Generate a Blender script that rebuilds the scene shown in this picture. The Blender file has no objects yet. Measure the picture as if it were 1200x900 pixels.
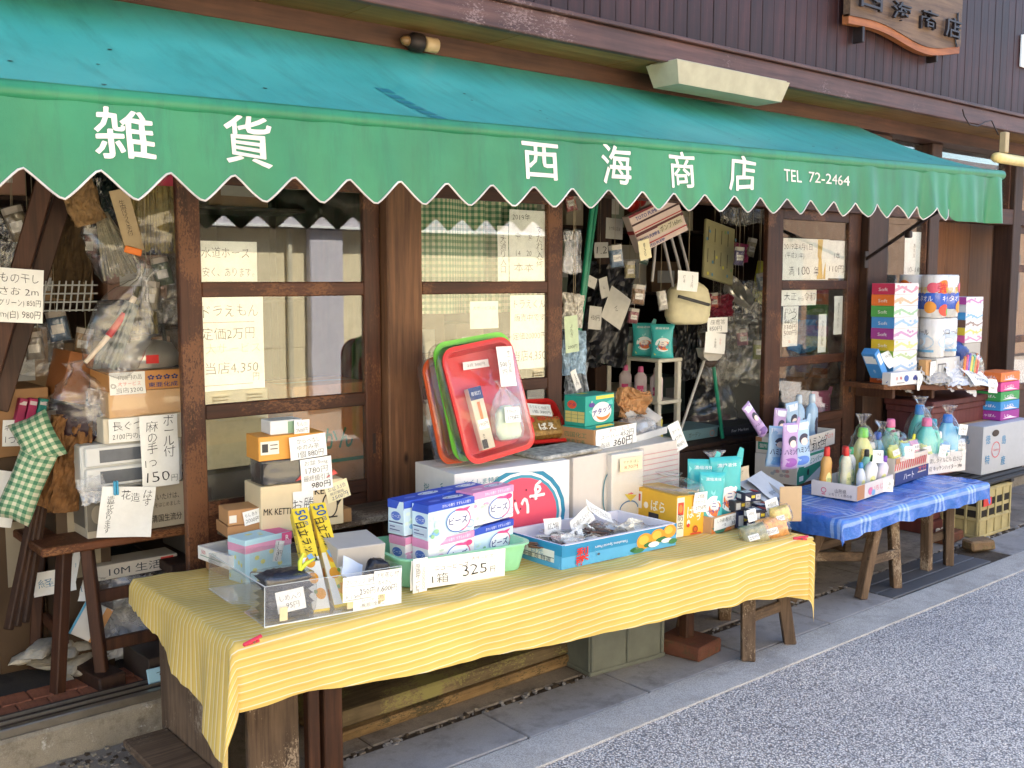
import bpy, bmesh, math, random
from mathutils import Vector, Matrix, noise
random.seed(7)
V = Vector
S = bpy.context.scene
COL = S.collection
# ------------------------------------------------------------------ camera, sky, sun, exposure
CAM_H, CAM_F, CAM_A, CAM_P = 1.55, 1200.0, math.radians(50.05), math.radians(5.9)
cam = bpy.data.objects.new('camera', bpy.data.cameras.new('camera'))
COL.objects.link(cam)
cam.data.sensor_width = 36.0
cam.data.lens = 36.0 * CAM_F / 1200.0
cam.data.clip_start = 0.05
cam.data.clip_end = 2000
FW = V((math.cos(CAM_A) * math.cos(CAM_P), math.sin(CAM_A) * math.cos(CAM_P), -math.sin(CAM_P)))
RT = V((math.sin(CAM_A), -math.cos(CAM_A), 0))
UP = RT.cross(FW)
CP = V((0, 0, CAM_H))
cam.matrix_world = Matrix.Translation(CP) @ Matrix((RT, UP, -FW)).transposed().to_4x4()
S.camera = cam
SUN_EL, SUN_AZ = 52.0, 12.0          # the sun stands behind the shop; the street side of the shop is open shade
w = bpy.data.worlds.new('World'); S.world = w; w.use_nodes = True
nt = w.node_tree
bgn = nt.nodes['Background']
sky = nt.nodes.new('ShaderNodeTexSky'); sky.sky_type = 'NISHITA'; sky.sun_disc = False
sky.sun_elevation = math.radians(SUN_EL); sky.sun_rotation = math.radians(SUN_AZ)
sky.air_density = 1.0; sky.dust_density = 1.5
nt.links.new(sky.outputs[0], bgn.inputs[0]); bgn.inputs[1].default_value = 0.15
sd = bpy.data.lights.new('sun', 'SUN'); sd.energy = 4.6; sd.angle = math.radians(0.53); sd.color = (1.0, 0.94, 0.86)
sun = bpy.data.objects.new('sun', sd); COL.objects.link(sun)
to_sun = V((math.sin(math.radians(SUN_AZ)) * math.cos(math.radians(SUN_EL)), math.cos(math.radians(SUN_AZ)) * math.cos(math.radians(SUN_EL)), math.sin(math.radians(SUN_EL))))
sun.rotation_euler = to_sun.to_track_quat('Z', 'Y').to_euler()
sun.location = (3, 12, 14)
S.view_settings.view_transform = 'Standard'; S.view_settings.look = 'None'
S.view_settings.exposure = 2.42; S.view_settings.gamma = 1.0
S.render.resolution_x, S.render.resolution_y = 1024, 768
try:
    S.cycles.max_bounces = 10; S.cycles.diffuse_bounces = 5; S.cycles.transparent_max_bounces = 24; S.cycles.glossy_bounces = 4
    S.cycles.sample_clamp_indirect = 6.0
except Exception: pass

# ------------------------------------------------------------------ placing: points of the street seen along a line of sight
def ray(u, v): return FW + RT * ((u - 600) / CAM_F) + UP * ((450 - v) / CAM_F)
def on_y(u, v, y):
    d = ray(u, v); return CP + d * ((y - CP.y) / d.y)
def on_z(u, v, z):
    d = ray(u, v)
    if isinstance(z, tuple):                       # sloping top: z = a + b x
        a, b = z; t = (a + b * CP.x - CP.z) / (d.z - b * d.x)
    else: t = (z - CP.z) / d.z
    return CP + d * t
def proj(p):
    q = p - CP; k = q.dot(FW); return 600 + CAM_F * q.dot(RT) / k, 450 - CAM_F * q.dot(UP) / k
def mpp(p): return (p - CP).dot(FW) / CAM_F
def z_at(p, v):
    """height above/below p (same x, y) that is seen at row v"""
    lo, hi = p.z - 3, p.z + 3
    for _ in range(40):
        m = (lo + hi) / 2
        if proj(V((p.x, p.y, m)))[1] > v: lo = m
        else: hi = m
    return lo

# ------------------------------------------------------------------ tags
def tag(o, label, cat, group=None, kind=None):
    o['label'] = label; o['category'] = cat
    if group: o['group'] = group
    if kind: o['kind'] = kind
    return o
def empty(name, M=None, label=None, cat=None, group=None):
    o = bpy.data.objects.new(name, None); COL.objects.link(o); o.empty_display_size = .05
    if M is not None: o.matrix_world = M if isinstance(M, Matrix) else Matrix.Translation(M)
    if label: tag(o, label, cat, group)
    return o
def link(name, me, parent=None, M=None, structure=False):
    o = bpy.data.objects.new(name, me); COL.objects.link(o)
    if parent is not None: o.parent = parent
    if M is not None:
        if not isinstance(M, Matrix): M = Matrix.Translation(M)
        o.matrix_basis = M
    if structure: o['kind'] = 'structure'
    return o

# ------------------------------------------------------------------ mesh builder
class MB:
    def __init__(s): s.v = []; s.f = []; s.m = []; s.mats = []; s.sm = []
    def mi(s, mat):
        if mat not in s.mats: s.mats.append(mat)
        return s.mats.index(mat)
    def add(s, vs, fs, mat, smooth=False):
        k = len(s.v); i = s.mi(mat)
        s.v += [tuple(x) for x in vs]
        for f in fs: s.f.append(tuple(k + j for j in f)); s.m.append(i); s.sm.append(smooth)
        return s
    def box(s, a, b, mat, bev=0.0, M=None, jit=0.0):
        (x0, y0, z0), (x1, y1, z1) = a, b
        if bev > 0:
            bev = min(bev, abs(x1 - x0) * .45, abs(y1 - y0) * .45, abs(z1 - z0) * .45)
            vs = []; idx = {}
            for i, x in enumerate((x0, x1)):
                for j, y in enumerate((y0, y1)):
                    for k, z in enumerate((z0, z1)):
                        sx, sy, sz = (1, -1)[i], (1, -1)[j], (1, -1)[k]
                        for ax in range(3):
                            o = [bev * sx, bev * sy, bev * sz]; o[ax] = 0
                            idx[i, j, k, ax] = len(vs); vs.append([x + o[0], y + o[1], z + o[2]])
            fs = []
            for ax in range(3):
                o1, o2 = [(1, 2), (2, 0), (0, 1)][ax]
                for e in (0, 1):
                    q = []
                    for p1, p2 in ((0, 0), (1, 0), (1, 1), (0, 1)):
                        c = [0, 0, 0]; c[ax] = e; c[o1] = p1; c[o2] = p2
                        q.append(idx[c[0], c[1], c[2], ax])
                    fs.append(q if e else q[::-1])
                for p1 in (0, 1):
                    for p2 in (0, 1):
                        c = [0, 0, 0]; c[o1] = p1; c[o2] = p2; c0 = tuple(c); c[ax] = 1; c1 = tuple(c)
                        fs.append((idx[c0 + (o1,)], idx[c1 + (o1,)], idx[c1 + (o2,)], idx[c0 + (o2,)]))
            for i in (0, 1):
                for j in (0, 1):
                    for k in (0, 1): fs.append(tuple(idx[i, j, k, a] for a in range(3)))
            if jit:
                jt = {}
                for key, n in idx.items():
                    c = key[:3]
                    if c not in jt: jt[c] = [random.uniform(-jit, jit) for _ in range(3)]
                    vs[n] = [vs[n][a] + jt[c][a] for a in range(3)]
        else:
            vs = [(x, y, z) for x in (x0, x1) for y in (y0, y1) for z in (z0, z1)]
            fs = [(0, 1, 3, 2), (4, 6, 7, 5), (0, 4, 5, 1), (2, 3, 7, 6), (0, 2, 6, 4), (1, 5, 7, 3)]
        if M is not None: vs = [M @ V(p) for p in vs]
        return s.add(vs, fs, mat)
    def tube(s, pts, r, mat, n=10, cap=True, smooth=True):
        pts = [V(p) for p in pts]; rs = r if isinstance(r, (list, tuple)) else [r] * len(pts)
        vs = []; fs = []; prev = None
        for i, p in enumerate(pts):
            t = (pts[min(i + 1, len(pts) - 1)] - pts[max(i - 1, 0)]).normalized()
            if prev is None:
                a = t.orthogonal().normalized()
            else:
                a = (prev - t * prev.dot(t)).normalized()
            prev = a; b = t.cross(a)
            for k in range(n):
                th = 2 * math.pi * k / n
                vs.append(p + (a * math.cos(th) + b * math.sin(th)) * rs[i])
        for i in range(len(pts) - 1):
            for k in range(n):
                fs.append((i * n + k, i * n + (k + 1) % n, (i + 1) * n + (k + 1) % n, (i + 1) * n + k))
        s.add(vs, fs, mat, smooth)
        if cap:
            L = len(pts) - 1
            s.add([vs[k] for k in range(n)], [tuple(range(n))[::-1]], mat)
            s.add([vs[L * n + k] for k in range(n)], [tuple(range(n))], mat)
        return s
    def loft(s, secs, mat, n=24, M=None, cap=True, smooth=True, fn=None, pw=2.0):
        """secs: (z, half width, half depth[, x offset, y offset])"""
        vs = []; fs = []
        for q in secs:
            z, a, b = q[:3]; ox = q[3] if len(q) > 3 else 0; oy = q[4] if len(q) > 4 else 0
            for k in range(n):
                th = 2 * math.pi * k / n; c, d = math.cos(th), math.sin(th)
                e = 2.0 / pw
                p = V((ox + a * abs(c) ** e * (1 if c >= 0 else -1), oy + b * abs(d) ** e * (1 if d >= 0 else -1), z))
                if fn: p = fn(p)
                vs.append(M @ p if M is not None else p)
        for i in range(len(secs) - 1):
            for k in range(n): fs.append((i * n + k, i * n + (k + 1) % n, (i + 1) * n + (k + 1) % n, (i + 1) * n + k))
        if cap:
            fs.append(tuple(range(n))[::-1]); fs.append(tuple((len(secs) - 1) * n + k for k in range(n)))
        return s.add(vs, fs, mat, smooth)
    def lathe(s, prof, mat, n=20, M=None, cap=True): return s.loft([(z, r, r) for r, z in prof], mat, n, M, cap)
    def grid(s, fn, nu, nv, mat, smooth=True, thick=0.0):
        vs = [fn(i / nu, j / nv) for j in range(nv + 1) for i in range(nu + 1)]
        fs = [(j * (nu + 1) + i, j * (nu + 1) + i + 1, (j + 1) * (nu + 1) + i + 1, (j + 1) * (nu + 1) + i) for j in range(nv) for i in range(nu)]
        return s.add(vs, fs, mat, smooth)
    def prism(s, poly, y0, y1, mat, M=None):
        """poly of (x, z), from y0 to y1"""
        n = len(poly)
        vs = [V((x, y0, z)) for x, z in poly] + [V((x, y1, z)) for x, z in poly]
        if M is not None: vs = [M @ p for p in vs]
        fs = [tuple(range(n)), tuple(range(2 * n - 1, n - 1, -1))] + [(i, i + n, (i + 1) % n + n, (i + 1) % n) for i in range(n)]
        return s.add(vs, fs, mat)
    def mesh(s, name):
        me = bpy.data.meshes.new(name); me.from_pydata([tuple(p) for p in s.v], [], s.f)
        for m in s.mats: me.materials.append(m)
        me.polygons.foreach_set('material_index', s.m); me.polygons.foreach_set('use_smooth', s.sm)
        me.update(); return me
    def build(s, name, parent=None, M=None, structure=False, weld=False):
        me = s.mesh(name)
        bm = bmesh.new(); bm.from_mesh(me)
        if weld: bmesh.ops.remove_doubles(bm, verts=bm.verts, dist=1e-5)
        bmesh.ops.recalc_face_normals(bm, faces=bm.faces); bm.to_mesh(me); bm.free()
        return link(name, me, parent, M, structure)

def nz(p, sc, seed=0): return noise.noise(V((p[0] * sc + seed * 7.3, p[1] * sc + seed * 3.1, p[2] * sc - seed * 5.7)))
def nv3(p, sc, seed=0): return noise.noise_vector(V((p[0] * sc + seed * 7.3, p[1] * sc + seed * 3.1, p[2] * sc - seed * 5.7)))

# ------------------------------------------------------------------ materials
def lin(c): return tuple(((x / 255) / 12.92 if x / 255 <= .04045 else ((x / 255 + .055) / 1.055) ** 2.4) for x in c)
MATS = {}
def nodes_of(name):
    m = bpy.data.materials.new(name); m.use_nodes = True
    n = m.node_tree.nodes; l = m.node_tree.links
    return m, n, l, n['Principled BSDF']
def ramp(n, cols):
    r = n.new('ShaderNodeValToRGB'); e = r.color_ramp.elements
    while len(e) < len(cols): e.new(.5)
    for k, (p, c) in enumerate(cols): e[k].position = p; e[k].color = (c[0], c[1], c[2], 1)
    return r
def tex(n, l, sc, kind='ShaderNodeTexNoise', stretch=(1, 1, 1), detail=5, rough=.6, coord='Object'):
    tc = n.new('ShaderNodeTexCoord'); mp = n.new('ShaderNodeMapping'); mp.inputs['Scale'].default_value = stretch
    t = n.new(kind); t.inputs['Scale'].default_value = sc
    if kind == 'ShaderNodeTexNoise': t.inputs['Detail'].default_value = detail; t.inputs['Roughness'].default_value = rough
    l.new(tc.outputs[coord], mp.inputs[0]); l.new(mp.outputs[0], t.inputs['Vector']); return t
def mixc(n, l, fac, a, b, mode='MIX'):
    m = n.new('ShaderNodeMix'); m.data_type = 'RGBA'; m.blend_type = mode
    for sock, val in ((m.inputs[0], fac), (m.inputs[6], a), (m.inputs[7], b)):
        if hasattr(val, 'is_linked') or hasattr(val, 'links'): l.new(val, sock)
        elif isinstance(val, (int, float)): sock.default_value = val
        else: sock.default_value = (val[0], val[1], val[2], 1)
    return m.outputs[2]
def bump(n, l, b, src, strength=.3, dist=.01):
    k = n.new('ShaderNodeBump'); k.inputs['Strength'].default_value = strength; k.inputs['Distance'].default_value = dist
    l.new(src, k.inputs['Height']); l.new(k.outputs[0], b.inputs['Normal']); return k
def paint(rgb, rough=.55, var=.08, sc=25, bmp=0.0, spec=.4, metal=0.0, trans=0.0):
    """sRGB 0-255 surface colour with slight mottling"""
    key = ('p', tuple(rgb), rough, var, sc, bmp, spec, metal, trans)
    if key in MATS: return MATS[key]
    m, n, l, b = nodes_of('paint_%d_%d_%d' % tuple(rgb)); c = lin(rgb)
    t = tex(n, l, sc)
    r = ramp(n, [(.3, [x * (1 - var) for x in c]), (.7, [min(1, x * (1 + var)) for x in c])]); l.new(t.outputs[0], r.inputs[0]); l.new(r.outputs[0], b.inputs['Base Color'])
    b.inputs['Roughness'].default_value = rough; b.inputs['Specular IOR Level'].default_value = spec; b.inputs['Metallic'].default_value = metal
    if bmp: bump(n, l, b, t.outputs[0], bmp, .01)
    if trans:
        b.inputs['Transmission Weight'].default_value = trans
    MATS[key] = m; return m
def wood(name, dark, light, wear=None, wear_amt=.0, axis='Z', sc=1.0, rough=.6, bmp=.25, blotch=.35, spec=.35, knots=False):
    if name in MATS: return MATS[name]
    m, n, l, b = nodes_of(name)
    st = {'X': (1.2, 22, 22), 'Y': (22, 1.2, 22), 'Z': (22, 22, 1.2)}[axis]
    g = tex(n, l, 2.2 * sc, stretch=st, detail=6, rough=.65)
    r = ramp(n, [(.3, lin(dark)), (.7, lin(light))]); l.new(g.outputs[0], r.inputs[0]); c = r.outputs[0]
    oi = n.new('ShaderNodeObjectInfo')
    hsv = n.new('ShaderNodeHueSaturation'); mr = n.new('ShaderNodeMapRange'); mr.inputs[3].default_value = .78; mr.inputs[4].default_value = 1.22
    l.new(oi.outputs['Random'], mr.inputs[0]); l.new(mr.outputs[0], hsv.inputs['Value']); l.new(c, hsv.inputs['Color']); c = hsv.outputs[0]
    bl = tex(n, l, 3.5 * sc, detail=4); rb = ramp(n, [(.35, (1 - blotch,) * 3), (.65, (1, 1, 1))]); l.new(bl.outputs[0], rb.inputs[0])
    c = mixc(n, l, 1.0, c, rb.outputs[0], 'MULTIPLY')
    if knots:
        vo = tex(n, l, 5.0, 'ShaderNodeTexVoronoi', stretch=(1.6, 1.6, .8)); rk = ramp(n, [(.03, (1, 1, 1)), (.13, (0, 0, 0))]); l.new(vo.outputs['Distance'], rk.inputs[0])
        c = mixc(n, l, rk.outputs[0], c, [x * .25 for x in lin(dark)])
    if wear:
        wn = tex(n, l, 150 * sc, stretch=tuple(.45 if k < 2 else 1 for k in st), detail=6, rough=.8)
        w2 = tex(n, l, 4 * sc, detail=3)
        ad = n.new('ShaderNodeMath'); ad.operation = 'ADD'; l.new(wn.outputs[0], ad.inputs[0]); l.new(w2.outputs[0], ad.inputs[1])
        rw = ramp(n, [(1.12 - wear_amt * .3, (0, 0, 0)), (1.2 - wear_amt * .3, (1, 1, 1))]); 
        hv = n.new('ShaderNodeMath'); hv.operation = 'MULTIPLY'; hv.inputs[1].default_value = 1.0; l.new(ad.outputs[0], hv.inputs[0])
        sb = n.new('ShaderNodeMath'); sb.operation = 'SUBTRACT'; sb.inputs[1].default_value = .0; l.new(hv.outputs[0], sb.inputs[0])
        mr2 = n.new('ShaderNodeMapRange'); mr2.inputs[1].default_value = 1.16 - wear_amt * .3; mr2.inputs[2].default_value = 1.22 - wear_amt * .3; l.new(sb.outputs[0], mr2.inputs[0])
        c = mixc(n, l, mr2.outputs[0], c, lin(wear))
    l.new(c, b.inputs['Base Color']); b.inputs['Roughness'].default_value = rough; b.inputs['Specular IOR Level'].default_value = spec
    bump(n, l, b, g.outputs[0], bmp, .004)
    MATS[name] = m; return m
def thin_ior(n, l, fr, v=1.5):
    ge = n.new('ShaderNodeNewGeometry'); k = n.new('ShaderNodeMath'); k.operation = 'MULTIPLY_ADD'; k.inputs[1].default_value = 1 / v - v; k.inputs[2].default_value = v
    l.new(ge.outputs['Backfacing'], k.inputs[0]); l.new(k.outputs[0], fr.inputs[0])
def film(name='clear_film', dens=.03, tint=(.9, .92, .93), rough=.13, bmp=.28, sc=10):
    """thin clear plastic: mostly see-through, sharp broken glints, a little milky"""
    if name in MATS: return MATS[name]
    m, n, l, b = nodes_of(name); n.remove(b); out = n['Material Output']
    tr = n.new('ShaderNodeBsdfTransparent'); gl = n.new('ShaderNodeBsdfGlossy'); gl.inputs['Roughness'].default_value = rough
    df = n.new('ShaderNodeBsdfDiffuse'); df.inputs[0].default_value = (*tint, 1)
    fr = n.new('ShaderNodeFresnel'); thin_ior(n, l, fr)
    dn = None
    if bmp:
        t0 = tex(n, l, sc * .5, detail=3); t = n.new('ShaderNodeTexVoronoi'); t.inputs['Scale'].default_value = sc
        tc = n.new('ShaderNodeTexCoord'); mx = mixc(n, l, .22, tc.outputs['Object'], t0.outputs['Color']); l.new(mx, t.inputs['Vector'])
        k = n.new('ShaderNodeBump'); k.inputs['Strength'].default_value = bmp; k.inputs['Distance'].default_value = .012; l.new(t.outputs['Distance'], k.inputs['Height'])
        l.new(k.outputs[0], gl.inputs['Normal']); l.new(k.outputs[0], fr.inputs['Normal'])
        dn = ramp(n, [(.35, (dens * .35,) * 3), (.75, (min(1, dens * 2.2),) * 3)]); l.new(t0.outputs[0], dn.inputs[0])
    m1 = n.new('ShaderNodeMixShader'); m1.inputs[0].default_value = dens; l.new(tr.outputs[0], m1.inputs[1]); l.new(df.outputs[0], m1.inputs[2])
    if dn: l.new(dn.outputs[0], m1.inputs[0])
    fm = n.new('ShaderNodeMath'); fm.operation = 'MULTIPLY_ADD'; fm.inputs[1].default_value = 1.15; fm.inputs[2].default_value = .015; fm.use_clamp = True; l.new(fr.outputs[0], fm.inputs[0])
    m2 = n.new('ShaderNodeMixShader'); l.new(fm.outputs[0], m2.inputs[0]); l.new(m1.outputs[0], m2.inputs[1]); l.new(gl.outputs[0], m2.inputs[2])
    l.new(m2.outputs[0], out.inputs[0]); MATS[name] = m; return m
def cloth(name, fn):
    if name in MATS: return MATS[name]
    m, n, l, b = nodes_of(name); fn(n, l, b); MATS[name] = m; return m

WHITE = paint((238, 238, 234), .6, .02)
PAPER = paint((236, 236, 230), .8, .03, 60)
PAPER_Y = paint((232, 222, 180), .8, .03, 60)
INK = paint((26, 25, 30), .7, .1); INK_R = paint((214, 92, 70), .7, .1); INK_B = paint((40, 50, 110), .7, .1)
KRAFT = paint((176, 132, 88), .8, .08, 30, .05); KRAFT_D = paint((128, 92, 60), .8, .1, 30, .05)
CARD_W = paint((214, 210, 200), .7, .05, 20); CREAM = paint((222, 206, 166), .7, .05, 30)
FILM = film(); FILM_M = film('milky_film', .20, (.85, .86, .87)); FILM_D = film('dusty_film', .08, (.6, .57, .5), .16)
DOOR_W = wood('door_wood', (52, 29, 18), (86, 50, 31), (108, 70, 44), .42, 'Z', 1.0, .55, .2)
DOOR_H = wood('door_rail_wood', (52, 29, 18), (84, 48, 30), (106, 68, 42), .28, 'X', 1.0, .55, .2)
POST_W = wood('post_wood', (78, 52, 36), (126, 90, 62), None, 0, 'Z', .8, .65, .25, .25, knots=True)
POST_D = wood('dark_post_wood', (44, 28, 20), (78, 52, 38), None, 0, 'Z', .8, .6, .25, .35)
SIDING = wood('siding_wood', (38, 19, 19), (70, 38, 35), (86, 58, 58), .06, 'Z', .8, .55, .2, .5, .3)
FASCIA = wood('fascia_wood', (66, 40, 36), (104, 70, 60), (122, 98, 92), .12, 'X', .8, .5, .2, .35)
BEAM_W = wood('beam_wood', (58, 36, 26), (94, 62, 44), None, 0, 'X', .8, .6, .2)
SOFFIT = wood('soffit_wood', (116, 86, 46), (152, 116, 66), None, 0, 'X', .6, .6, .05, .25)
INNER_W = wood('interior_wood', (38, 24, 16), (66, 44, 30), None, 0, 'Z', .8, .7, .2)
OLD_W = wood('old_table_wood', (74, 56, 42), (126, 104, 82), (150, 134, 114), .25, 'Z', 1.0, .75, .35, .4)
OLD_H = wood('old_table_board', (60, 46, 36), (112, 92, 72), (140, 124, 104), .2, 'X', 1.0, .75, .35, .4)
STOOL_W = wood('stool_wood', (66, 36, 20), (112, 66, 38), (130, 88, 54), .3, 'X', 1.0, .6, .25)
STOOL_Z = wood('stool_leg_wood', (50, 28, 18), (88, 54, 34), None, .3, 'Z', 1.0, .6, .25)
ALU = paint((158, 152, 142), .35, .12, 30, .05, .5, .9)
IRON = paint((44, 34, 32), .5, .2, 40, .1, .5, .4)
def _glass():
    m, n, l, b = nodes_of('window_glass'); n.remove(b); out = n['Material Output']
    tr = n.new('ShaderNodeBsdfTransparent'); tr.inputs[0].default_value = (.95, .96, .95, 1)
    gl = n.new('ShaderNodeBsdfGlossy'); gl.inputs['Roughness'].default_value = .0; gl.inputs[0].default_value = (.97, .99, .97, 1)
    t = tex(n, l, 3.0, detail=1); k = n.new('ShaderNodeBump'); k.inputs['Strength'].default_value = .012; k.inputs['Distance'].default_value = .02
    l.new(t.outputs[0], k.inputs['Height']); l.new(k.outputs[0], gl.inputs['Normal'])
    fr = n.new('ShaderNodeFresnel'); thin_ior(n, l, fr, 1.52)
    f2 = n.new('ShaderNodeMath'); f2.operation = 'MULTIPLY'; f2.inputs[1].default_value = 1.35; l.new(fr.outputs[0], f2.inputs[0]); f2.use_clamp = True
    ds = n.new('ShaderNodeBsdfDiffuse'); ds.inputs[0].default_value = (.5, .48, .42, 1)
    dn = tex(n, l, 14, detail=7, rough=.75); dr = ramp(n, [(.45, (.0, .0, .0)), (.8, (.10, .10, .10))]); l.new(dn.outputs[0], dr.inputs[0])
    m0 = n.new('ShaderNodeMixShader'); l.new(dr.outputs[0], m0.inputs[0]); l.new(tr.outputs[0], m0.inputs[1]); l.new(ds.outputs[0], m0.inputs[2])
    mx = n.new('ShaderNodeMixShader'); l.new(f2.outputs[0], mx.inputs[0]); l.new(m0.outputs[0], mx.inputs[1]); l.new(gl.outputs[0], mx.inputs[2]); l.new(mx.outputs[0], out.inputs[0])
    return m
GLASS = _glass()
def _road():
    m, n, l, b = nodes_of('pebble_road')
    def vor(sc):
        t = tex(n, l, sc, 'ShaderNodeTexVoronoi', coord='Object'); return t
    v1 = vor(145)
    ns = tex(n, l, 40, detail=3)
    # stones: pale, cement between: grey
    r = ramp(n, [(.0, lin((228, 223, 216))), (.30, lin((214, 209, 203))), (.50, lin((164, 161, 158))), (.75, lin((116, 114, 114)))])
    l.new(v1.outputs['Distance'], r.inputs[0])
    rc = ramp(n, [(.1, (.72, .72, .74)), (.5, (1.04, 1.03, 1.02)), (.9, (1.3, 1.28, 1.26))]); 
    sx = n.new('ShaderNodeSeparateColor'); l.new(v1.outputs['Color'], sx.inputs[0]); l.new(sx.outputs[0], rc.inputs[0])
    c = mixc(n, l, 1.0, r.outputs[0], rc.outputs[0], 'MULTIPLY')
    big = tex(n, l, 1.3, detail=5); rb = ramp(n, [(.3, (.82, .82, .84)), (.7, (1.06, 1.05, 1.03))]); l.new(big.outputs[0], rb.inputs[0]); c = mixc(n, l, 1.0, c, rb.outputs[0], 'MULTIPLY')
    l.new(c, b.inputs['Base Color']); b.inputs['Roughness'].default_value = .55; b.inputs['Specular IOR Level'].default_value = .4
    mt = n.new('ShaderNodeMath'); mt.operation = 'SUBTRACT'; mt.inputs[0].default_value = 1; l.new(v1.outputs['Distance'], mt.inputs[1])
    bump(n, l, b, mt.outputs[0], .8, .006)
    return m
ROAD = _road()
def concrete(name, c0, c1, stain, sc=1.0, gran=0.3, bmp=.3, moss=None):
    if name in MATS: return MATS[name]
    m, n, l, b = nodes_of(name)
    t = tex(n, l, 2.5 * sc, detail=8, rough=.65); r = ramp(n, [(.3, lin(c0)), (.7, lin(c1))]); l.new(t.outputs[0], r.inputs[0]); c = r.outputs[0]
    g = tex(n, l, 220 * sc, detail=3, rough=.8); rg = ramp(n, [(.35, (1 - gran,) * 3), (.65, (1 + gran * .6,) * 3)]); l.new(g.outputs[0], rg.inputs[0]); c = mixc(n, l, 1.0, c, rg.outputs[0], 'MULTIPLY')
    s = tex(n, l, 6 * sc, detail=9, rough=.75); rs = ramp(n, [(.5, (0, 0, 0)), (.72, (1, 1, 1))]); l.new(s.outputs[0], rs.inputs[0]); c = mixc(n, l, rs.outputs[0], c, lin(stain))
    if moss:
        s2 = tex(n, l, 9 * sc, detail=9, rough=.8); r2 = ramp(n, [(.58, (0, 0, 0)), (.68, (1, 1, 1))]); l.new(s2.outputs[0], r2.inputs[0]); c = mixc(n, l, r2.outputs[0], c, lin(moss))
    l.new(c, b.inputs['Base Color']); b.inputs['Roughness'].default_value = .85; b.inputs['Specular IOR Level'].default_value = .25
    mm = n.new('ShaderNodeMath'); mm.operation = 'ADD'; l.new(g.outputs[0], mm.inputs[0]); l.new(s.outputs[0], mm.inputs[1]); bump(n, l, b, mm.outputs[0], bmp, .006)
    MATS[name] = m; return m
KERB = concrete('kerb_concrete', (164, 160, 154), (188, 184, 178), (140, 136, 130), 1, .45, .5)
SLAB = concrete('slab_concrete', (132, 130, 130), (156, 153, 150), (108, 104, 102), 1, .12, .15)
APRON = concrete('apron_concrete', (112, 104, 96), (150, 140, 128), (78, 70, 62), 1, .2, .35)
FOUND = concrete('foundation_concrete', (120, 112, 98), (150, 142, 126), (88, 78, 66), 1.5, .2, .4, (190, 188, 182))
DIRT = concrete('gutter_dirt', (70, 60, 50), (96, 84, 72), (48, 42, 36), 3, .4, .9)
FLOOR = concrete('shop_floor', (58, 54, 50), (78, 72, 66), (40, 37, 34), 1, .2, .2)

# ------------------------------------------------------------------ lettering, printed panels, paper
_TX = {}
def glyphs(s, bold=0.0, shear=0.0, gap=1.0):
    key = (s, bold, shear, gap)
    if key in _TX: return _TX[key]
    c = bpy.data.curves.new('t', 'FONT'); c.body = s; c.size = 1; c.resolution_u = 2; c.fill_mode = 'FRONT'
    c.align_x = 'CENTER'; c.offset = bold; c.shear = shear; c.space_line = gap
    o = bpy.data.objects.new('t', c); me = bpy.data.meshes.new_from_object(o)
    vs = [(p.co.x, p.co.y) for p in me.vertices]; fs = [tuple(q.vertices) for q in me.polygons]
    bpy.data.objects.remove(o); bpy.data.curves.remove(c); bpy.data.meshes.remove(me)
    if vs:
        x0, x1 = min(p[0] for p in vs), max(p[0] for p in vs); y0, y1 = min(p[1] for p in vs), max(p[1] for p in vs)
        vs = [(x - (x0 + x1) / 2, y - (y0 + y1) / 2) for x, y in vs]
    else: x0 = x1 = y0 = y1 = 0
    _TX[key] = (vs, fs, x1 - x0, y1 - y0); return _TX[key]
_seed = [0]
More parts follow.
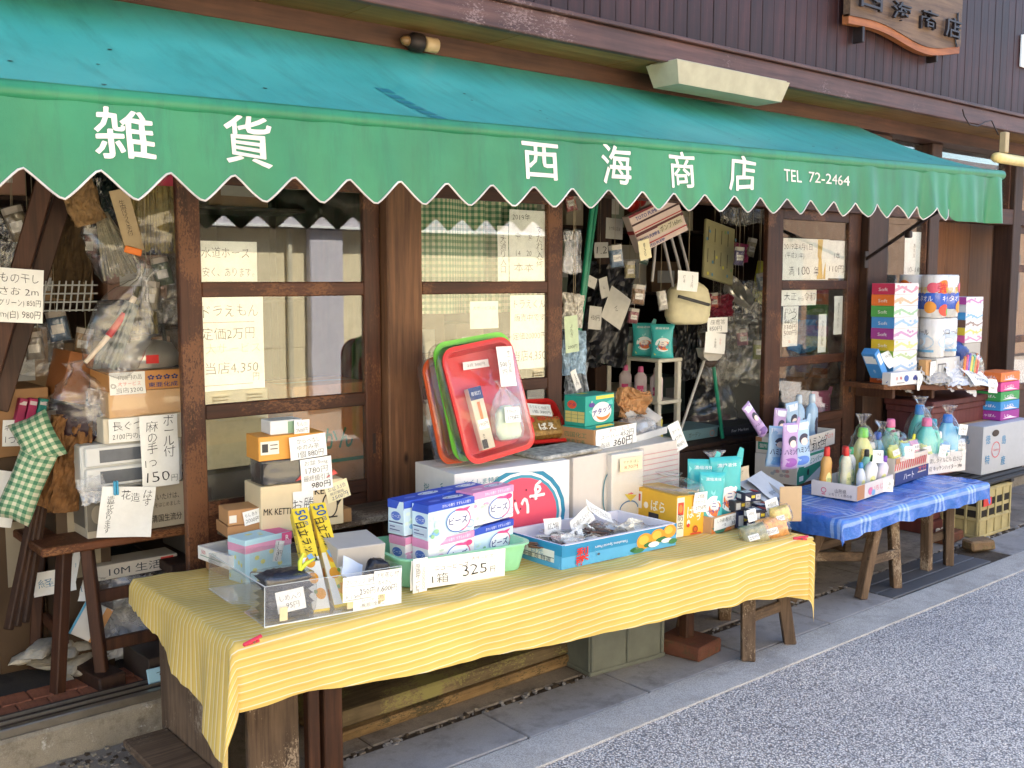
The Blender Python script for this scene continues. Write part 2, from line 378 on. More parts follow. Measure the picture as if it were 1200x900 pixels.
class Art:
    """flat print laid on a surface; fn(x, y, layer) -> point, x right, y up, metres"""
    def __init__(s, fn, mb=None): s.fn = fn; s.mb = mb or MB(); s.k = 0
    def put(s, pts, fs, mat): s.mb.add([s.fn(x, y, s.k) for x, y in pts], fs, mat); s.k += 1
    def rect(s, x0, y0, x1, y1, mat, nx=1, ny=1):
        pts = [(x0 + (x1 - x0) * i / nx, y0 + (y1 - y0) * j / ny) for j in range(ny + 1) for i in range(nx + 1)]
        s.put(pts, [(j * (nx + 1) + i, j * (nx + 1) + i + 1, (j + 1) * (nx + 1) + i + 1, (j + 1) * (nx + 1) + i) for j in range(ny) for i in range(nx)], mat)
    def ell(s, cx, cy, rx, ry, mat, n=24, a0=0, a1=360, rings=2):
        pts = [(cx, cy)]
        full = a1 - a0 >= 360; m = n if full else n + 1
        for q in range(1, rings + 1):
            for i in range(m):
                a = math.radians(a0 + (a1 - a0) * i / n); pts.append((cx + rx * q / rings * math.cos(a), cy + ry * q / rings * math.sin(a)))
        fs = [(0, 1 + i, 1 + (i + 1) % m) for i in range(n)]
        for q in range(rings - 1):
            o = 1 + q * m
            fs += [(o + i, o + m + i, o + m + (i + 1) % m, o + (i + 1) % m) for i in range(n)]
        s.put(pts, fs, mat)
    def ring(s, cx, cy, rx, ry, th, mat, n=32, a0=0, a1=360):
        pts = []; 
        for i in range(n + 1):
            a = math.radians(a0 + (a1 - a0) * i / n); c, d = math.cos(a), math.sin(a)
            pts += [(cx + rx * c, cy + ry * d), (cx + (rx - th) * c, cy + (ry - th) * d)]
        s.put(pts, [(2 * i, 2 * i + 2, 2 * i + 3, 2 * i + 1) for i in range(n)], mat)
    def poly(s, pts, mat): s.put(pts, [tuple(range(len(pts)))], mat)
    def text(s, cx, cy, size, txt, mat, vert=False, rot=0, bold=0.0, shear=0.0, wob=0.0, fitw=None, gap=1.0, sx=1.0):
        if vert: txt = '\n'.join(txt)
        fat = bold if bold > .003 else 0
        vs, fs, w, h = glyphs(txt, 0.0 if fat else bold, shear, gap)
        if not vs: return
        k = size * sx; ky = size
        if fitw: f = fitw / max(w, 1e-6); k = f; ky = min(f * 1.35, max(f * .7, size))
        _seed[0] += 1; sd = _seed[0]; c, d = math.cos(math.radians(rot)), math.sin(math.radians(rot))
        out = []
        for x, y in vs:
            if wob:
                q = noise.noise_vector(V((x * 1.3 + sd * 3.7, y * 1.3, sd * .77))); x += q.x * wob; y += q.y * wob
                q = noise.noise_vector(V((x * 4 + sd, y * 4, sd * 1.77))); x += q.x * wob * .35; y += q.y * wob * .35
            x *= k; y *= ky
            out.append((cx + x * c - y * d, cy + x * d + y * c))
        if fat:                                   # heavier strokes: shifted copies of the same glyph
            k0 = s.k; r_ = fat * 1.15
            for q, (ox, oy) in enumerate(((-1, 0), (1, 0), (0, 1), (0, -1), (.7, .7), (-.7, -.7))):
                s.k = k0 + q * .15; s.put([(x + ox * r_ * k, y + oy * r_ * ky) for x, y in out], fs, mat)
            s.k = k0 + 1; return
        s.put(out, fs, mat)
def M_of(o, ex, ey, ez): return Matrix.Translation(o) @ Matrix((ex, ey, ez)).transposed().to_4x4()
class Fr: pass
def frame(c0, c1, z, d=None, c2=None, h=None, hv=None, top=False):
    """upright block seen with its lower (or top) front edge from c0 to c1 on the level z"""
    f = Fr(); A = on_z(*c0, z); B = on_z(*c1, z); ex = B - A; f.w = ex.length; ex.normalize()
    ey = V((-ex.y, ex.x, 0)).normalized(); ez = ex.cross(ey)
    if c2 is not None: d = (on_z(*c2, z) - A).dot(ey)
    f.d = d
    if hv is not None: h = abs(z_at(A, hv) - A.z)
    f.h = h
    o = A - ez * h if top else A
    f.M = M_of(o, ex, ey, ez); f.o, f.ex, f.ey, f.ez = o, ex, ey, ez
    return f
def block(o, w, d, h, rz=0.0, tilt=0.0, lean=0.0):
    """block with its lower front left corner at o; rz turns it, lean tips it back about its front edge, tilt rolls it in its front plane"""
    f = Fr(); f.w, f.d, f.h = w, d, h
    f.M = Matrix.Translation(o) @ Matrix.Rotation(math.radians(rz), 4, 'Z') @ Matrix.Rotation(math.radians(lean), 4, 'X') @ Matrix.Rotation(math.radians(tilt), 4, 'Y')
    R = f.M.to_3x3(); f.o, f.ex, f.ey, f.ez = V(o), R @ V((1, 0, 0)), R @ V((0, 1, 0)), R @ V((0, 0, 1)); return f
def block_px(u, v, y, wp, hp, d, rz=0.0, tilt=0.0, lean=0.0):
    """block whose lower front left corner is at pixel (u, v) in the plane y, wp wide and hp high as seen"""
    o = on_y(u, v, y); k = mpp(o)
    ex = V((math.cos(math.radians(rz)), math.sin(math.radians(rz)), 0))
    s = .2; pu = proj(o + ex * s)[0] - u
    return block(o, wp * s / pu, d, hp * k, rz, tilt, lean)
def face_fn(f, side, eps=.0008):
    w, d, h = f.w, f.d, f.h
    if side == 'F': return (lambda x, y, k: V((x, -eps - k * .0003, y))), w, h
    if side == 'B': return (lambda x, y, k: V((w - x, d + eps + k * .0003, y))), w, h
    if side == 'L': return (lambda x, y, k: V((-eps - k * .0003, d - x, y))), d, h
    if side == 'R': return (lambda x, y, k: V((w + eps + k * .0003, x, y))), d, h
    if side == 'T': return (lambda x, y, k: V((x, y, h + eps + k * .0003))), w, d
def col(c, rough=.55):
    return c if not isinstance(c, tuple) else paint(c, rough, .03)
def draw(art, W, H, items, curved=1):
    """items in fractions of the face, (0, 0) top left"""
    for it in items:
        k = it[0]
        if k == 'r': art.rect(it[1] * W, (1 - it[4]) * H, it[3] * W, (1 - it[2]) * H, col(it[5]), curved, curved)
        elif k == 'e': art.ell(it[1] * W, (1 - it[2]) * H, it[3] * W, it[4] * H, col(it[5]), *(it[6:8] and [24] + list(it[6:8]) or []))
        elif k == 'o': art.ring(it[1] * W, (1 - it[2]) * H, it[3] * W, it[4] * H, it[5] * H, col(it[6]), 32, *(it[7:9]))
        elif k == 'p': art.poly([(x * W, (1 - y) * H) for x, y in it[1]], col(it[2]))
        elif k == 't':
            o = dict(it[6]) if len(it) > 6 else {}
            if 'fitw' in o: o['fitw'] *= W
            art.text(it[1] * W, (1 - it[2]) * H, it[3] * H, it[4], col(it[5]), **o)
def prints(root, f, sides, name='printed_panel'):
    for side, items in sides.items():
        fn, W, H = face_fn(f, side); A_ = Art(fn); draw(A_, W, H, items)
        if A_.mb.f: link(name, A_.mb.mesh(name), root)
def carton(name, label, cat, f, mat, art=None, seam=True, bev=.002, jit=.0012, group=None, tape=None):
    """closed box with its flap seam"""
    mat = col(mat)
    mb = MB().box((0, 0, 0), (f.w, f.d, f.h), mat, bev, jit=jit)
    o = mb.build(name, None, f.M); tag(o, label, cat, group)
    if seam:
        t = MB(); t.box((.002, f.d / 2 - .024, f.h - .0005), (f.w - .002, f.d / 2 + .024, f.h + .0006), tape or paint((190, 160, 120), .35, .05)); t.build('tape', o)
    if art: prints(o, f, art)
    return o
def tray(name, label, cat, f, mat, t=.005, inner=None, art=None, group=None, floor=.006, flaps=False):
    """open carton: floor and four walls, each wall its own board"""
    mat = col(mat); inner = col(inner) if inner else mat
    r = empty(name, f.M, label, cat, group)
    w, d, h = f.w, f.d, f.h
    MB().box((.001, .001, 0), (w - .001, d - .001, floor), inner, .001).build('base', r)
    for nm, a, b in (('front_wall', (0, 0, .0005), (w, t, h)), ('back_wall', (0, d - t, .0005), (w, d, h)), ('side_wall', (0, t + .0003, .0005), (t, d - t - .0003, h)), ('side_wall', (w - t, t + .0003, .0005), (w, d - t - .0003, h))):
        mb = MB().box(a, b, mat, .001, jit=.0006)
        me = mb.build(nm, r)
        if inner is not mat:
            me.data.materials.append(inner)
            cx, cy = w / 2, d / 2
            for q in me.data.polygons:
                if q.normal.dot(V((cx, cy, 0)) - V((q.center.x, q.center.y, 0))) > .3 * (V((cx - q.center.x, cy - q.center.y, 0)).length) or q.normal.z > .9: q.material_index = 1
    if art: prints(r, f, art)
    return r
def sheet(name, label, cat, M, w, h, lines, mat=None, curl=.004, wob=.10, seed=None, group=None, bend=0.0):
    """paper with handwriting; local x right, z up, faces -y, origin in its middle"""
    mat = mat or PAPER; sd = seed if seed is not None else random.random() * 50
    def fn(x, z):
        a = x / w; b = z / h
        return -curl * (nz((a * 1.6, b * 1.6, sd), 1) * 1.2 + abs(a) ** 3 * nz((a * 3, b, sd + 9), 1) * 6) - bend * ((.5 - b) ** 2)
    mb = MB().grid(lambda i, j: V(((i - .5) * w, fn((i - .5) * w, (j - .5) * h), (j - .5) * h)), 8, 8, mat)
    o = link(name, mb.mesh(name), None, M); tag(o, label, cat, group)
    if lines:
        A = Art(lambda x, y, k: V((x - w / 2, fn(x - w / 2, y - h / 2) - .0009 - k * .0001, y - h / 2)))
        for q in lines:
            cx, cy, sz, tx, ink = q[:5]; op = dict(q[5]) if len(q) > 5 else {}
            if tx in ('-', '|'):
                if tx == '-': A.rect((cx - op.get('w', .8) / 2) * w, (1 - cy) * h - sz * h / 2, (cx + op.get('w', .8) / 2) * w, (1 - cy) * h + sz * h / 2, ink, 8)
                continue
            if 'fitw' in op: op['fitw'] *= w
            op.setdefault('wob', wob); op.setdefault('bold', -.012)
            A.text(cx * w, (1 - cy) * h, sz * h, tx, ink, **op)
        link('lettering', A.mb.mesh('lettering'), o)
    return o
def sign(label, u0, v0, u1, v1, y, lines, yaw=0.0, roll=0.0, pitch=0.0, name='paper_sign', cat='paper sign', **k):
    """paper whose outline runs from pixel (u0, v0) to (u1, v1) in the plane y"""
    c = on_y((u0 + u1) / 2, (v0 + v1) / 2, y); m = mpp(c)
    ex = V((math.cos(math.radians(yaw)), math.sin(math.radians(yaw)), 0)); pu = proj(c + ex * .1)[0] - proj(c - ex * .1)[0]
    w = (u1 - u0) * .2 / pu; h = (v1 - v0) * m
    M = Matrix.Translation(c) @ Matrix.Rotation(math.radians(yaw), 4, 'Z') @ Matrix.Rotation(math.radians(pitch), 4, 'X') @ Matrix.Rotation(math.radians(roll), 4, 'Y')
    return sheet(name, label, cat, M, w, h, lines, **k)
RM = {}
def root(name, loc, label=None, cat=None, group=None):
    M = loc if isinstance(loc, Matrix) else Matrix.Translation(loc)
    o = empty(name, M, label, cat, group); RM[o.name] = M.inverted(); return o
def part(mb, name, r, label=None):
    """mesh given in world coordinates as a part of r"""
    o = mb.build(name, r, RM[r.name])
    if label: o['label'] = label
    return o
def wbox(r, name, a, b, mat, bev=.003, jit=0):
    return part(MB().box(a, b, mat, bev, jit=jit), name, r)

# ================================================================== SETTING
Y0 = 3.42                     # face of the sliding doors
g = MB(); g.add([(-300, -300, -.02), (300, -300, -.02), (300, 300, -.02), (-300, 300, -.02)], [(0, 1, 2, 3)], APRON); g.build('ground', structure=True)
g = MB().grid(lambda i, j: V((-14 + 34 * i, -2.6 + (2.33 + 2.6) * j, 0.0)), 40, 8, ROAD, False); g.build('road', structure=True)
kerb = MB().box((-14, 2.33, -.1), (20, 2.505, .006), KERB, .004).build('kerb', structure=True)
gut = MB().box((-14, 2.50, -.12), (20, 3.36, -.003), DIRT).build('pavement', structure=True)
slabs = [(-14 + .0, None)]
x = -2.0; k = 0
while x < 9:
    L = .598
    if not (4.5 < x + L / 2 < 5.55):
        MB().box((x, 2.512 + random.uniform(0, .004), -.06), (x + L - .008, 2.765 + random.uniform(-.006, .006), .004 + random.uniform(-.002, .002)), SLAB, .004).build('slab', gut)
    L2 = .9
    x += L
x = -2.0
while x < 9:
    L = random.uniform(.8, 1.1)
    MB().box((x, 2.80 + random.uniform(-.012, .012), -.06), (x + L - .006, 3.358, .002 + random.uniform(-.002, .003)), APRON, .006).build('concrete_panel', gut)
    x += L
# crumbled mortar along the gutter joint
cr = MB()
for i in range(420):
    xx = random.uniform(.9, 6.5); yy = 2.783 + random.gauss(0, .014); r_ = random.uniform(.002, .009)
    cr.box((xx - r_, yy - r_, -.004), (xx + r_ * random.uniform(.6, 1.6), yy + r_, r_ * random.uniform(.4, 1.0) + .001), random.choice((DIRT, APRON, SLAB)), .001, jit=.002)
for i in range(260):
    xx = random.uniform(.6, 1.25); yy = random.gauss(3.25, .06); r_ = random.uniform(.002, .008)
    if yy < 3.345: cr.box((xx - r_, yy - r_, .0), (xx + r_, yy + r_, r_ + .002), random.choice((FOUND, APRON, DIRT)), .001, jit=.002)
c_ = cr.build('gravel'); tag(c_, 'crumbled mortar grit lying along the gutter joint', 'grit', kind='stuff')
# ------------------------------------------------------------------ the shop
shop = root('shop_building', (3, 3.42, 0), 'old wooden sundries shop with glazed sliding doors and dark plank upper wall', 'building')
wbox(shop, 'foundation', (-4, 3.36, -.1), (11, 3.60, .115), FOUND, .01)
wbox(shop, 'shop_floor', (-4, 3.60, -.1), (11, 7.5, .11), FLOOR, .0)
wbox(shop, 'sill_rail', (-4, 3.375, .115), (11, 3.402, .145), ALU, .003)
wbox(shop, 'sill_beam', (-4, 3.403, .114), (11, 3.52, .138), wood('sill_wood', (46, 34, 28), (80, 64, 54), None, 0, 'X', 1, .6, .3), .004)
wbox(shop, 'sill_track', (-4, 3.43, .138), (11, 3.436, .148), ALU, .001)
wbox(shop, 'sill_track', (-4, 3.475, .138), (11, 3.481, .148), ALU, .001)
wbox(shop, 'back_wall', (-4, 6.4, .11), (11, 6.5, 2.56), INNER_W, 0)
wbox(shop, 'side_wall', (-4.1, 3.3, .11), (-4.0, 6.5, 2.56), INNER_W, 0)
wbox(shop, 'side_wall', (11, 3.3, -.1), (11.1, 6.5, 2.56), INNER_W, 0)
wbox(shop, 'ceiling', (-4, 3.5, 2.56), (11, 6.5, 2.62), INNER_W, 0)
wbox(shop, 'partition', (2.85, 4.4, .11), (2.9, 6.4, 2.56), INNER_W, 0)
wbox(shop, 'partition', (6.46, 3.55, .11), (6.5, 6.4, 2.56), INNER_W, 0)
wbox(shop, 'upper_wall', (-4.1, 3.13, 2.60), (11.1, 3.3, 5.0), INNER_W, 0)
wbox(shop, 'rear_wall', (-4.1, 8.9, -.1), (11.1, 9.0, 5.0), INNER_W, 0)
wbox(shop, 'roof', (-4.6, 2.95, 5.0), (11.6, 9.4, 5.15), paint((70, 74, 80), .6), 0)
# top beam, soffit boards, fascia
wbox(shop, 'top_beam', (-4, 3.32, 2.41), (11, 3.46, 2.53), BEAM_W, .004)
xs = -2.08
while xs < 10:
    wbox(shop, 'soffit_board', (xs + .0015, 3.085, 2.487), (xs + .675 - .0015, 3.318, 2.497), SOFFIT, .001); xs += .675
wbox(shop, 'fascia', (-4, 3.05, 2.478), (11, 3.085, 2.575), FASCIA, .004)
wbox(shop, 'fascia_moulding', (-4, 3.030, 2.576), (11, 3.12, 2.594), FASCIA, .003)
# upper plank wall: every plank its own board
pw = .0905
me_p = MB().box((0, 0, 0), (pw - .003, .02, 1.4), SIDING, .0025).mesh('plank')
for i in range(64):
    xx = 1.35 + i * pw
    o = link('plank', me_p, shop, RM[shop.name] @ Matrix.Translation((xx, 3.098 + random.uniform(-.0012, .0012), 2.596)))
    if i % 5 == 0:
        wbox(shop, 'cover_gap', (xx - .004, 3.112, 2.596), (xx + .002, 3.128, 3.99), IRON, 0)
wbox(shop, 'upper_planking', (-4, 3.098, 2.596), (1.345, 3.118, 4.0), SIDING, 0)
wbox(shop, 'upper_planking', (1.35 + 64 * pw, 3.098, 2.596), (11, 3.118, 4.0), SIDING, 0)
wbox(shop, 'upper_planking', (-4, 3.098, 4.002), (11, 3.118, 4.99), SIDING, 0)
# lintel and transom lights under the beam
wbox(shop, 'lintel', (-4, 3.39, 1.93), (11, 3.52, 2.04), DOOR_H, .004)
for a, b in ((-4, .55), (.58, 1.36), (1.40, 2.19), (2.37, 3.16), (3.20, 4.66), (4.70, 5.60), (5.84, 6.44), (6.50, 7.52), (7.60, 8.6)):
    wbox(shop, 'transom_pane', (a, 3.45, 2.045), (b, 3.454, 2.405), GLASS, 0)
    wbox(shop, 'transom_bar', (b, 3.42, 2.041), (b + .04, 3.47, 2.409), DOOR_W, .003)
# posts
wbox(shop, 'post', (2.198, 3.375, .115), (2.362, 3.53, 2.41), POST_W, .005)
wbox(shop, 'post', (5.61, 3.37, .115), (5.832, 3.53, 2.41), POST_D, .005)
wbox(shop, 'post', (6.352, 3.385, .115), (6.475, 3.53, 2.41), POST_D, .005)
wbox(shop, 'post', (7.535, 3.385, .115), (7.66, 3.53, 2.41), POST_D, .005)
def sliding_door(x0, x1, sl, sr, y, label=None, z_rails=(1.51, 1.08, .735), yb=.15, mid=None):
    d = root('sliding_door', (x0, y, yb)); d.parent = shop; d.matrix_basis = RM[shop.name] @ Matrix.Translation((x0, y, yb))
    if label: d['label'] = label
    t = .032
    part(MB().box((x0, y, yb), (x0 + sl, y + t, 1.935), DOOR_W, .004), 'stile', d)
    part(MB().box((x1 - sr, y, yb), (x1, y + t, 1.935), DOOR_W, .004), 'stile', d)
    a, b = x0 + sl + .0005, x1 - sr - .0005
    zs = list(z_rails)
    part(MB().box((a, y + .003, 1.875), (b, y + t - .003, 1.932), DOOR_H, .003), 'rail', d)
    for z in zs: part(MB().box((a, y + .002, z - .026), (b, y + t - .002, z + .026), DOOR_H, .004), 'rail', d)
    part(MB().box((a, y + .003, yb + .001), (b, y + t - .003, yb + .085), DOOR_H, .003), 'rail', d)
    ed = [1.875] + [None] * 0
    tops = [1.875] + [z - .026 for z in zs]; bots = [z + .026 for z in zs]
    for k in range(len(zs)):
        part(MB().box((a, y + .014, bots[k] + .0005), (b, y + .017, tops[k] - .0005), GLASS, 0), 'pane', d)
    part(MB().box((a, y + .012, yb + .086), (b, y + .02, tops[-1] - .0005), DOOR_H, 0), 'kick_panel', d)
    part(MB().box((x1 - sr * .62, y - .0012, .86), (x1 - sr * .42, y + .004, .94), IRON, .001), 'finger_pull', d)
    return d
GL = Y0 + .024                # just inside the panes
sliding_door(1.385, 2.192, .08, .072, Y0)
sliding_door(2.30, 3.165, .092, .088, Y0)
sliding_door(4.685, 5.608, .14, .132, Y0)
sliding_door(7.62, 8.6, .07, .07, Y0, z_rails=(1.62, 1.10, .735))
sliding_door(-.75, .1, .07, .07, Y0 + .045)
# window beside the dark post
wbox(shop, 'window_frame', (5.833, 3.40, 1.30), (5.858, 3.46, 1.93), DOOR_W, .003)
wbox(shop, 'window_frame', (6.338, 3.40, 1.30), (6.351, 3.46, 1.93), DOOR_W, .003)
wbox(shop, 'window_sill', (5.833, 3.39, 1.26), (6.351, 3.47, 1.299), DOOR_H, .003)
wbox(shop, 'window_pane', (5.8585, 3.43, 1.30), (6.3375, 3.434, 1.929), GLASS, 0)
for i in range(6):
    wbox(shop, 'wall_board', (5.833 + i * .0866 + .0005, 3.41, .13), (5.833 + (i + 1) * .0866 - .002, 3.43, 1.259), POST_D, .003)
# recess with a plywood door further right
PLY = wood('plywood_panel', (96, 60, 36), (132, 88, 54), None, 0, 'Z', .6, .5, .08, .2)
for i in range(6):
    wbox(shop, 'plywood_panel', (6.50 + i * .36, 3.72, .13), (6.50 + (i + 1) * .36 - .006, 3.74, 2.41), PLY, .003)
# ------------------------------------------------------------------ awning
aw = root('awning', (2.4, 2.5, 1.95), 'green fabric awning with scalloped white edged valance over the shop front', 'awning')
def zb(x): return 1.949 + .0243 * x
AX0, AX1 = -.75, 5.365
def _awn(name, c0, c1, dirt):
    m, n, l, b = nodes_of(name)
    t = tex(n, l, 2.2, detail=6); r = ramp(n, [(.3, lin(c0)), (.7, lin(c1))]); l.new(t.outputs[0], r.inputs[0])
    s = tex(n, l, 5, stretch=(3, .5, .5), detail=7, rough=.7); rs = ramp(n, [(.48, (0, 0, 0)), (.78, (.75, .75, .75))]); l.new(s.outputs[0], rs.inputs[0])
    c = mixc(n, l, rs.outputs[0], r.outputs[0], lin(dirt)); l.new(c, b.inputs['Base Color']); b.inputs['Roughness'].default_value = .42; b.inputs['Specular IOR Level'].default_value = .45
    f = tex(n, l, 400, detail=2); mm = n.new('ShaderNodeMath'); mm.operation = 'MULTIPLY_ADD'; mm.inputs[1].default_value = .12; l.new(f.outputs[0], mm.inputs[0]); l.new(t.outputs[0], mm.inputs[2])
    bump(n, l, b, mm.outputs[0], .25, .01); return m
AWT = _awn('awning_fabric_top', (62, 154, 138), (78, 170, 152), (56, 122, 106))
AWV = _awn('awning_fabric_valance', (26, 106, 68), (42, 128, 84), (30, 84, 62))
def canopy_pt(i, j):
    x = AX0 + (AX1 - AX0) * i; y = 3.36 + (2.512 - 3.36) * j; z1 = zb(x) + .018; z0 = 2.435
    z = z0 + (z1 - z0) * j - .03 * math.sin(math.pi * j) + .006 * nz((x * 2.2, y * .8, 1), 1) * math.sin(math.pi * j) - .010 * math.sin(math.pi * j) * abs(math.sin(math.pi * (x - .3) / 1.0)) ** 2
    return V((x, y, z))
part(MB().grid(canopy_pt, 120, 16, AWT), 'canopy', aw)
part(MB().tube([(AX0 + (AX1 + .03 - AX0) * k / 30, 2.5, zb(AX0 + (AX1 - AX0) * k / 30)) for k in range(31)], [.025 + .0016 * nz((k, 1, 1), .9) for k in range(31)], AWV, 14), 'front_roll', aw)
PIT = .1677; PK0 = .651 - 6 * PIT
def edge_z(x):
    pk = 1.799 + .0215 * (x - .65) if x < 2.4 else 1.8366 + .0235 * (x - 2.4) * 1.0
    pk = 1.796 + .0335 * (x - .65) - .0031 * (x - .65) ** 2
    dp = .072 - .0035 * (x - .65)
    q = ((x - PK0) / PIT) % 1.0
    if x > 4.815: 
        t = min(1, (x - 4.815) / .085); return pk - dp * (1 - (1 - t) ** 1.4)
    tri = 1 - abs(2 * q - 1)                        # 0 at the notch, 1 at the tip
    s = tri * tri * (3 - 2 * tri) * .25 + tri * .75
    return pk - dp * s
def val_y(x, z):
    t = max(0, (zb(x) - z)) / .23
    r = max(0, min(1, (x - 3.2) / 1.6))
    wv = .010 * nz((x * 3.0, 0, 2), 1) + .004 * (1 - 2.4 * abs(nz((x * 5, z * 3, 6), 1))) + r * (.012 * math.sin(x * 21 + 2 * nz((x, 5, 0), 2)) + .006 * math.sin(x * 47)) + .0035 * math.sin(2 * math.pi * (x - PK0) / PIT)
    return 2.482 - .012 * t + wv * (.15 + t)
cols = int((AX1 - AX0) / .012)
def val_pt(i, j):
    x = AX0 + (AX1 - AX0) * i; zt = zb(x) - .004; ze = edge_z(x); z = zt + (ze - zt) * j
    return V((x, val_y(x, z), z))
part(MB().grid(val_pt, cols, 10, AWV), 'valance', aw)
PIPE = paint((196, 186, 176), .6, .3, 12)
part(MB().tube([(AX0 + k * .012, val_y(AX0 + k * .012, edge_z(AX0 + k * .012)) - .001, edge_z(AX0 + k * .012)) for k in range(int((4.84 - AX0) / .012))], .0028, PIPE, 6), 'piping', aw)
# side strip of the valance at the street end
part(MB().grid(lambda i, j: V((AX1 + .004 * math.sin(i * 9), 2.487 + .10 * i, (zb(AX1) - .004) * (1 - j) + j * (edge_z(AX1) + .10 * i))), 6, 6, AWV), 'end_flap', aw)
AWL = paint((214, 206, 194), .6, .14, 14)
def aw_text(s, u0, v0, u1, v1, bold=.02, sx=None, **k):
    a = on_y(u0, v0, 2.48); b = on_y(u1, v1, 2.48)
    A = Art(lambda x, y, kk: V((x, val_y(x, y) - .0016 - kk * .0004, y)))
    vs, fs, w_, h_ = glyphs(s)
    A.text((a.x + b.x) / 2, (a.z + b.z) / 2, (a.z - b.z) / h_, s, AWL, bold=bold, sx=(b.x - a.x) / w_ / ((a.z - b.z) / h_), **k)
    o = link('character' if len(s) == 1 else 'lettering', A.mb.mesh('character'), aw, RM[aw.name]); return o
for s, q in (('雑', (109, 125, 181, 190)), ('貨', (262, 133, 319, 195)), ('西', (612, 165, 652, 211)), ('海', (705, 168, 739, 217)), ('商', (785, 175, 813, 221)), ('店', (854, 181, 884, 224))):
    aw_text(s, *q, bold=.010, wob=.06)
for s, q in (('TEL', (918, 198, 938, 214)), ('72-2464', (948, 201, 995, 218))): aw_text(s, *q, bold=.004)
# folding arms
for ax, off in ((AX1 - .06, 0), (-.6, 0)):
    p0 = V((ax, 2.51, zb(ax) - .02)); p1 = V((ax + (.28 if ax > 5 else 0), 3.375, 1.66)); mid = p0.lerp(p1, .55) + V((0, 0, .01))
    part(MB().tube([p0, mid, p1], .011, IRON, 8), 'arm', aw)
    if ax > 5:
        part(MB().box(p0.lerp(p1, .62) - V((.018, .018, .035)), p0.lerp(p1, .62) + V((.018, .018, .004)), IRON, .006), 'arm_joint', aw)
        part(MB().box(p1 - V((.02, .012, .05)), p1 + V((.02, -.001, .05)), IRON, .003), 'wall_bracket', aw)
        part(MB().tube([(AX1 - .02, 2.5, zb(AX1)), (AX1 + .045, 2.5, zb(AX1) + .002)], .019, IRON, 12), 'bar_cap', aw)
# row of darker strips laid on the canopy cloth
pt_ = MB()
def on_canopy(x, y, e=.002):
    j = (3.36 - y) / (3.36 - 2.512); p = canopy_pt((x - AX0) / (AX1 - AX0), j); return p + V((0, -.3 * e, e))
STRIPS = _awn('awning_dark_strips', (34, 118, 122), (40, 128, 130), (30, 96, 92))
for k in range(6):
    y_ = 2.545 + k * .062
    pt_.grid(lambda i, j: on_canopy(1.83 + .055 * i + .05 * (y_ - 2.54), y_ + .045 * j), 3, 3, STRIPS)
part(pt_, 'dark_strips', aw)
rs_ = random.Random(3)
for k in range(26):
    xx, yy, ra = rs_.uniform(-.4, 5.2), rs_.uniform(2.55, 3.0), rs_.uniform(.002, .007)
    part(MB().add([on_canopy(xx + ra * math.cos(a) * (1 + .8 * rs_.random()), yy + ra * math.sin(a), .0022) for a in [i * math.pi / 4 for i in range(8)]], [tuple(range(8))], IRON), 'dirt_speck', aw)
# ------------------------------------------------------------------ house across the street (seen only as reflection, lights the shade)
opp = root('house', (5, -2.3, 0), 'cream sided house across the street mirrored in the shop panes', 'house')
CREAMW = paint((236, 220, 182), .8, .05, 3, .05)
OY = -2.3
for k in range(3):
    z = .28 + k * .584
    wbox(opp, 'siding_board', (-8, OY - .1, z), (10, OY + .001 * (k % 2), z + .581), CREAMW, .004)
wbox(opp, 'base_wall', (-8, OY - .2, -.1), (10, OY + .02, .278), paint((160, 152, 140), .8), .01)
LAV = paint((204, 198, 204), .7, .04)
for xa in (-3.2, 5.0, 9.6): wbox(opp, 'pillar', (xa, OY + .01, .28), (xa + .38, OY + .10, 2.03), LAV, .01)
wbox(opp, 'band', (-8, OY - .1, 2.035), (10, OY + .17, 2.46), LAV, .01)
wbox(opp, 'band_trim', (-8, OY + .171, 2.035), (10, OY + .185, 2.06), WHITE, .002)
wbox(opp, 'upper_wall', (-8, OY - .3, 2.461), (10, OY, 3.7), paint((206, 196, 176), .8), .0)
wbox(opp, 'roof', (-8.3, OY - 4, 3.7), (10.2, OY + .22, 3.8), paint((84, 84, 90), .7), .0)
wbox(opp, 'rear_wall', (-8, OY - 3.9, -.1), (10, OY - 3.8, 3.7), paint((206, 196, 176), .8), .0)
for xa in (3.7, 4.0, 4.35, 6.1, 6.5, 8.0):
    for q in range(4): wbox(opp, 'vent_louvre', (xa, OY, .34 + q * .03), (xa + .16, OY + .025, .358 + q * .03), CREAMW, .003)
wbox(opp, 'drain_pipe', (4.78, OY + .01, .3), (4.83, OY + .06, 2.03), paint((214, 204, 176), .6), .01)
op2 = root('house', (15, -2.3, 0), 'brown timber house across the street mirrored in the right hand panes', 'house')
BRW = paint((112, 88, 70), .8, .12, 3, .05)
for k in range(9): wbox(op2, 'siding_board', (10.35, OY - .1, .05 + k * .30), (26, OY + .001 * (k % 2), .05 + k * .30 + .296), BRW, .004)
wbox(op2, 'upper_wall', (10.35, OY - .3, 2.76), (26, OY - .02, 3.5), BRW, 0)
wbox(op2, 'roof', (10.25, OY - 4, 3.5), (26.3, OY + .3, 3.6), paint((84, 84, 90), .7), .0)
for xa in (12.2, 14.6, 17.0, 19.5):
    wbox(op2, 'window', (xa, OY + .005, .9), (xa + 1.2, OY + .03, 2.0), paint((60, 64, 70), .2), .004)
    wbox(op2, 'window_frame', (xa - .06, OY + .006, .86), (xa - .002, OY + .05, 2.04), LAV, .004)
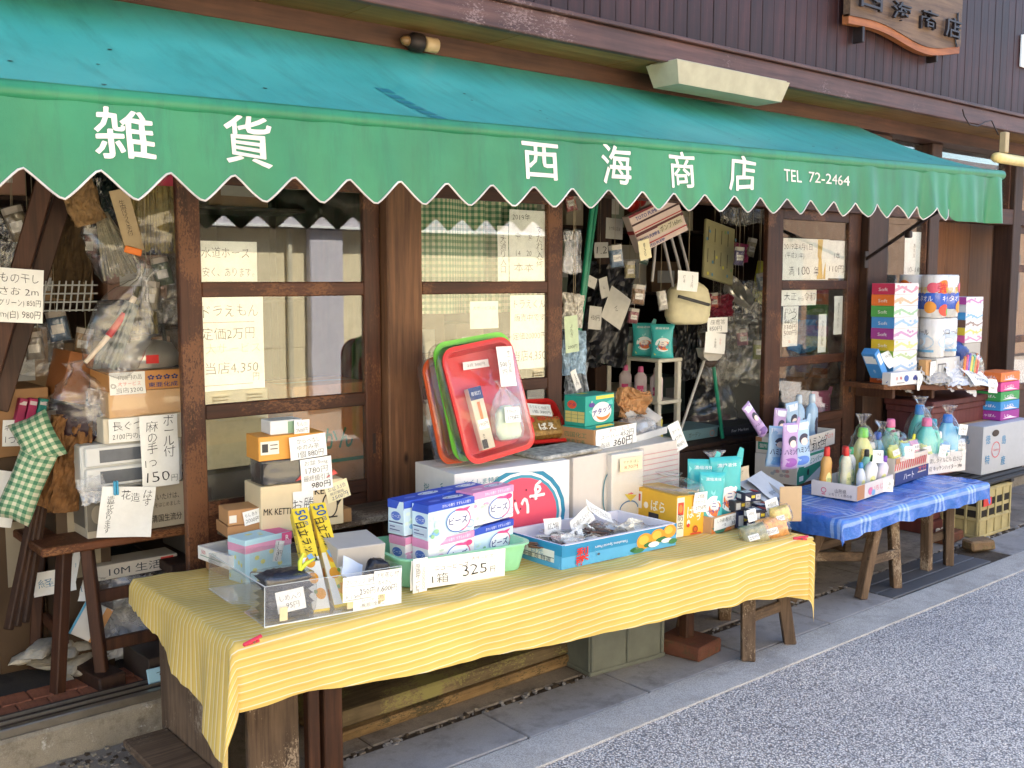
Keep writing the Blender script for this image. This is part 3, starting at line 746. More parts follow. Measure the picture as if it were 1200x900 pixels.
# ------------------------------------------------------------------ lamps under the soffit, shop board
def strip_lamp(label, xa, xb, y, z):
    r = root('strip_lamp', ((xa + xb) / 2, y, z), label, 'lamp')
    W2 = paint((168, 158, 130), .5, .14, 9)
    L = xb - xa
    vs = [(xa, y - .06, z), (xb, y - .06, z), (xb, y + .11, z), (xa, y + .11, z), (xa + .035, y - .075, z - .035), (xb - .035, y - .075, z - .035), (xb - .035, y + .12, z - .035), (xa + .035, y + .12, z - .035), (xa + .06, y - .045, z - .092), (xb - .06, y - .045, z - .092), (xb - .06, y + .095, z - .092), (xa + .06, y + .095, z - .092)]
    vs = [(xa, y - .07, z), (xb, y - .07, z), (xb, y + .11, z), (xa, y + .11, z), (xa + .035, y - .05, z - .092), (xb - .035, y - .05, z - .092), (xb - .035, y + .095, z - .092), (xa + .035, y + .095, z - .092)]
    part(MB().add(vs, [(0, 1, 2, 3), (4, 7, 6, 5), (0, 4, 5, 1), (1, 5, 6, 2), (2, 6, 7, 3), (3, 7, 4, 0)], W2), 'cover', r)
    part(MB().box((xa + .01, y - .06, z + .0005), (xb - .01, y + .10, z + .008), W2, .002), 'base_plate', r)
    return r
strip_lamp('white strip lamp housing under the soffit above the awning middle', 3.425, 4.236, 3.06, 2.478)
strip_lamp('white strip lamp partly seen at the upper left frame edge', .58, 1.19, 3.06, 2.58 - .09)
a = root('tube_lamp', on_y(1180, 186, 3.0), 'yellowed tube lamp under the soffit at the right edge', 'lamp')
p = on_y(1165, 184, 3.0)
YT = paint((214, 190, 120), .4, .1)
part(MB().loft([(0, .008, .008), (.012, .028, .028), (.05, .033, .033), (.5, .033, .033)], YT, 14, Matrix.Translation(p) @ Matrix.Rotation(math.radians(90), 4, 'Y')), 'tube', a)
part(MB().box(p + V((.10, -.02, .034)), p + V((.15, .02, .16)), paint((170, 150, 110), .6), .004), 'bracket', a)
a = root('porcelain_holder', on_y(488, 50, 3.30), 'small rusty lamp holder and white insulator under the soffit', 'lamp holder')
p = on_y(478, 48, 3.28)
part(MB().loft([(0, .02, .02), (.02, .036, .036), (.06, .036, .036), (.07, .02, .02)], IRON, 14, Matrix.Translation(p) @ Matrix.Rotation(math.radians(90), 4, 'Y')), 'holder', a)
part(MB().loft([(-.03, .008, .008), (-.02, .016, .016), (.0, .02, .02)], paint((120, 92, 60), .3), 12, Matrix.Translation(p) @ Matrix.Rotation(math.radians(90), 4, 'Y')), 'bulb', a)
part(MB().loft([(.075, .024, .024), (.08, .028, .028), (.13, .028, .028), (.135, .02, .02)], paint((176, 150, 112), .4), 14, Matrix.Translation(p) @ Matrix.Rotation(math.radians(90), 4, 'Y')), 'insulator', a)
a = root('cable', on_y(1150, 140, 3.03), 'thin black cable sagging from the fascia at right', 'cable')
pts = [on_y(*q, 3.02) for q in ((1128, 128), (1130, 136), (1136, 146), (1146, 148), (1154, 143), (1162, 141), (1166, 150), (1170, 158))]
part(MB().tube(pts, .004, IRON, 6), 'wire', a)
# carved board
bd = root('shop_board', on_y(1060, 30, 3.07), 'carved weathered wooden board with four raised characters on the upper wall', 'sign board')
P = lambda u, v, y=3.03: on_y(u, v, y)
tl, bl, br = P(990, -36), P(994, 23), P(1124, 54)
BW = wood('board_wood', (74, 54, 40), (118, 92, 68), None, 0, 'X', 1, .65, .35); BO = wood('board_edge_wood', (120, 66, 32), (168, 100, 52), None, 0, 'X', 1, .6, .2)
xa, xb = bl.x, br.x; L = xb - xa; zt = tl.z
def board_low(t): return .0 + .028 * math.sin(t * math.pi * 2.2 + .3) * (.4 + t) - .02 * t
poly = [(xa, zt + .1)] + [(xa + L * k / 24, bl.z - .004 + board_low(k / 24) + .02) for k in range(25)] + [(xb, zt + .1)]
part(MB().prism(poly, 3.02, 3.06, BW), 'board', bd)
part(MB().prism([(xa, bl.z + .03)] + [(xa + L * k / 24, bl.z - .022 + board_low(k / 24)) for k in range(25)] + [(xb, bl.z + .03)], 3.027, 3.065, BO), 'carved_edge', bd)
for s, q in (('西', (1003, -22, 1030, 16)), ('海', (1042, 0, 1063, 28)), ('商', (1077, 10, 1094, 38)), ('店', (1104, 19, 1121, 48))):
    c0, c1 = P(q[0], q[1], 3.015), P(q[2], q[3], 3.015)
    vs, fs, w_, h_ = glyphs(s, .006)
    mb = MB(); sc_ = (c0.z - c1.z) / h_; sx_ = (c1.x - c0.x) / w_
    for yy in (3.004,): mb.add([V(((c0.x + c1.x) / 2 + x * sx_, yy, (c0.z + c1.z) / 2 + y * sc_)) for x, y in vs], fs, IRON)
    o = part(mb, 'character', bd); m_ = o.modifiers.new('solid', 'SOLIDIFY'); m_.thickness = .017; m_.offset = -1
for xx in (xa + .12 * L, xa + .78 * L):
    part(MB().box((xx, 3.03, bl.z - .09), (xx + .02, 3.09, bl.z + .06), IRON, .003), 'bracket', bd)
o = MB()
c0 = P(1124, 14, 3.0)
o.grid(lambda i, j: V((c0.x + .05 * i + .012 * math.sin(j * 7), 3.0 + .05 * i + .008 * math.sin(j * 9), c0.z - .19 * j)), 3, 10, paint((150, 170, 196), .6, .6, 18))
a = o.build('torn_sticker'); tag(a, 'peeling blue and white sticker at the end of the carved board', 'sticker')
a = root('notice_plate', on_y(1198, 60, 3.09), 'white plate on the planks at the upper right corner', 'plate')
part(MB().box(on_y(1195, 78, 3.09), on_y(1195, 78, 3.09) + V((.25, -.008, .2)), PAPER, .002), 'plate', a)
# ================================================================== DISPLAY TABLES
TB = (.5865, -.0304)                                   # sloping table top: z = a + b x
def tz(x): return TB[0] + TB[1] * x
TX0, TX1 = 1.16, 3.60
def fy(x): return 2.565 - .064 * (x - 1.16)            # front edge of the table
tbl = root('display_table', (2.3, 2.9, 0), 'long low wooden display table under the yellow striped cloth', 'table')
def slab(xa, xb, ya, yb, dz0, dz1, mat, nm):
    mb = MB(); vs = []
    for x in (xa, xb):
        for y in (ya(x), yb(x)):
            for dz in (dz0, dz1): vs.append((x, y, tz(x) + dz))
    mb.add(vs, [(0, 1, 3, 2), (4, 6, 7, 5), (0, 4, 5, 1), (2, 3, 7, 6), (0, 2, 6, 4), (1, 5, 7, 3)], mat); return part(mb, nm, tbl)
for k in range(3):
    slab(TX0, TX1, (lambda x, k=k: fy(x) + (3.33 - fy(x)) * k / 3 + .002), (lambda x, k=k: fy(x) + (3.33 - fy(x)) * (k + 1) / 3 - .002), -.034, -.006, OLD_H, 'top_board')
wbox(tbl, 'side_panel', (1.205, 2.80, 0.002), (1.235, 3.25, .515), OLD_W, .004)
wbox(tbl, 'front_panel', (1.255, 2.70, 0.002), (1.42, 2.725, .51), OLD_W, .004)
wbox(tbl, 'foot_shelf', (1.06, 2.76, .06), (1.203, 3.2, .085), OLD_H, .004)
wbox(tbl, 'leg', (1.452, 2.70, 0.002), (1.492, 2.735, .51), STOOL_Z, .004)
wbox(tbl, 'leg', (1.51, 2.705, 0.002), (1.575, 2.75, .50), STOOL_Z, .004)
wbox(tbl, 'leg', (1.60, 3.15, 0.003), (1.66, 3.21, .50), STOOL_Z, .004)
part(MB().box((0, 0, 0), (.26, .022, .04), STOOL_Z, .003, Matrix.Translation((1.578, 2.72, .29)) @ Matrix.Rotation(math.radians(-38), 4, 'Y')), 'brace', tbl)
# right trestle
ts = root('trestle', (3.45, 2.6, 0), 'weathered grey trestle stool holding up the right end of the table', 'trestle')
def beam(r, nm, a, b, w1, w2, mat):
    a, b = V(a), V(b); t = (b - a); L = t.length; q = t.to_track_quat('Z', 'Y').to_matrix().to_4x4()
    return part(MB().box((-w1 / 2, -w2 / 2, 0), (w1 / 2, w2 / 2, L), mat, .004, Matrix.Translation(a) @ q), nm, r)
for (x1, y1), (x2, y2) in (((3.32, 2.47), (3.37, 2.52)), ((3.62, 2.48), (3.57, 2.53)), ((3.36, 2.86), (3.40, 2.80)), ((3.66, 2.86), (3.60, 2.80))):
    beam(ts, 'leg', (x1, y1, .004), (x2, y2, .44), .055, .05, OLD_W)
beam(ts, 'stretcher', (3.335, 2.495, .17), (3.605, 2.505, .17), .022, .045, OLD_H)
beam(ts, 'stretcher', (3.36, 2.84, .2), (3.64, 2.84, .2), .022, .045, OLD_H)
beam(ts, 'side_rail', (3.355, 2.50, .25), (3.38, 2.84, .25), .022, .04, OLD_H)
wbox(ts, 'seat', (3.33, 2.5, .43), (3.63, 2.86, .452), OLD_H, .005)
# middle prop on a brick
BRICK = concrete('old_brick', (88, 54, 42), (118, 74, 56), (76, 70, 48), 4, .25, .5)
fbk = frame((820, 778), (845, 764), .004, d=.21, h=.065)
bc = MB().box((0, 0, 0), (fbk.w, fbk.d, fbk.h), BRICK, .007, jit=.004).build('brick_block', None, fbk.M); tag(bc, 'mossy red brick under the wooden prop below the table', 'brick')
pp_ = fbk.M @ V((fbk.w * .5, fbk.d * .55, fbk.h + .001))
pr = root('prop_post', pp_, 'short wooden prop standing on the brick below the table', 'post')
beam(pr, 'post', pp_, (pp_.x, pp_.y, .452), .05, .045, STOOL_Z)
beam(pr, 'head', (pp_.x - .1, pp_.y, .455), (pp_.x + .1, pp_.y, .452), .03, .045, STOOL_Z)
# cloth
def cloth_mesh():
    A0, A1 = .36, .23
    hem = [(1.10, .36), (1.24, .36), (1.36, .37), (1.5, .355), (1.75, .34), (1.92, .333), (2.18, .325), (2.3, .312), (2.56, .30), (2.71, .296), (2.86, .30), (3.0, .291), (3.18, .285), (3.49, .24), (3.7, .19)]
    def hz(x):
        for (xa, za), (xb, zb_) in zip(hem, hem[1:]):
            if xa <= x <= xb: return za + (zb_ - za) * (x - xa) / (xb - xa)
        return hem[0][1] if x < hem[0][0] else hem[-1][1]
    nx, ny = 190, 84; L = TX1 - TX0
    vs = []; uv = []
    e = .008
    for j in range(ny + 1):
        for i in range(nx + 1):
            t = j / ny; q = i / nx
            # front drop first, so that the hem follows the table
            nt = .52
            if t <= nt: b = 0; s = t / nt
            else: b = (t - nt) / (1 - nt); s = 1
            if q < .10:
                a = (.10 - q) / .10; x = TX0; sgn = -1
                amax = A0 * (.22 + .78 * s ** 1.6)
            elif q > .925:
                a = (q - .925) / .075; x = TX1; sgn = 1; amax = A1 * (.5 + .5 * s)
            else: a = 0; sgn = 0; amax = 0; x = TX0 + L * (q - .10) / .825
            yf = fy(x); y = 3.335 + (yf - 3.335) * s; z = tz(x) + e
            bd_ = b * (tz(x) - hz(x)); ad = a * amax
            if i == 0: ad += .012 * nz((j * .9, 3, 1), 1) + .01 * nz((j * .23, 3, 1), 1)
            P_ = V((x, y, z)); eta = (3.335 - y) + bd_
            z += .004 * nz((x * 5, y * 5, 3), 1) * (1 if not b else 0)
            if ad and bd_:
                down = math.hypot(ad, bd_) * .985 + .10 * min(ad, bd_) ; ph = math.atan2(ad, bd_)
                o_ = .018 + .05 * math.sin(2 * ph) * min(1, down * 3) - .02 * math.sin(6 * ph) * down * 2
                if sgn > 0: o_ = .015 + .03 * math.sin(2 * ph)
                P_ = V((x + sgn * (math.sin(ph) * o_ + .03 * down * math.sin(ph)), y - math.cos(ph) * o_ - .01 * math.sin(7 * ph) * down, z - down))
            elif bd_:
                k = min(1, bd_ / .03)
                wv = (.010 * math.sin(x * 9 + 1.2 * math.sin(x * 3.1)) + .012 * nz((x * 4, 0, 8), 1) + .007 * nz((x * 16, bd_ * 3, 8), 1)) * (bd_ / .2) + .006 * nz((x * 7, bd_ * 14, 4), 1) * min(1, bd_ / .05)
                if x > 3.05: wv += .016 * math.sin((x - 3.05) * 24) * (bd_ / .2)
                P_ = V((x, y - .018 * math.sin(k * math.pi / 2) - wv - .01 * k, z - bd_ + .010 * (1 - k) * 0))
            elif ad:
                k = min(1, ad / .03)
                wv = .012 * math.sin(y * 22) * (ad / .2) + .008 * nz((y * 12, 2, 2), 1) * (ad / .1)
                P_ = V((x + sgn * (.014 * math.sin(k * math.pi / 2) + .10 * ad * (1 - s * .6)) - wv, y, z - ad))
            else:
                P_.z = z + (.008 * max(0, nz((x * 9, y * 3, 5), 1)) + .006 * max(0, 1 - 5 * abs(nz((x * 2.5, y * 2.5, 7), 1))))
            vs.append(P_); uv.append((x + sgn * ad, eta))
    fs = [(j * (nx + 1) + i, j * (nx + 1) + i + 1, (j + 1) * (nx + 1) + i + 1, (j + 1) * (nx + 1) + i) for j in range(ny) for i in range(nx)]
    me = bpy.data.meshes.new('tablecloth'); me.from_pydata([tuple(p) for p in vs], [], fs)
    ul = me.uv_layers.new(name='UVMap')
    for lp in me.loops: ul.data[lp.index].uv = uv[lp.vertex_index]
    me.polygons.foreach_set('use_smooth', [True] * len(fs)); return me
def _stripe(n, l, b):
    tc = n.new('ShaderNodeTexCoord'); sp = n.new('ShaderNodeSeparateXYZ'); l.new(tc.outputs['UV'], sp.inputs[0])
    md = n.new('ShaderNodeMath'); md.operation = 'MULTIPLY'; md.inputs[1].default_value = 1 / .0235; l.new(sp.outputs[1], md.inputs[0])
    fr = n.new('ShaderNodeMath'); fr.operation = 'FRACT'; l.new(md.outputs[0], fr.inputs[0])
    Yc = lin((218, 187, 104)); Wc = lin((220, 211, 178)); D = lin((209, 173, 92))
    r = ramp(n, [(.0, Yc), (.40, Yc), (.43, Wc), (.52, Wc), (.55, Yc), (.78, D), (1, Yc)]); l.new(fr.outputs[0], r.inputs[0])
    t = tex(n, l, 3, detail=5); rr = ramp(n, [(.3, (.9, .9, .9)), (.7, (1.05, 1.05, 1.05))]); l.new(t.outputs[0], rr.inputs[0])
    c = mixc(n, l, 1.0, r.outputs[0], rr.outputs[0], 'MULTIPLY'); l.new(c, b.inputs['Base Color']); b.inputs['Roughness'].default_value = .85; b.inputs['Specular IOR Level'].default_value = .15
    f = tex(n, l, 9, detail=4, stretch=(1, 1, .5)); bump(n, l, b, f.outputs[0], .35, .02)
me = cloth_mesh(); me.materials.append(cloth('striped_cloth', _stripe)); o = link('tablecloth', me); tag(o, 'yellow cloth with fine white stripes draped over the long table', 'tablecloth')
PINK = paint((206, 54, 76), .4, .1)
for (u, v, lb, ang) in ((293, 752, 'pink clothes peg clipped at the left end of the yellow cloth', 60), (935, 631, 'pink clothes peg clipped at the right end of the yellow cloth', 10)):
    c = on_z(u, v, (TB[0] + .012, TB[1])); r = root('clothes_peg', Matrix.Translation(c + V((0, -.012, .004))) @ Matrix.Rotation(math.radians(-40 + ang), 4, 'Z') @ Matrix.Rotation(math.radians(35), 4, 'X'), lb, 'clothes peg', 'pink clothes pegs')
    for s in (-1, 1):
        MB().box((-.032, -.005, -.0035), (.032, .005, .0035), PINK, .002, Matrix.Translation((0, 0, s * .005)) @ Matrix.Rotation(math.radians(s * -8), 4, 'Y')).build('jaw', r)
    MB().tube([(.005, -.006, 0), (.005, .006, 0)], .004, ALU, 8).build('spring', r)
# ---- blue table
ZB = .46
bt = root('work_table', (4.7, 2.75, 0), 'low old wooden table under the blue plastic sheet', 'table')
wbox(bt, 'top_board', (4.06, 2.53, ZB - .04), (5.44, 3.08, ZB - .006), OLD_H, .004)
for a, b in (((4.40, 2.62), (4.5, 2.6)), ((4.69, 2.60), (4.66, 2.62)), ((5.10, 2.66), (5.08, 2.66)), ((5.28, 2.63), (5.27, 2.64)), ((4.50, 2.97), (4.52, 2.95)), ((5.12, 3.0), (5.12, 2.98)), ((4.16, 3.0), (4.18, 2.98)), ((4.12, 2.82), (4.22, 2.7))):
    beam(bt, 'leg', (a[0], a[1], .005), (b[0], b[1], ZB - .042), .05, .045, OLD_W)
for a, b in (((4.42, 2.60, .19), (4.68, 2.59, .19)), ((5.10, 2.66, .17), (5.28, 2.66, .17)), ((4.46, 2.95, .17), (5.12, 2.95, .17)), ((4.14, 2.9, .2), (4.45, 2.64, .2))): beam(bt, 'stretcher', a, b, .02, .045, OLD_H)
def _blue(n, l, b):
    tc = n.new('ShaderNodeTexCoord'); sp = n.new('ShaderNodeSeparateXYZ'); l.new(tc.outputs['UV'], sp.inputs[0])
    def lines(out, per, n_):
        md = n.new('ShaderNodeMath'); md.operation = 'MULTIPLY'; md.inputs[1].default_value = 1 / per; l.new(out, md.inputs[0])
        fr = n.new('ShaderNodeMath'); fr.operation = 'FRACT'; l.new(md.outputs[0], fr.inputs[0])
        cols = [(0, (0, 0, 0))]
        for k in range(3): a = .30 + k * .10; cols += [(a, (0, 0, 0)), (a + .012, (1, 1, 1)), (a + .05, (1, 1, 1)), (a + .062, (0, 0, 0))]
        r = ramp(n, cols[:14]); r.color_ramp.interpolation = 'LINEAR'; l.new(fr.outputs[0], r.inputs[0]); return r.outputs[0]
    L1 = lines(sp.outputs[0], .34, 3); L2 = lines(sp.outputs[1], .34, 3)
    ad = mixc(n, l, 1.0, L1, L2, 'ADD'); mu = mixc(n, l, 1.0, ad, (.42, .42, .42), 'MULTIPLY')
    t = tex(n, l, 4, detail=4); r0 = ramp(n, [(.3, lin((52, 100, 190))), (.7, lin((74, 126, 208)))]); l.new(t.outputs[0], r0.inputs[0])
    c = mixc(n, l, mu, r0.outputs[0], lin((176, 204, 238))); l.new(c, b.inputs['Base Color']); b.inputs['Roughness'].default_value = .22; b.inputs['Specular IOR Level'].default_value = .6
    f = tex(n, l, 14, detail=5, rough=.6); bump(n, l, b, f.outputs[0], .9, .02)
def blue_sheet():
    nx, ny = 110, 60; vs = []; uv = []
    xa, xb, ya, yb = 4.05, 5.45, 2.515, 3.09; D = .085
    for j in range(ny + 1):
        for i in range(nx + 1):
            X = xa - D + (xb - xa + 2 * D) * i / nx; Yv = yb - (yb - ya + D) * j / ny
            a = max(0, xa - X, X - xb); b = max(0, ya - Yv); sg = -1 if X < xa else 1
            x = min(max(X, xa), xb); y = max(Yv, ya); z = ZB
            dn = math.hypot(a, b); ph = math.atan2(a, b) if dn else 0
            o_ = .012 * min(1, dn / .015) + .006 * math.sin(X * 40 + Yv * 33) * dn / D + .01 * nz((X * 9, Yv * 9, 1), 1) * dn / D
            hemd = 1 + .22 * nz((X * 5, Yv * 5, 2), 1)
            p = V((x + sg * math.sin(ph) * o_, y - math.cos(ph) * o_ * (1 if dn else 0), z - dn * hemd + (.005 * nz((X * 8, Yv * 8, 4), 1) + .006 * max(0, 1 - 6 * abs(nz((X * 5, Yv * 5, 4), 1))) if not dn else 0)))
            vs.append(p); uv.append((X, Yv))
    fs = [(j * (nx + 1) + i, (j + 1) * (nx + 1) + i, (j + 1) * (nx + 1) + i + 1, j * (nx + 1) + i + 1) for j in range(ny) for i in range(nx)]
    me = bpy.data.meshes.new('plastic_sheet'); me.from_pydata([tuple(p) for p in vs], [], fs); ul = me.uv_layers.new(name='UVMap')
    for lp in me.loops: ul.data[lp.index].uv = uv[lp.vertex_index]
    me.polygons.foreach_set('use_smooth', [True] * len(fs)); return me
me = blue_sheet(); me.materials.append(cloth('blue_checked_sheet', _blue)); o = link('plastic_sheet', me); tag(o, 'shiny blue checked plastic sheet wrapped over the right hand table', 'table cover')

# ================================================================== GOODS: makers
def nudge(f, dx=0, dy=0, dz=0):
    f.M = f.M @ Matrix.Translation((dx, dy, dz)); return f
def sub(f, x, y, z, w, d, h, rz=0, lean=0, tilt=0):
    """a block standing inside frame f at local x, y, z"""
    g_ = Fr(); g_.w, g_.d, g_.h = w, d, h
    g_.M = f.M @ Matrix.Translation((x, y, z)) @ Matrix.Rotation(math.radians(rz), 4, 'Z') @ Matrix.Rotation(math.radians(lean), 4, 'X') @ Matrix.Rotation(math.radians(tilt), 4, 'Y'); return g_
def crumple(w, d, h, seed, amp=.2, sc=7.0):
    def fn(p):
        q = nv3(p, sc, seed); s = min(w, d, h)
        k = (1 - 2.2 * abs(nz(p, sc * 2.2, seed + 5))) * .5 + (1 - 2.2 * abs(nz(p, sc * 5, seed + 11))) * .28
        n_ = V((p.x, p.y, (p.z - h / 2) * .3)); n_ = n_.normalized() if n_.length > 1e-6 else V((0, 0, 1))
        return p + V((q.x, q.y, q.z)) * s * amp + n_ * (k - .3) * s * amp * .8
    return fn
def bag_mesh(w, d, h, mat, seed=0, amp=.16, tie=True, n=36):
    """filled soft bag, gathered at the top when tied"""
    if tie: prof = [(0, .55), (.03, .80), (.15, .98), (.35, 1.0), (.55, .92), (.70, .66), (.80, .34), (.86, .13), (.91, .20), (1.0, .38)]
    else: prof = [(0, .62), (.04, .86), (.2, 1.0), (.5, 1.0), (.8, .88), (.93, .66), (1.0, .40)]
    secs = []; N = 26; rnd = random.Random(seed)
    for k in range(N + 1):
        z = k / N
        for (za, ra), (zb_, rb) in zip(prof, prof[1:]):
            if za <= z <= zb_: r = ra + (rb - ra) * (z - za) / (zb_ - za); break
        secs.append((z * h, r * w / 2, r * d / 2))
    base = crumple(w, d, h, seed, amp, 2.6 / max(w, d, h))
    def fn(p):
        p2 = base(p); t = max(0, min(1, p.z / h))
        if tie and t > .5:                        # gathers running up to the knot
            a = math.atan2(p.y, p.x); g_ = 1 + .28 * math.sin(a * 9 + seed) * min(1, (t - .5) * 3); p2 = V((p2.x * g_, p2.y * g_, p2.z))
        if p.z < h * .03: p2.z = max(0, p.z)
        return p2
    return MB().loft(secs, mat, n, fn=fn, pw=2.8)
def bag(name, label, cat, M, w, d, h, mat, seed=0, amp=.16, tie=True, group=None, kids=()):
    o = bag_mesh(w, d, h, mat, seed, amp, tie).build(name, None, M); tag(o, label, cat, group); return o
def crumpled_sheet(w, h, mat, amp=.3, seed=0, n=22):
    """a sheet of paper, cloth or film crushed into folds"""
    mb = MB()
    def fn(i, j):
        x, z = (i - .5), (j - .5); s = min(w, h)
        q = nv3((x * 2.2, z * 2.2, seed), 1, seed); r1 = 1 - 2.4 * abs(nz((x * 4, z * 4, seed), 1, seed + 2)); r2 = 1 - 2.4 * abs(nz((x * 9, z * 9, seed), 1, seed + 4))
        return V((x * w + q.x * s * amp * .8, (r1 * .6 + r2 * .25 + q.y * .8) * s * amp, z * h + q.z * s * amp * .8))
    return mb.grid(fn, n, n, mat, 'film' in mat.name)
def sticks(w, d, h, mat, n, seed, r=.003, spread=.3):
    rnd = random.Random(seed); mb = MB()
    for k in range(n):
        a = rnd.uniform(0, 6.28); q = math.sqrt(rnd.random()); x, y = q * math.cos(a) * w / 2, q * math.sin(a) * d / 2
        b = rnd.uniform(.85, 1.0); mb.tube([(x, y, h * (1 - b)), (x * (1 - spread * .5), y * (1 - spread * .5), h * .55), (x * (1 - spread), y * (1 - spread), h)], r * rnd.uniform(.7, 1.3), mat, 5)
    return mb
def puff(w, h, t, mat, seed=0, M=None):
    """flat sealed packet: puffed middle, crimped ends; lies in x-z, thickness along y"""
    mb = MB()
    for s in (-1, 1):
        def fn(i, j):
            x, z = i - .5, j - .5; e = max(0, 1 - (2 * abs(x)) ** 5) ** .5 * max(0, 1 - (2.18 * min(.4586, abs(z))) ** 4) ** .6
            c = 1 + .35 * (1 - 2.2 * abs(nz((x * 5, z * 5, seed), 1, seed)))
            return V((x * w * (1 - .04 * e), s * t / 2 * e * c + .003 * nz((x * 6, z * 6, 3), 1, seed), z * h * (1 - .05 * e)))
        mb.grid(fn, 14, 14, mat)
    return mb
def packet(name, label, cat, M, w, h, t, mat, art=None, seed=0, group=None, clear=False):
    o = puff(w, h, t, mat, seed).build(name, None, M, weld=True); tag(o, label, cat, group)
    if clear: puff(w * 1.12, h * 1.12, t * 1.5, FILM, seed + 3).build('film', o, weld=True)
    if art:
        A = Art(lambda x, y, k: V((x - w / 2, -t * .62 * max(0, 1 - (2 * abs(x / w - .5)) ** 4) ** .5 - .003 - k * .0003, y - h / 2))); draw(A, w, h, art, 5); link('printed_panel', A.mb.mesh('printed_panel'), o)
    return o
def wrap(label, f, pad=.008, seed=1, mat=None, tail=.0, name='plastic_wrap', amp=.05):
    """loose clear film around the block f"""
    w, d, h = f.w + 2 * pad, f.d + 2 * pad, f.h + pad
    secs = [(0, w / 2, d / 2), (h * .05, w / 2, d / 2), (h * .35, w / 2 * 1.01, d / 2 * 1.02), (h * .7, w / 2, d / 2), (h, w / 2 * .98, d / 2 * .95)]
    if tail: secs += [(h + tail * .25, w * .36, d * .3), (h + tail * .5, w * .16, d * .14), (h + tail, w * .26, d * .18)]
    S2 = []
    for (a_, b_) in zip(secs, secs[1:]):
        for k in range(4): S2.append(tuple(x + (y - x) * k / 4 for x, y in zip(a_, b_)))
    S2.append(secs[-1]); mb = MB().loft(S2, mat or FILM, 56, fn=crumple(w, d, h, seed, amp, 9), cap=True, pw=9)
    o = mb.build(name, None, f.M @ Matrix.Translation((f.w / 2, f.d / 2, .001))); tag(o, label, 'plastic wrap'); return o
def pouch_surf(w, t, h):
    def half(z):
        q = min(1.0, max(0.0, z / h)); return max(.002, t / 2 * (1 - q) ** .55 * (.55 + .45 * min(1, q / .12)))
    def hw(z):
        q = z / h; return w / 2 * (1 - .10 * math.sin(math.pi * min(1, q)) )
    def surf(x, y, k):
        xx = max(-.999, min(.999, x / hw(y))); return V((x, -half(y) * (1 - abs(xx) ** 2.2) ** .6 - .0012 - k * .0003, y))
    return half, hw, surf
def pouch(name, label, cat, M, w, h, t, mat, art=None, group=None, spout=True, seed=0):
    half, hw, surf = pouch_surf(w, t, h); secs = []
    for k in range(13):
        z = h * k / 12; secs.append((z, hw(z), half(z)))
    mb = MB().loft(secs, mat, 28, pw=2.2, fn=(lambda p: p + V((0, .004 * nz(p, 40, seed), 0))))
    if spout: mb.prism([(w * .30, h * .94), (w * .5, h * .86), (w * .56, h * 1.10), (w * .44, h * 1.13)], -.0025, .0025, mat)
    o = mb.build(name, None, M); tag(o, label, cat, group)
    if art:
        A = Art(lambda x, y, k: surf(x - w / 2, y, k)); draw(A, w, h, art, 5); link('printed_panel', A.mb.mesh('printed_panel'), o)
    return o
def bottle(name, label, cat, M, h, r, body, cap, kind='plain', art=None, flat=1.0, group=None, liquid=None):
    """kinds: plain, round, squeeze, handle"""
    P_ = {'plain': [(.86, 0), (1, .02), (1, .62), (.92, .70), (.55, .79), (.42, .82), (.42, .84)],
          'round': [(.80, 0), (1, .05), (1.0, .45), (.90, .62), (.6, .76), (.40, .82), (.38, .85)],
          'squeeze': [(.85, 0), (.98, .03), (1, .30), (.86, .50), (.92, .66), (.70, .76), (.42, .80), (.40, .82)],
          'handle': [(.92, 0), (1, .03), (1, .50), (.92, .62), (.70, .74), (.42, .84), (.40, .86)]}[kind]
    pr_ = [(a * r, z * h) for a, z in P_]; zt = pr_[-1][1]
    o = MB().loft([(z, a, a * flat) for a, z in pr_], body, 24, pw=2.3 if flat < 1 else 2).build(name, None, M); tag(o, label, cat, group)
    cr_ = r * .44
    MB().loft([(zt - .004, cr_, cr_), (zt + .001, cr_ * 1.04, cr_ * 1.04), (h * .97, cr_ * .94, cr_ * .94), (h, cr_ * .80, cr_ * .80)], cap, 18).build('cap', o)
    if kind == 'handle':
        MB().tube([(r * .45, 0, h * .76), (r * 1.0, 0, h * .74), (r * 1.18, 0, h * .62), (r * .98, 0, h * .48)], r * .16, body, 10).build('handle', o)
    if art:
        zs = [z for _, z in pr_]
        def rad(z):
            for (ra, za), (rb, zb_) in zip(pr_, pr_[1:]):
                if za <= z <= zb_: return ra + (rb - ra) * (z - za) / max(1e-6, zb_ - za)
            return pr_[-1][0]
        A = Art(lambda x, y, k: (lambda R, th: V((R * math.sin(th), -R * flat * math.cos(th), y)))(rad(y) + .0012 + k * .0003, (x / r - 1.3)))
        draw(A, 2.6 * r, h * .62, art, 8); link('label_print', A.mb.mesh('label_print'), o)
    return o
def up(p, rz=0.0, lean=0.0, tilt=0.0):
    return Matrix.Translation(p) @ Matrix.Rotation(math.radians(rz), 4, 'Z') @ Matrix.Rotation(math.radians(lean), 4, 'X') @ Matrix.Rotation(math.radians(tilt), 4, 'Y')
FACE = -38                                              # turn that faces the street corner where one looks from
# ================================================================== GOODS ON THE YELLOW TABLE
TC = (TB[0] + .012, TB[1])
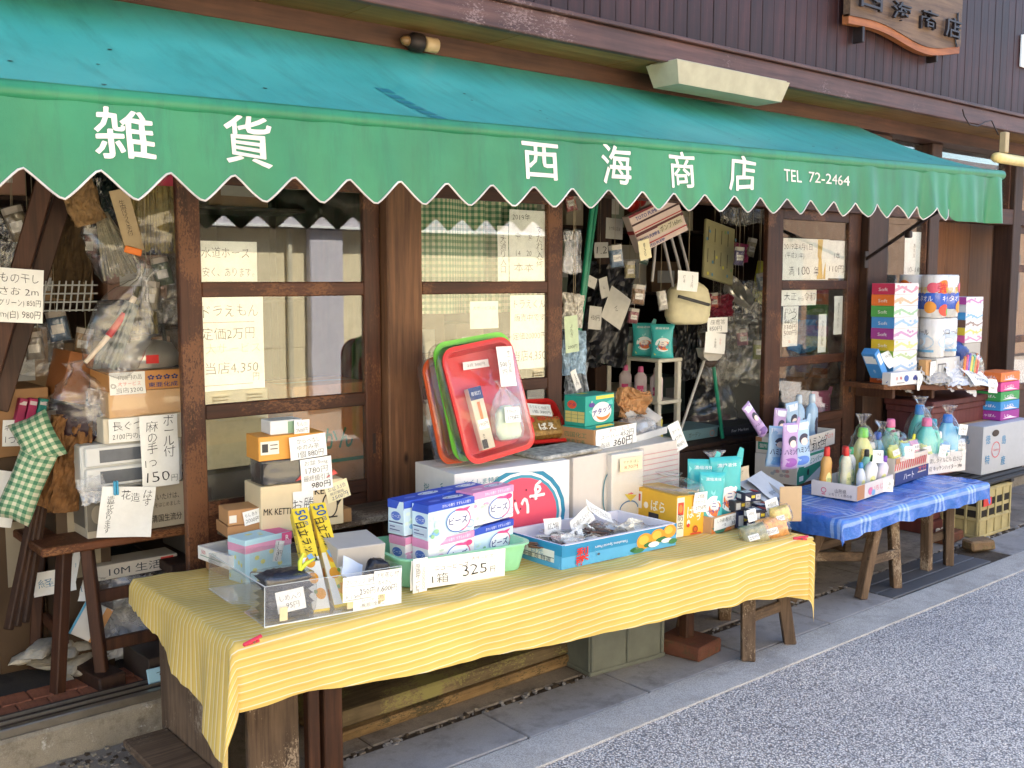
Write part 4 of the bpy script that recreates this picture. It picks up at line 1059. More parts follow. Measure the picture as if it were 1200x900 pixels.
# acrylic tray
ACR = film('acrylic', .03, (.9, .9, .9), .02, 0, 10)
f = frame((310, 736), (470, 707), TC, c2=(266, 688), h=.118); fa = f
r = empty('acrylic_tray', f.M, 'clear acrylic tray of kitchen wares on the left of the yellow cloth', 'tray')
t = .004
MB().box((0, 0, 0), (f.w, f.d, t), film('acrylic_base', .3, (.85, .85, .85), .05, 0, 10), .0005).build('base', r)
for nm, a, b in (('wall', (0, 0, t + .0003), (f.w, t, f.h)), ('wall', (0, f.d - t, t + .0003), (f.w, f.d, f.h)), ('wall', (0, t, t + .0003), (t, f.d - t, f.h)), ('wall', (f.w - t, t, t + .0003), (f.w, f.d - t, f.h))):
    MB().box(a, b, ACR, .0005).build(nm, r)
edge = paint((216, 222, 222), .2, .02)
mb = MB()
for a, b in (((0, 0, f.h + .0003), (f.w, t, f.h + .001)), ((0, 0, f.h + .0003), (t, f.d, f.h + .0012)), ((-.0006, -.0006, 0), (.001, .001, f.h)), ((f.w - .001, -.0006, 0), (f.w + .0006, .001, f.h)), ((0, -.0007, .0), (f.w, -.0002, .004))): mb.box(a, b, edge)
mb.build('edge', r)
for x in (.045, .26, .365): MB().box((x, -.0022, .012), (x + .024, -.001, .052), paint((214, 200, 160), .6)).build('masking_tape', r)
MT = paint((210, 226, 232), .6, .05)
def in_tray(x, y, z, *a, **k): return sub(fa, x, y, z, *a, **k)
LB, PK, YL = (188, 224, 232), (226, 160, 188), (228, 224, 130)
bx = frame((287, 634), (341, 622), .70, d=.10, h=.15, top=True)
fl = lambda: [('e', random.uniform(.1, .9), random.uniform(.35, .95), .05, .05, YL) for _ in range(7)]
carton('gift_box', 'pale blue and pink gift box with yellow flowers in the acrylic tray', 'box', bx, LB,
       {'F': [('r', 0, .12, 1, .30, PK)] + fl() + [('r', .78, -.0, 1, .18, (214, 90, 136)), ('t', .9, .12, .16, 'R', (240, 236, 236), {'bold': .01})], 'L': [('r', 0, .12, 1, .30, PK)] + fl(), 'T': [('r', .66, 0, 1, 1, (214, 104, 148)), ('t', .5, .5, .14, '♥', (240, 230, 180)), ('e', .3, .4, .08, .08, YL), ('e', .45, .7, .05, .05, YL)]}, seam=False)
m_ = Matrix.Translation(bx.M @ V((bx.w * .72, -.006, bx.h * .62)))
sheet('price_tag', 'small slanted price slip on the pale blue gift box', 'price tag', bx.M @ Matrix.Translation((bx.w * .68, -.008, bx.h * .62)) @ Matrix.Rotation(math.radians(12), 4, 'Y'), .035, .07, [(.4, .5, .3, '1500', INK, {'vert': True, 'gap': .8}), (.75, .6, .3, '円', INK)])
# dark pouch with slip
NAVY = paint((34, 36, 48), .45, .2, 60, .4)
for k in range(5): packet('socks_packet', ('lowest', 'second', 'third', 'fourth', 'topmost')[k] + ' of the folded navy packets in the acrylic tray', 'packet', in_tray(.095 + .004 * (k % 2), .085, .020 + .024 * k, 0, 0, 0, rz=4 * (k % 3) - 4, lean=-90).M, .145, .105, .034, NAVY, seed=k, group='navy packets in the acrylic tray')
wb = Fr(); wb.w, wb.d, wb.h = .155, .115, .12; wb.M = in_tray(.015, .026, .006, 0, 0, 0).M; wrap('clear film bag around the navy goods in the acrylic tray', wb, .004, 8, FILM, amp=.07)
sheet('price_tag', 'white slip reading 95 yen on the navy goods in the acrylic tray', 'price tag', in_tray(.088, .018, .062, 0, 0, 0, lean=-12, tilt=-4).M, .088, .062, [(.5, .32, .30, 'しめ入り', INK, {}), (.55, .72, .34, '95円', INK)], seed=3)
TIE = paint((196, 206, 60), .4)
mb = MB().tube([(0, 0, 0), (.02, .0, .018), (.045, -.005, .03)], [.006, .007, .003], TIE, 8).tube([(0, 0, 0), (.0, .0, .026), (.012, 0, .05)], [.006, .007, .003], TIE, 8)
o = mb.build('twist_tie', None, in_tray(.135, .06, .135, 0, 0, 0).M); tag(o, 'yellow green tie on top of the navy goods', 'tie')
# two yellow wrap boxes
YEL, OR = (238, 208, 60), (232, 158, 40)
def wrap_box(label, p0, p1):
    """long carton leaning back-left from its foot p0 to its head p1"""
    ez = (p1 - p0); h = ez.length; ez.normalize(); ex = V((.86, -.30, 0)).normalized(); ex = (ex - ez * ex.dot(ez)).normalized(); ey = ez.cross(ex)
    q = Fr(); q.w, q.d, q.h = .052, .05, h; q.M = M_of(p0, ex, ey, ez)
    F_ = [('r', 0, .50, 1, .985, (236, 232, 216))] + [('e', random.uniform(.25, .75), .55 + .15 * k, .30, .052, OR) for k in range(3)] + [('e', random.uniform(.2, .8), .53 + .15 * k, .10, .02, (120, 150, 60)) for k in range(3)] + \
         [('t', .52, .085, .115, '50', (30, 90, 150), {'rot': -78, 'bold': .01}), ('t', .70, .17, .06, 'm', (30, 90, 150), {'rot': -78}), ('t', .5, .355, .085, '日立ラップ', (40, 36, 30), {'rot': -82, 'fitw': 3.0, 'bold': .008}), ('t', .24, .33, .03, '食品用ラップフィルム', (60, 50, 40), {'rot': -82, 'fitw': 2.2}), ('p', [(.3, .49), (.6, .47), (.75, .54), (.45, .56)], (130, 170, 200))]
    L_ = [('r', 0, .5, 1, 1, (236, 232, 216)), ('t', .5, .3, .08, 'ラップ', (40, 36, 30), {'rot': -86, 'fitw': 2.2}), ('e', .5, .65, .3, .05, OR), ('e', .5, .85, .3, .05, OR)]
    return carton('wrap_box', label, 'box', q, YEL, {'F': F_, 'L': L_}, seam=False, group='yellow food wrap boxes')
def fz(u, v, zz): return on_z(u, v, zz)
wrap_box('left one of two yellow food wrap boxes with orange pictures leaning in the acrylic tray', on_z(367, 717, .56), on_y(341.5, 596, 2.94))
wrap_box('right one of two yellow food wrap boxes with orange pictures leaning in the acrylic tray', on_z(392, 711, .56), on_y(363, 590, 2.96))
# grey card and papers in the right half
gc = in_tray(.30, .16, .02, .17, .13, .14, lean=8)
carton('card_box', 'plain grey carton standing in the right of the acrylic tray', 'box', gc, (176, 172, 166), seam=False)
sheet('loose_card', 'tilted white card in the acrylic tray right of the yellow boxes', 'card', in_tray(.33, .10, .10, 0, 0, 0, rz=20, lean=-38, tilt=38).M, .075, .075, [], mat=paint((206, 214, 224), .6, .03))
o = bag('dark_packet', 'small black packet at the right end of the acrylic tray', 'packet', in_tray(.40, .07, .03, 0, 0, 0).M, .09, .05, .10, paint((30, 30, 36), .3, .2, 60, .3), 12, .12, False)
sheet('price_tag', 'white slip on the front of the acrylic tray listing wrap at 250 yen', 'price tag', in_tray(.300, -.005, .072, 0, 0, 0, tilt=1).M, .115, .075, [(.5, .22, .24, 'クレラップ  0円', INK, {'fitw': .8}), (.5, .40, .015, '-', INK_R, {'w': .9}), (.30, .60, .22, 'サランラップ', INK, {'fitw': .5}), (.72, .66, .30, '250円', INK), (.3, .82, .2, 'A..(15m)', INK, {'fitw': .45}), (.45, .93, .015, '-', INK, {'w': .8})])
sheet('price_tag', 'white slip reading 1,600 yen at the right end of the acrylic tray', 'price tag', in_tray(fa.w - .052, -.005, .078, 0, 0, 0, tilt=1).M, .095, .075, [(.5, .2, .26, '7号蒸し付', INK, {'fitw': .8}), (.4, .5, .24, 'ちゃがん', INK, {'fitw': .5}), (.5, .78, .3, '1,600円', INK, {'fitw': .7})])
sheet('price_tag', 'printed white label below the handwritten slip on the acrylic tray', 'price tag', in_tray(fa.w - .085, -.0035, .038, 0, 0, 0).M, .165, .068, [(.4, .3, .26, '銅州急須7号', INK, {'fitw': .5, 'wob': 0}), (.4, .58, .2, '(ステン蒸こし付)', INK, {'fitw': .45, 'wob': 0}), (.4, .84, .22, '(株)銀川金属工', INK, {'fitw': .5, 'wob': 0})])
# white foam tray at the far left
p_ = on_y(268, 668, 3.12); f = block(p_, .20, .20, .046, 6)
q = block(V((p_.x + .02, p_.y + .01, tz(p_.x) + .012)), .17, .18, max(.01, p_.z - tz(p_.x) - .013), 6); carton('flat_carton', 'flat brown carton under the white foam tray', 'box', q, (150, 112, 74), seam=False)
tray('foam_tray', 'white foam tray with red and green print behind the acrylic tray', 'tray', f, (230, 228, 222), .012, None, {'L': [('t', .2, .35, .4, '500', (200, 70, 80)), ('t', .55, .35, .32, '保冷', (90, 130, 110)), ('r', .1, .6, .9, .66, (120, 150, 130)), ('t', .5, .82, .25, '発泡トレー', (120, 130, 130))], 'F': [('r', .1, .3, .9, .36, (120, 150, 130)), ('t', .3, .6, .35, '50', (200, 70, 80)), ('t', .7, .6, .35, '箱', (90, 130, 110))]})
# back ledge for the stacks in front of the left door
lg = root('back_ledge', (1.75, 3.27, .0), 'plain wooden ledge holding the stacked boxes before the left door', 'ledge')
wbox(lg, 'board', (1.47, 3.15, .655), (2.19, 3.37, .68), OLD_H, .003)
for x in (1.50, 1.80, 2.15): wbox(lg, 'support', (x, 3.20, .116 if False else .115), (x + .03, 3.355, .654), OLD_W, .003)
ZL = .682
def kbox(name, label, u, v, y, wp, hp, d, mat, rz=0, art=None, seam=False, z=None, tape=None):
    q = block_px(u, v, y, wp, hp, d, rz)
    if z is not None: q.M.translation.z = z
    return q, carton(name, label, 'box', q, mat, art, seam=seam, tape=tape)
q, _ = kbox('kraft_box', 'flat brown carton under the small price slip left of the stacked boxes', 266, 608, 3.19, 40, 14, .13, (168, 124, 82), z=ZL, rz=-8)
z1 = ZL + q.h + .002
q, _ = kbox('kraft_box', 'small brown carton with a 2000 yen slip left of the stacked boxes', 267, 594, 3.19, 38, 18, .11, (184, 138, 92), z=z1, rz=-8, art={'F': [('r', .03, .35, .25, .85, (226, 222, 210))]})
sheet('price_tag', 'white slip reading 2000 yen on the small brown carton', 'price tag', q.M @ Matrix.Translation((q.w * .72, -.004, q.h * .42)) @ Matrix.Rotation(math.radians(-8), 4, 'Y'), .062, .048, [(.45, .3, .3, 'ちん 赤き', INK, {'fitw': .7}), (.5, .7, .36, '2000円', INK, {'fitw': .8})])
q, _ = kbox('kettle_box', 'cream kettle carton with line drawing at the foot of the stack', 306, 607, 3.155, 98, 57, .16, (216, 198, 160), z=ZL, rz=-6,
            art={'F': [('t', .22, .55, .22, 'MK KETTLE', (30, 28, 28), {'fitw': .38, 'bold': .01, 'rot': -4}), ('o', .83, .55, .10, .28, .03, (40, 36, 34)), ('o', .83, .35, .05, .16, .025, (40, 36, 34), 0, 180), ('r', .76, .80, .92, .83, (40, 36, 34)), ('p', [(.92, .5), (.97, .42), (.975, .46), (.93, .58)], (40, 36, 34)), ('t', .70, .22, .2, 'KE', (30, 28, 28), {'bold': .01})]})
zk = ZL + q.h
sheet('price_tag', 'white slip lettered in brush hand low on the kettle carton', 'price tag', q.M @ Matrix.Translation((q.w * .50, -.004, q.h * .52)), .075, .10, [(.5, .45, .45, 'お勝', INK), (.4, .8, .25, '手', INK)])
sheet('price_tag', 'yellowish slip reading 2500 yen on the right of the kettle carton', 'price tag', q.M @ Matrix.Translation((q.w * .92, -.006, q.h * .74)) @ Matrix.Rotation(math.radians(-14), 4, 'Y'), .088, .066, [(.5, .28, .26, 'お盆 3.5合', INK_B, {'fitw': .8}), (.45, .55, .2, '税別価格', INK_B, {'fitw': .6}), (.55, .8, .3, '2500円', INK_B, {'fitw': .7})], mat=PAPER_Y)
q2, _ = kbox('wooden_block', 'small wood grained box at the right foot of the stack', 388, 612, 3.14, 24, 16, .08, (150, 112, 70), z=ZL, rz=-6)
q2 = sub(q, .012, .005, q.h + .003, q.w * .82, .12, .076)
o = carton('packed_goods', 'black goods box wrapped in film in the middle of the stack', 'box', q2, (36, 34, 36), seam=False)
wrap('crumpled clear film around the black goods in the stack', q2, .006, 21, FILM, amp=.08)
for s, nm in ((1, 'red and white wrapper tip sticking out right of the black goods'), (-1, 'red and white wrapper tip sticking out by the slip on the black goods')):
    o = MB().prism([(0, 0), (.045, .012), (.03, .028)], 0, .004, paint((206, 80, 70), .5, .3, 60)).build('wrapper', None, q2.M @ Matrix.Translation((q2.w * (.90 if s > 0 else .45), -.012, .005))); tag(o, nm, 'wrapper')
q3 = sub(q2, -.012, .004, q2.h + .008, q2.w * .97, .12, .082, rz=0)
carton('orange_box', 'orange carton with a white label high in the stack before the left door', 'box', q3, (226, 158, 70), {'F': [('r', .03, .2, .30, .75, (230, 224, 206)), ('r', .05, .3, .14, .65, (60, 60, 60)), ('r', .17, .34, .28, .38, (60, 60, 60)), ('r', .17, .5, .28, .54, (60, 60, 60))]}, seam=False)
q4 = sub(q3, .05, .02, q3.h + .001, q3.w * .48, .09, .048)
carton('small_white_box', 'small white carton on top of the stack before the left door', 'box', q4, (222, 222, 218), {'F': [('r', .55, .1, .75, .95, (130, 160, 130))], 'T': [('r', .15, .15, .85, .85, (196, 198, 194))]}, seam=False)
for lb, X, Z, W, H, ti, ls, fr_ in (('white slip reading 2500 on the topmost small white carton', q4.w * .95, q4.h * .45, .055, .05, 0, [(.5, .3, .34, 'ちん②', INK, {'fitw': .7}), (.5, .72, .36, '2500円', INK, {'fitw': .8})], q4),
                                 ('white slip reading 880 yen hung on the orange carton', q3.w * .72, q3.h * .46, .135, .08, -3, [(.4, .22, .24, 'からへ', INK, {'fitw': .4}), (.72, .22, .28, 'なし', INK, {'fitw': .2}), (.5, .5, .24, 'ゆのみ茶', INK, {'fitw': .6}), (.55, .80, .32, '1個 880円', INK, {'fitw': .7})], q3),
                                 ('white slip reading final discount 980 yen on the black goods', q2.w * .76, q2.h * .30, .115, .115, -3, [(.5, .14, .16, 'お盆 3mg', INK, {'fitw': .75}), (.5, .36, .22, '1780円', INK, {'fitw': .7}), (.5, .60, .2, '最終値引き', INK, {'fitw': .85}), (.62, .83, .22, '980円', INK, {'fitw': .6, 'bold': .004})], q2)):
    sheet('price_tag', lb, 'price tag', fr_.M @ Matrix.Translation((X, -.012, Z)) @ Matrix.Rotation(math.radians(ti), 4, 'Y'), W, H, ls)
# mint tray with detergent boxes
MINT = paint((150, 216, 172), .4, .04)
f = frame((479, 691), (615, 667.5), TC, d=.28, h=.10); fg = f
def basin(name, label, cat, M, w, d, h, mat, t=.004, flare=.02, rim=.012, r=.04):
    """moulded tray: rounded corners, flared wall, rolled rim"""
    def ring_(x0, x1, y0, y1, z, rr, n=6):
        pts = []
        for cx, cy, a0 in ((x1 - rr, y1 - rr, 0), (x0 + rr, y1 - rr, 90), (x0 + rr, y0 + rr, 180), (x1 - rr, y0 + rr, 270)):
            for k in range(n + 1):
                a = math.radians(a0 + 90 * k / n); pts.append(V((cx + rr * math.cos(a), cy + rr * math.sin(a), z)))
        return pts
    L_ = [ring_(0, w, 0, d, 0, r), ring_(-flare * .15, w + flare * .15, -flare * .15, d + flare * .15, h * .08, r), ring_(-flare, w + flare, -flare, d + flare, h - .008, r + flare * .5), ring_(-flare - rim, w + flare + rim, -flare - rim, d + flare + rim, h - .006, r + flare * .5 + rim), ring_(-flare - rim, w + flare + rim, -flare - rim, d + flare + rim, h, r + flare * .5 + rim),
          ring_(-flare + t, w + flare - t, -flare + t, d + flare - t, h, r + flare * .5), ring_(t, w - t, t, d - t, h * .1, r), ring_(r * .4, w - r * .4, r * .4, d - r * .4, t + .001, r)]
    n = len(L_[0]); vs = [p for q_ in L_ for p in q_]; fs = []
    for a in range(len(L_) - 1):
        for k in range(n): fs.append((a * n + k, a * n + (k + 1) % n, (a + 1) * n + (k + 1) % n, (a + 1) * n + k))
    fs.append(tuple(range(n))[::-1]); fs.append(tuple((len(L_) - 1) * n + k for k in range(n)))
    o = MB().add(vs, fs, mat, False).build(name, None, M)
    for q_ in o.data.polygons: q_.use_smooth = True
    m_ = o.modifiers.new('edge', 'EDGE_SPLIT'); m_.split_angle = math.radians(38)
    tag(o, label, cat); return o
basin('plastic_tray', 'mint green plastic tray of detergent boxes on the yellow cloth', 'tray', f.M @ Matrix.Translation((0, .012, 0)), f.w, f.d, f.h, MINT)
BLU, PNK = (52, 84, 190), (226, 150, 190)
def deter(label, q, pink=False):
    c_, e_ = (PNK, (214, 90, 150)) if pink else (BLU, (214, 80, 140))
    lo = (236, 232, 234) if pink else (206, 228, 238)
    F_ = [('r', 0, 0, 1, .20, c_), ('t', .6, .10, .10, 'きれいな香り  すずらんの香り', (238, 238, 244), {'fitw': .62})]
    for k in range(9): F_.append(('e', random.uniform(.04, .34), random.uniform(.3, .95), random.uniform(.03, .07), random.uniform(.03, .07), random.choice(((150, 196, 150), (220, 236, 226), (130, 180, 220), (196, 224, 210)) if not pink else ((236, 214, 226), (220, 170, 196), (200, 214, 200)))))
    F_ += [('e', .62, .60, .26, .33, (240, 242, 246)), ('o', .62, .60, .26, .33, .03, (60, 110, 190), 60, 300), ('o', .64, .58, .25, .33, .035, e_, -80, 110), ('t', .62, .58, .24, 'ビーズ', (36, 44, 120), {'fitw': .40, 'bold': .01}), ('p', [(.55, .3), (.9, .24), (.8, .36)], e_), ('o', .88, .76, .09, .11, .012, (90, 130, 190)), ('r', .62, .95, .86, .97, (120, 130, 160))]
    if pink: F_ += [('e', .86, .3, .07, .08, (214, 70, 130))]
    L_ = [('r', 0, 0, 1, .24, c_), ('e', .5, .45, .30, .13, (90, 120, 200)), ('t', .5, .45, .12, 'ビーズ', (240, 240, 244), {'fitw': .5}), ('r', .08, .62, .92, .66, (70, 80, 130)), ('r', .08, .70, .92, .93, (190, 204, 220)), ('r', .14, .75, .45, .78, (90, 100, 140)), ('r', .14, .84, .75, .87, (90, 100, 140))]
    T_ = [('e', .30, .5, .12, .14, (120, 140, 220) if not pink else (240, 200, 220)), ('e', .72, .45, .22, .22, (226, 230, 240)), ('t', .72, .45, .20, 'ビーズ', (36, 44, 120), {'fitw': .34, 'bold': .01})]
    o = carton('detergent_box', label, 'detergent box', q, lo, {'F': F_, 'L': L_, 'T': T_ + []}, seam=False, group='detergent boxes in the mint tray')
    # coloured lid
    MB().box((-.0006, -.0006, q.h * .8), (q.w + .0006, q.d + .0006, q.h + .0006), col(c_), .002).build('lid', o); 
    return o
zt_ = TC[0] + TC[1] * 2.0
bw, bd2, bh = .165, .105, .118
fb = frame((502, 593), (556, 581.5), zt_ + .265, d=.082, h=bh, top=True)          # upper front blue one
ht = .262
deter('blue detergent box at the upper front left of the mint tray pile', fb)
def rel(x, y, z, rz=0, w=None, d=None, h=None): return sub(fb, x, y, z, w or fb.w, d or fb.d, h or bh, rz)
deter('pink detergent box at the upper right of the mint tray pile', rel(fb.w + .004, .012, .006, 2), True)
deter('blue detergent box at the upper back left of the mint tray pile', rel(-.028, fb.d + .008, .004, 2))
deter('blue detergent box half hidden at the back middle of the mint tray pile', rel(fb.w * .72, fb.d + .022, .003, -2))
deter('pink detergent box below the front blue one in the mint tray', rel(.0, .002, -bh - .002, 0, h=bh), True)
deter('blue detergent box below the pink one in the mint tray', rel(fb.w + .006, .010, -bh - .002, 3, h=bh))
deter('pink detergent box low at the back left in the mint tray', rel(-.024, fb.d + .008, -bh - .002, 2, h=bh), True)
sheet('paper_sign', 'wide white sign reading 325 yen hung on the mint tray', 'paper sign', fg.M @ Matrix.Translation((.175, -.032, .052)) @ Matrix.Rotation(math.radians(1), 4, 'Y'), .375, .098,
      [(.42, .36, .22, 'ニュービーズ', INK, {'fitw': .36}), (.30, .72, .24, '1箱', INK, {'fitw': .16}), (.66, .58, .42, '325', INK, {'fitw': .26}), (.86, .66, .24, '円', INK), (.74, .20, .16, '大サービス', INK_R, {'fitw': .24})], curl=.006)
sheet('paper_sign', 'narrow vertical cost price strip at the left end of the 325 yen sign', 'paper sign', fg.M @ Matrix.Translation((.020, -.036, .042)), .055, .135, [(.32, .5, .155, '原価サービス', INK, {'vert': True, 'gap': .82}), (.75, .5, .10, '○○○○○○', INK_R, {'vert': True, 'gap': .9})], curl=.006)
# pear box
f = frame((658, 668.6), (792, 639), TC, c2=(613, 643), h=.088); fpb = f
SKY = (84, 164, 206)
pear = []
for cx, cy, rr in ((.70, .50, .10), (.82, .40, .095), (.93, .28, .085)):
    pear += [('e', cx - .06, cy + .3, .07, .12, (50, 110, 60)), ('e', cx, cy, rr * .72, rr * 3.4, (216, 150, 44)), ('e', cx - .01, cy - .05, rr * .45, rr * 2.0, (232, 180, 70))]
pear += [('e', .78, .72, .05, .12, (228, 228, 220)), ('e', .90, .66, .05, .10, (228, 228, 220)), ('e', .64, .85, .05, .1, (60, 120, 70)), ('e', .96, .75, .04, .12, (60, 120, 70))]
pbx = tray('pear_box', 'blue and white open pear box full of small bagged goods on the yellow cloth', 'box', f, SKY, .012, (226, 224, 230), {
    'F': [('r', 0, 0, 1, .50, (40, 134, 178))] + pear + [('t', .16, .50, .62, '梨', (206, 44, 40), {'bold': .015, 'sx': 1.2}), ('t', .13, .75, .4, '利', (206, 44, 40), {'bold': .015}), ('t', .40, .30, .16, 'Tokushima Special Pears', (226, 232, 236), {'fitw': .28, 'rot': 180}), ('e', .29, .62, .012, .05, (70, 80, 90))],
    'L': [('r', 0, 0, 1, .45, (40, 134, 178)), ('r', .28, .30, .88, .78, (220, 222, 214)), ('t', .38, .42, .22, '梨', (196, 50, 44)), ('t', .60, .44, .2, '日光', (90, 150, 190), {'fitw': .2}), ('r', .28, .58, .88, .61, (90, 110, 120)), ('t', .58, .69, .14, '秀 優 良 特選', (60, 70, 80), {'fitw': .5})]}, floor=.008)
mb = MB()
for a, b in (((.012, -.0009, f.h * .97), (f.w - .012, .0118, f.h + .0008)),): mb.box(a, b, paint((222, 220, 226), .6), .0005)
mb.build('rim', pbx)
def ip(x, y, z, **k): return sub(fpb, x, y, z, 0, 0, 0, **k).M
CL = film('clear_tub', .10, (.85, .85, .85), .04, .0, 10)
o = MB().lathe([(.050, 0), (.054, .004), (.056, .052), (.060, .054), (.060, .058)], CL, 26).build('clear_tub', None, ip(.10, .075, .03)); tag(o, 'round clear tub of brown hooks in the pear box', 'tub')
MB().lathe([(.047, 0), (.048, .02), (.040, .026)], paint((120, 72, 56), .5, .4, 90, .5), 20).build('contents', o, Matrix.Translation((0, 0, .006)))
MB().lathe([(.061, .058), (.061, .064), (.020, .066), (.018, .074), (.008, .076)], CL, 26).build('lid', o)
GREY = paint((126, 122, 116), .5, .5, 90, .4); DK = paint((62, 56, 52), .4, .4, 120, .4); OFFW = paint((206, 204, 198), .6, .2, 60, .3); BRN = paint((104, 74, 58), .5, .4, 80, .4)
spec = [(.06, .20, .11, .07, .05, BRN, 'brown beaded packet at the back left of the pear box'), (.19, .17, .12, .09, .055, GREY, 'grey woven packet behind the clear tub'), (.22, .06, .12, .08, .05, OFFW, 'white lacy packet at the front of the pear box'), (.33, .14, .13, .09, .06, DK, 'dark curled cord packet in the middle of the pear box'), (.42, .07, .12, .09, .05, GREY, 'grey ring packet at the front right of the pear box'), (.52, .12, .13, .10, .055, OFFW, 'pale packet at the right end of the pear box'), (.50, .22, .14, .07, .05, OFFW, 'pale flat packet at the back right of the pear box'), (.30, .055, .07, .06, .04, paint((150, 140, 190), .5, .3, 60), 'violet and white packet in the pear box'), (.40, .22, .10, .06, .05, BRN, 'tan packet at the back middle of the pear box'), (.58, .05, .08, .07, .05, GREY, 'small grey packet in the right front corner of the pear box')]
for i, (x, y, w_, d_, h_, m_, lb) in enumerate(spec):
    packet('packet', lb, 'packet', ip(x, y, .040 + .006 * (i % 3), rz=random.uniform(-50, 50), lean=-90 + random.uniform(8, 40)), w_, d_ * 1.15, .030, m_, None, i + 30, 'packets in the pear box', True)
for i in range(5):
    o = crumpled_sheet(.07, .05, PAPER, .25, 200 + i, 10).build('paper_scrap', None, ip(.12 + .10 * i, .08 + .05 * (i % 3), .085, rz=40 * i, lean=-50)); tag(o, ('first', 'second', 'third', 'fourth', 'fifth')[i] + ' crumpled white scrap from the left in the pear box', 'paper scrap', 'scraps in the pear box')
for i in range(14):
    x, y = random.uniform(.05, .58), random.uniform(.05, .24); n_ = random.choice((5, 7))
    o = sticks(.05, .02, .10, random.choice((DK, GREY, OFFW, BRN)), 9, i, .0022, .1).build('hair_pin_bundle', None, ip(x, y, .055, rz=random.uniform(0, 180), lean=-80)); tag(o, ('first', 'second', 'third', 'fourth', 'fifth', 'sixth', 'seventh', 'eighth', 'ninth', 'tenth', 'eleventh', 'twelfth', 'thirteenth', 'fourteenth')[i] + ' loose pin bundle among the packets of the pear box', 'pin bundle', 'pin bundles in the pear box')
for lb, x, y, z, rz, ln, ti, w_, h_, ls in (('slip reading decorative hook standing in the pear box left', .17, .225, .095, -6, -14, 2, .085, .06, [(.5, .5, .5, '広場', INK)]), ('curled white slip lettered 広場のみやげ in the pear box', .30, .20, .105, 4, -16, -22, .13, .062, [(.5, .45, .42, '広場のみやげ', INK, {'fitw': .8}), (.7, .8, .24, '500円', INK)]), ('long white paper roll label lying across the pear box', .43, .23, .115, 30, -38, 34, .19, .05, [(.5, .5, .5, '髪かざり かんざし', INK, {'fitw': .7})])):
    sheet('price_tag', lb, 'price tag', ip(x, y, z, rz=rz, lean=ln, tilt=ti), w_, h_, ls, curl=.008)
# yellow camphor box
f = frame((792, 630), (824, 625), TC, c2=(757, 612), hv=582); fy_ = f
AM = (226, 172, 50)
carton('yellow_box', 'yellow box with red square and white characters right of the pear box', 'box', f, AM, {
    'F': [('r', 0, .04, .26, 1, (228, 220, 196)), ('r', .03, .16, .24, .46, (214, 70, 50)), ('e', .13, .31, .07, .1, (228, 130, 60)), ('t', .13, .62, .2, '防虫', (70, 60, 50), {'vert': True}), ('t', .62, .42, .34, 'ばら', (240, 234, 214), {'fitw': .5, 'bold': .012}), ('t', .78, .56, .2, 'う', (240, 234, 214), {'bold': .012}), ('e', .42, .68, .06, .08, (240, 220, 200)), ('e', .42, .74, .05, .05, (206, 60, 50)), ('e', .68, .86, .10, .10, (206, 96, 40)), ('o', .68, .86, .08, .08, .02, (120, 80, 30)), ('r', .5, .94, .9, .98, (206, 80, 50))],
    'L': [('r', .06, .10, .24, .52, (230, 216, 196)), ('r', .09, .16, .21, .34, (206, 70, 50)), ('r', .40, .55, .62, .80, (60, 50, 60)), ('t', .60, .36, .30, 'ばら', (240, 234, 214), {'fitw': .3, 'bold': .012}), ('e', .34, .4, .05, .08, (240, 226, 206))], 'T': [('r', .1, .1, .9, .9, (212, 164, 60))]}, seam=False)
w2_ = Fr(); w2_.w, w2_.d, w2_.h = f.w, f.d * .95, .03; w2_.M = f.M @ Matrix.Translation((0, 0, f.h + .004)); wrap('crumpled clear bag lying on the yellow box', w2_, .004, 31, FILM, .03, amp=.35)
sheet('price_tag', 'white slip reading 275 yen on the yellow box', 'price tag', f.M @ Matrix.Translation((f.w * .80, -.008, f.h * .80)), .075, .085, [(.5, .2, .2, '2個', INK, {'fitw': .5}), (.5, .48, .2, '大セール', INK_R, {'fitw': .75}), (.55, .78, .24, '275円', INK, {'fitw': .75})])
# block box with teal refills
f = frame((833.6, 627), (879, 614), TC, c2=(821, 619), h=.072); f.d = max(f.d, .17); fk = f
tray('refill_tray', 'low tan carton holding the teal refill pouches', 'box', f, (190, 150, 108), .005, None, {'F': [('p', [(0, .55), (.2, 1), (0, 1)], (206, 120, 60)), ('p', [(.0, .62), (.55, .45), (.45, 1), (.12, 1)], (60, 128, 110)), ('p', [(.86, .1), (1, 0), (1, .9), (.80, .95)], (60, 128, 110)), ('p', [(.30, 1), (.42, .60), (.5, 1)], (206, 120, 60))], 'L': [('r', .2, .3, .6, .5, (80, 60, 44)), ('r', .2, .6, .6, .7, (80, 60, 44))]})
sheet('price_tag', 'white slip reading 386 yen on the tan carton of teal refills', 'price tag', f.M @ Matrix.Translation((f.w * .44, -.005, f.h * .60)) @ Matrix.Rotation(math.radians(-1), 4, 'Y'), f.w * .82, .052, [(.25, .3, .34, 'しみ抜き', INK, {'fitw': .3}), (.62, .34, .4, '最高 ブロック', INK, {'fitw': .5}), (.3, .72, .34, '一本', INK), (.68, .74, .4, '386円', INK, {'fitw': .3})])
TEAL = paint((66, 178, 178), .3, .06)
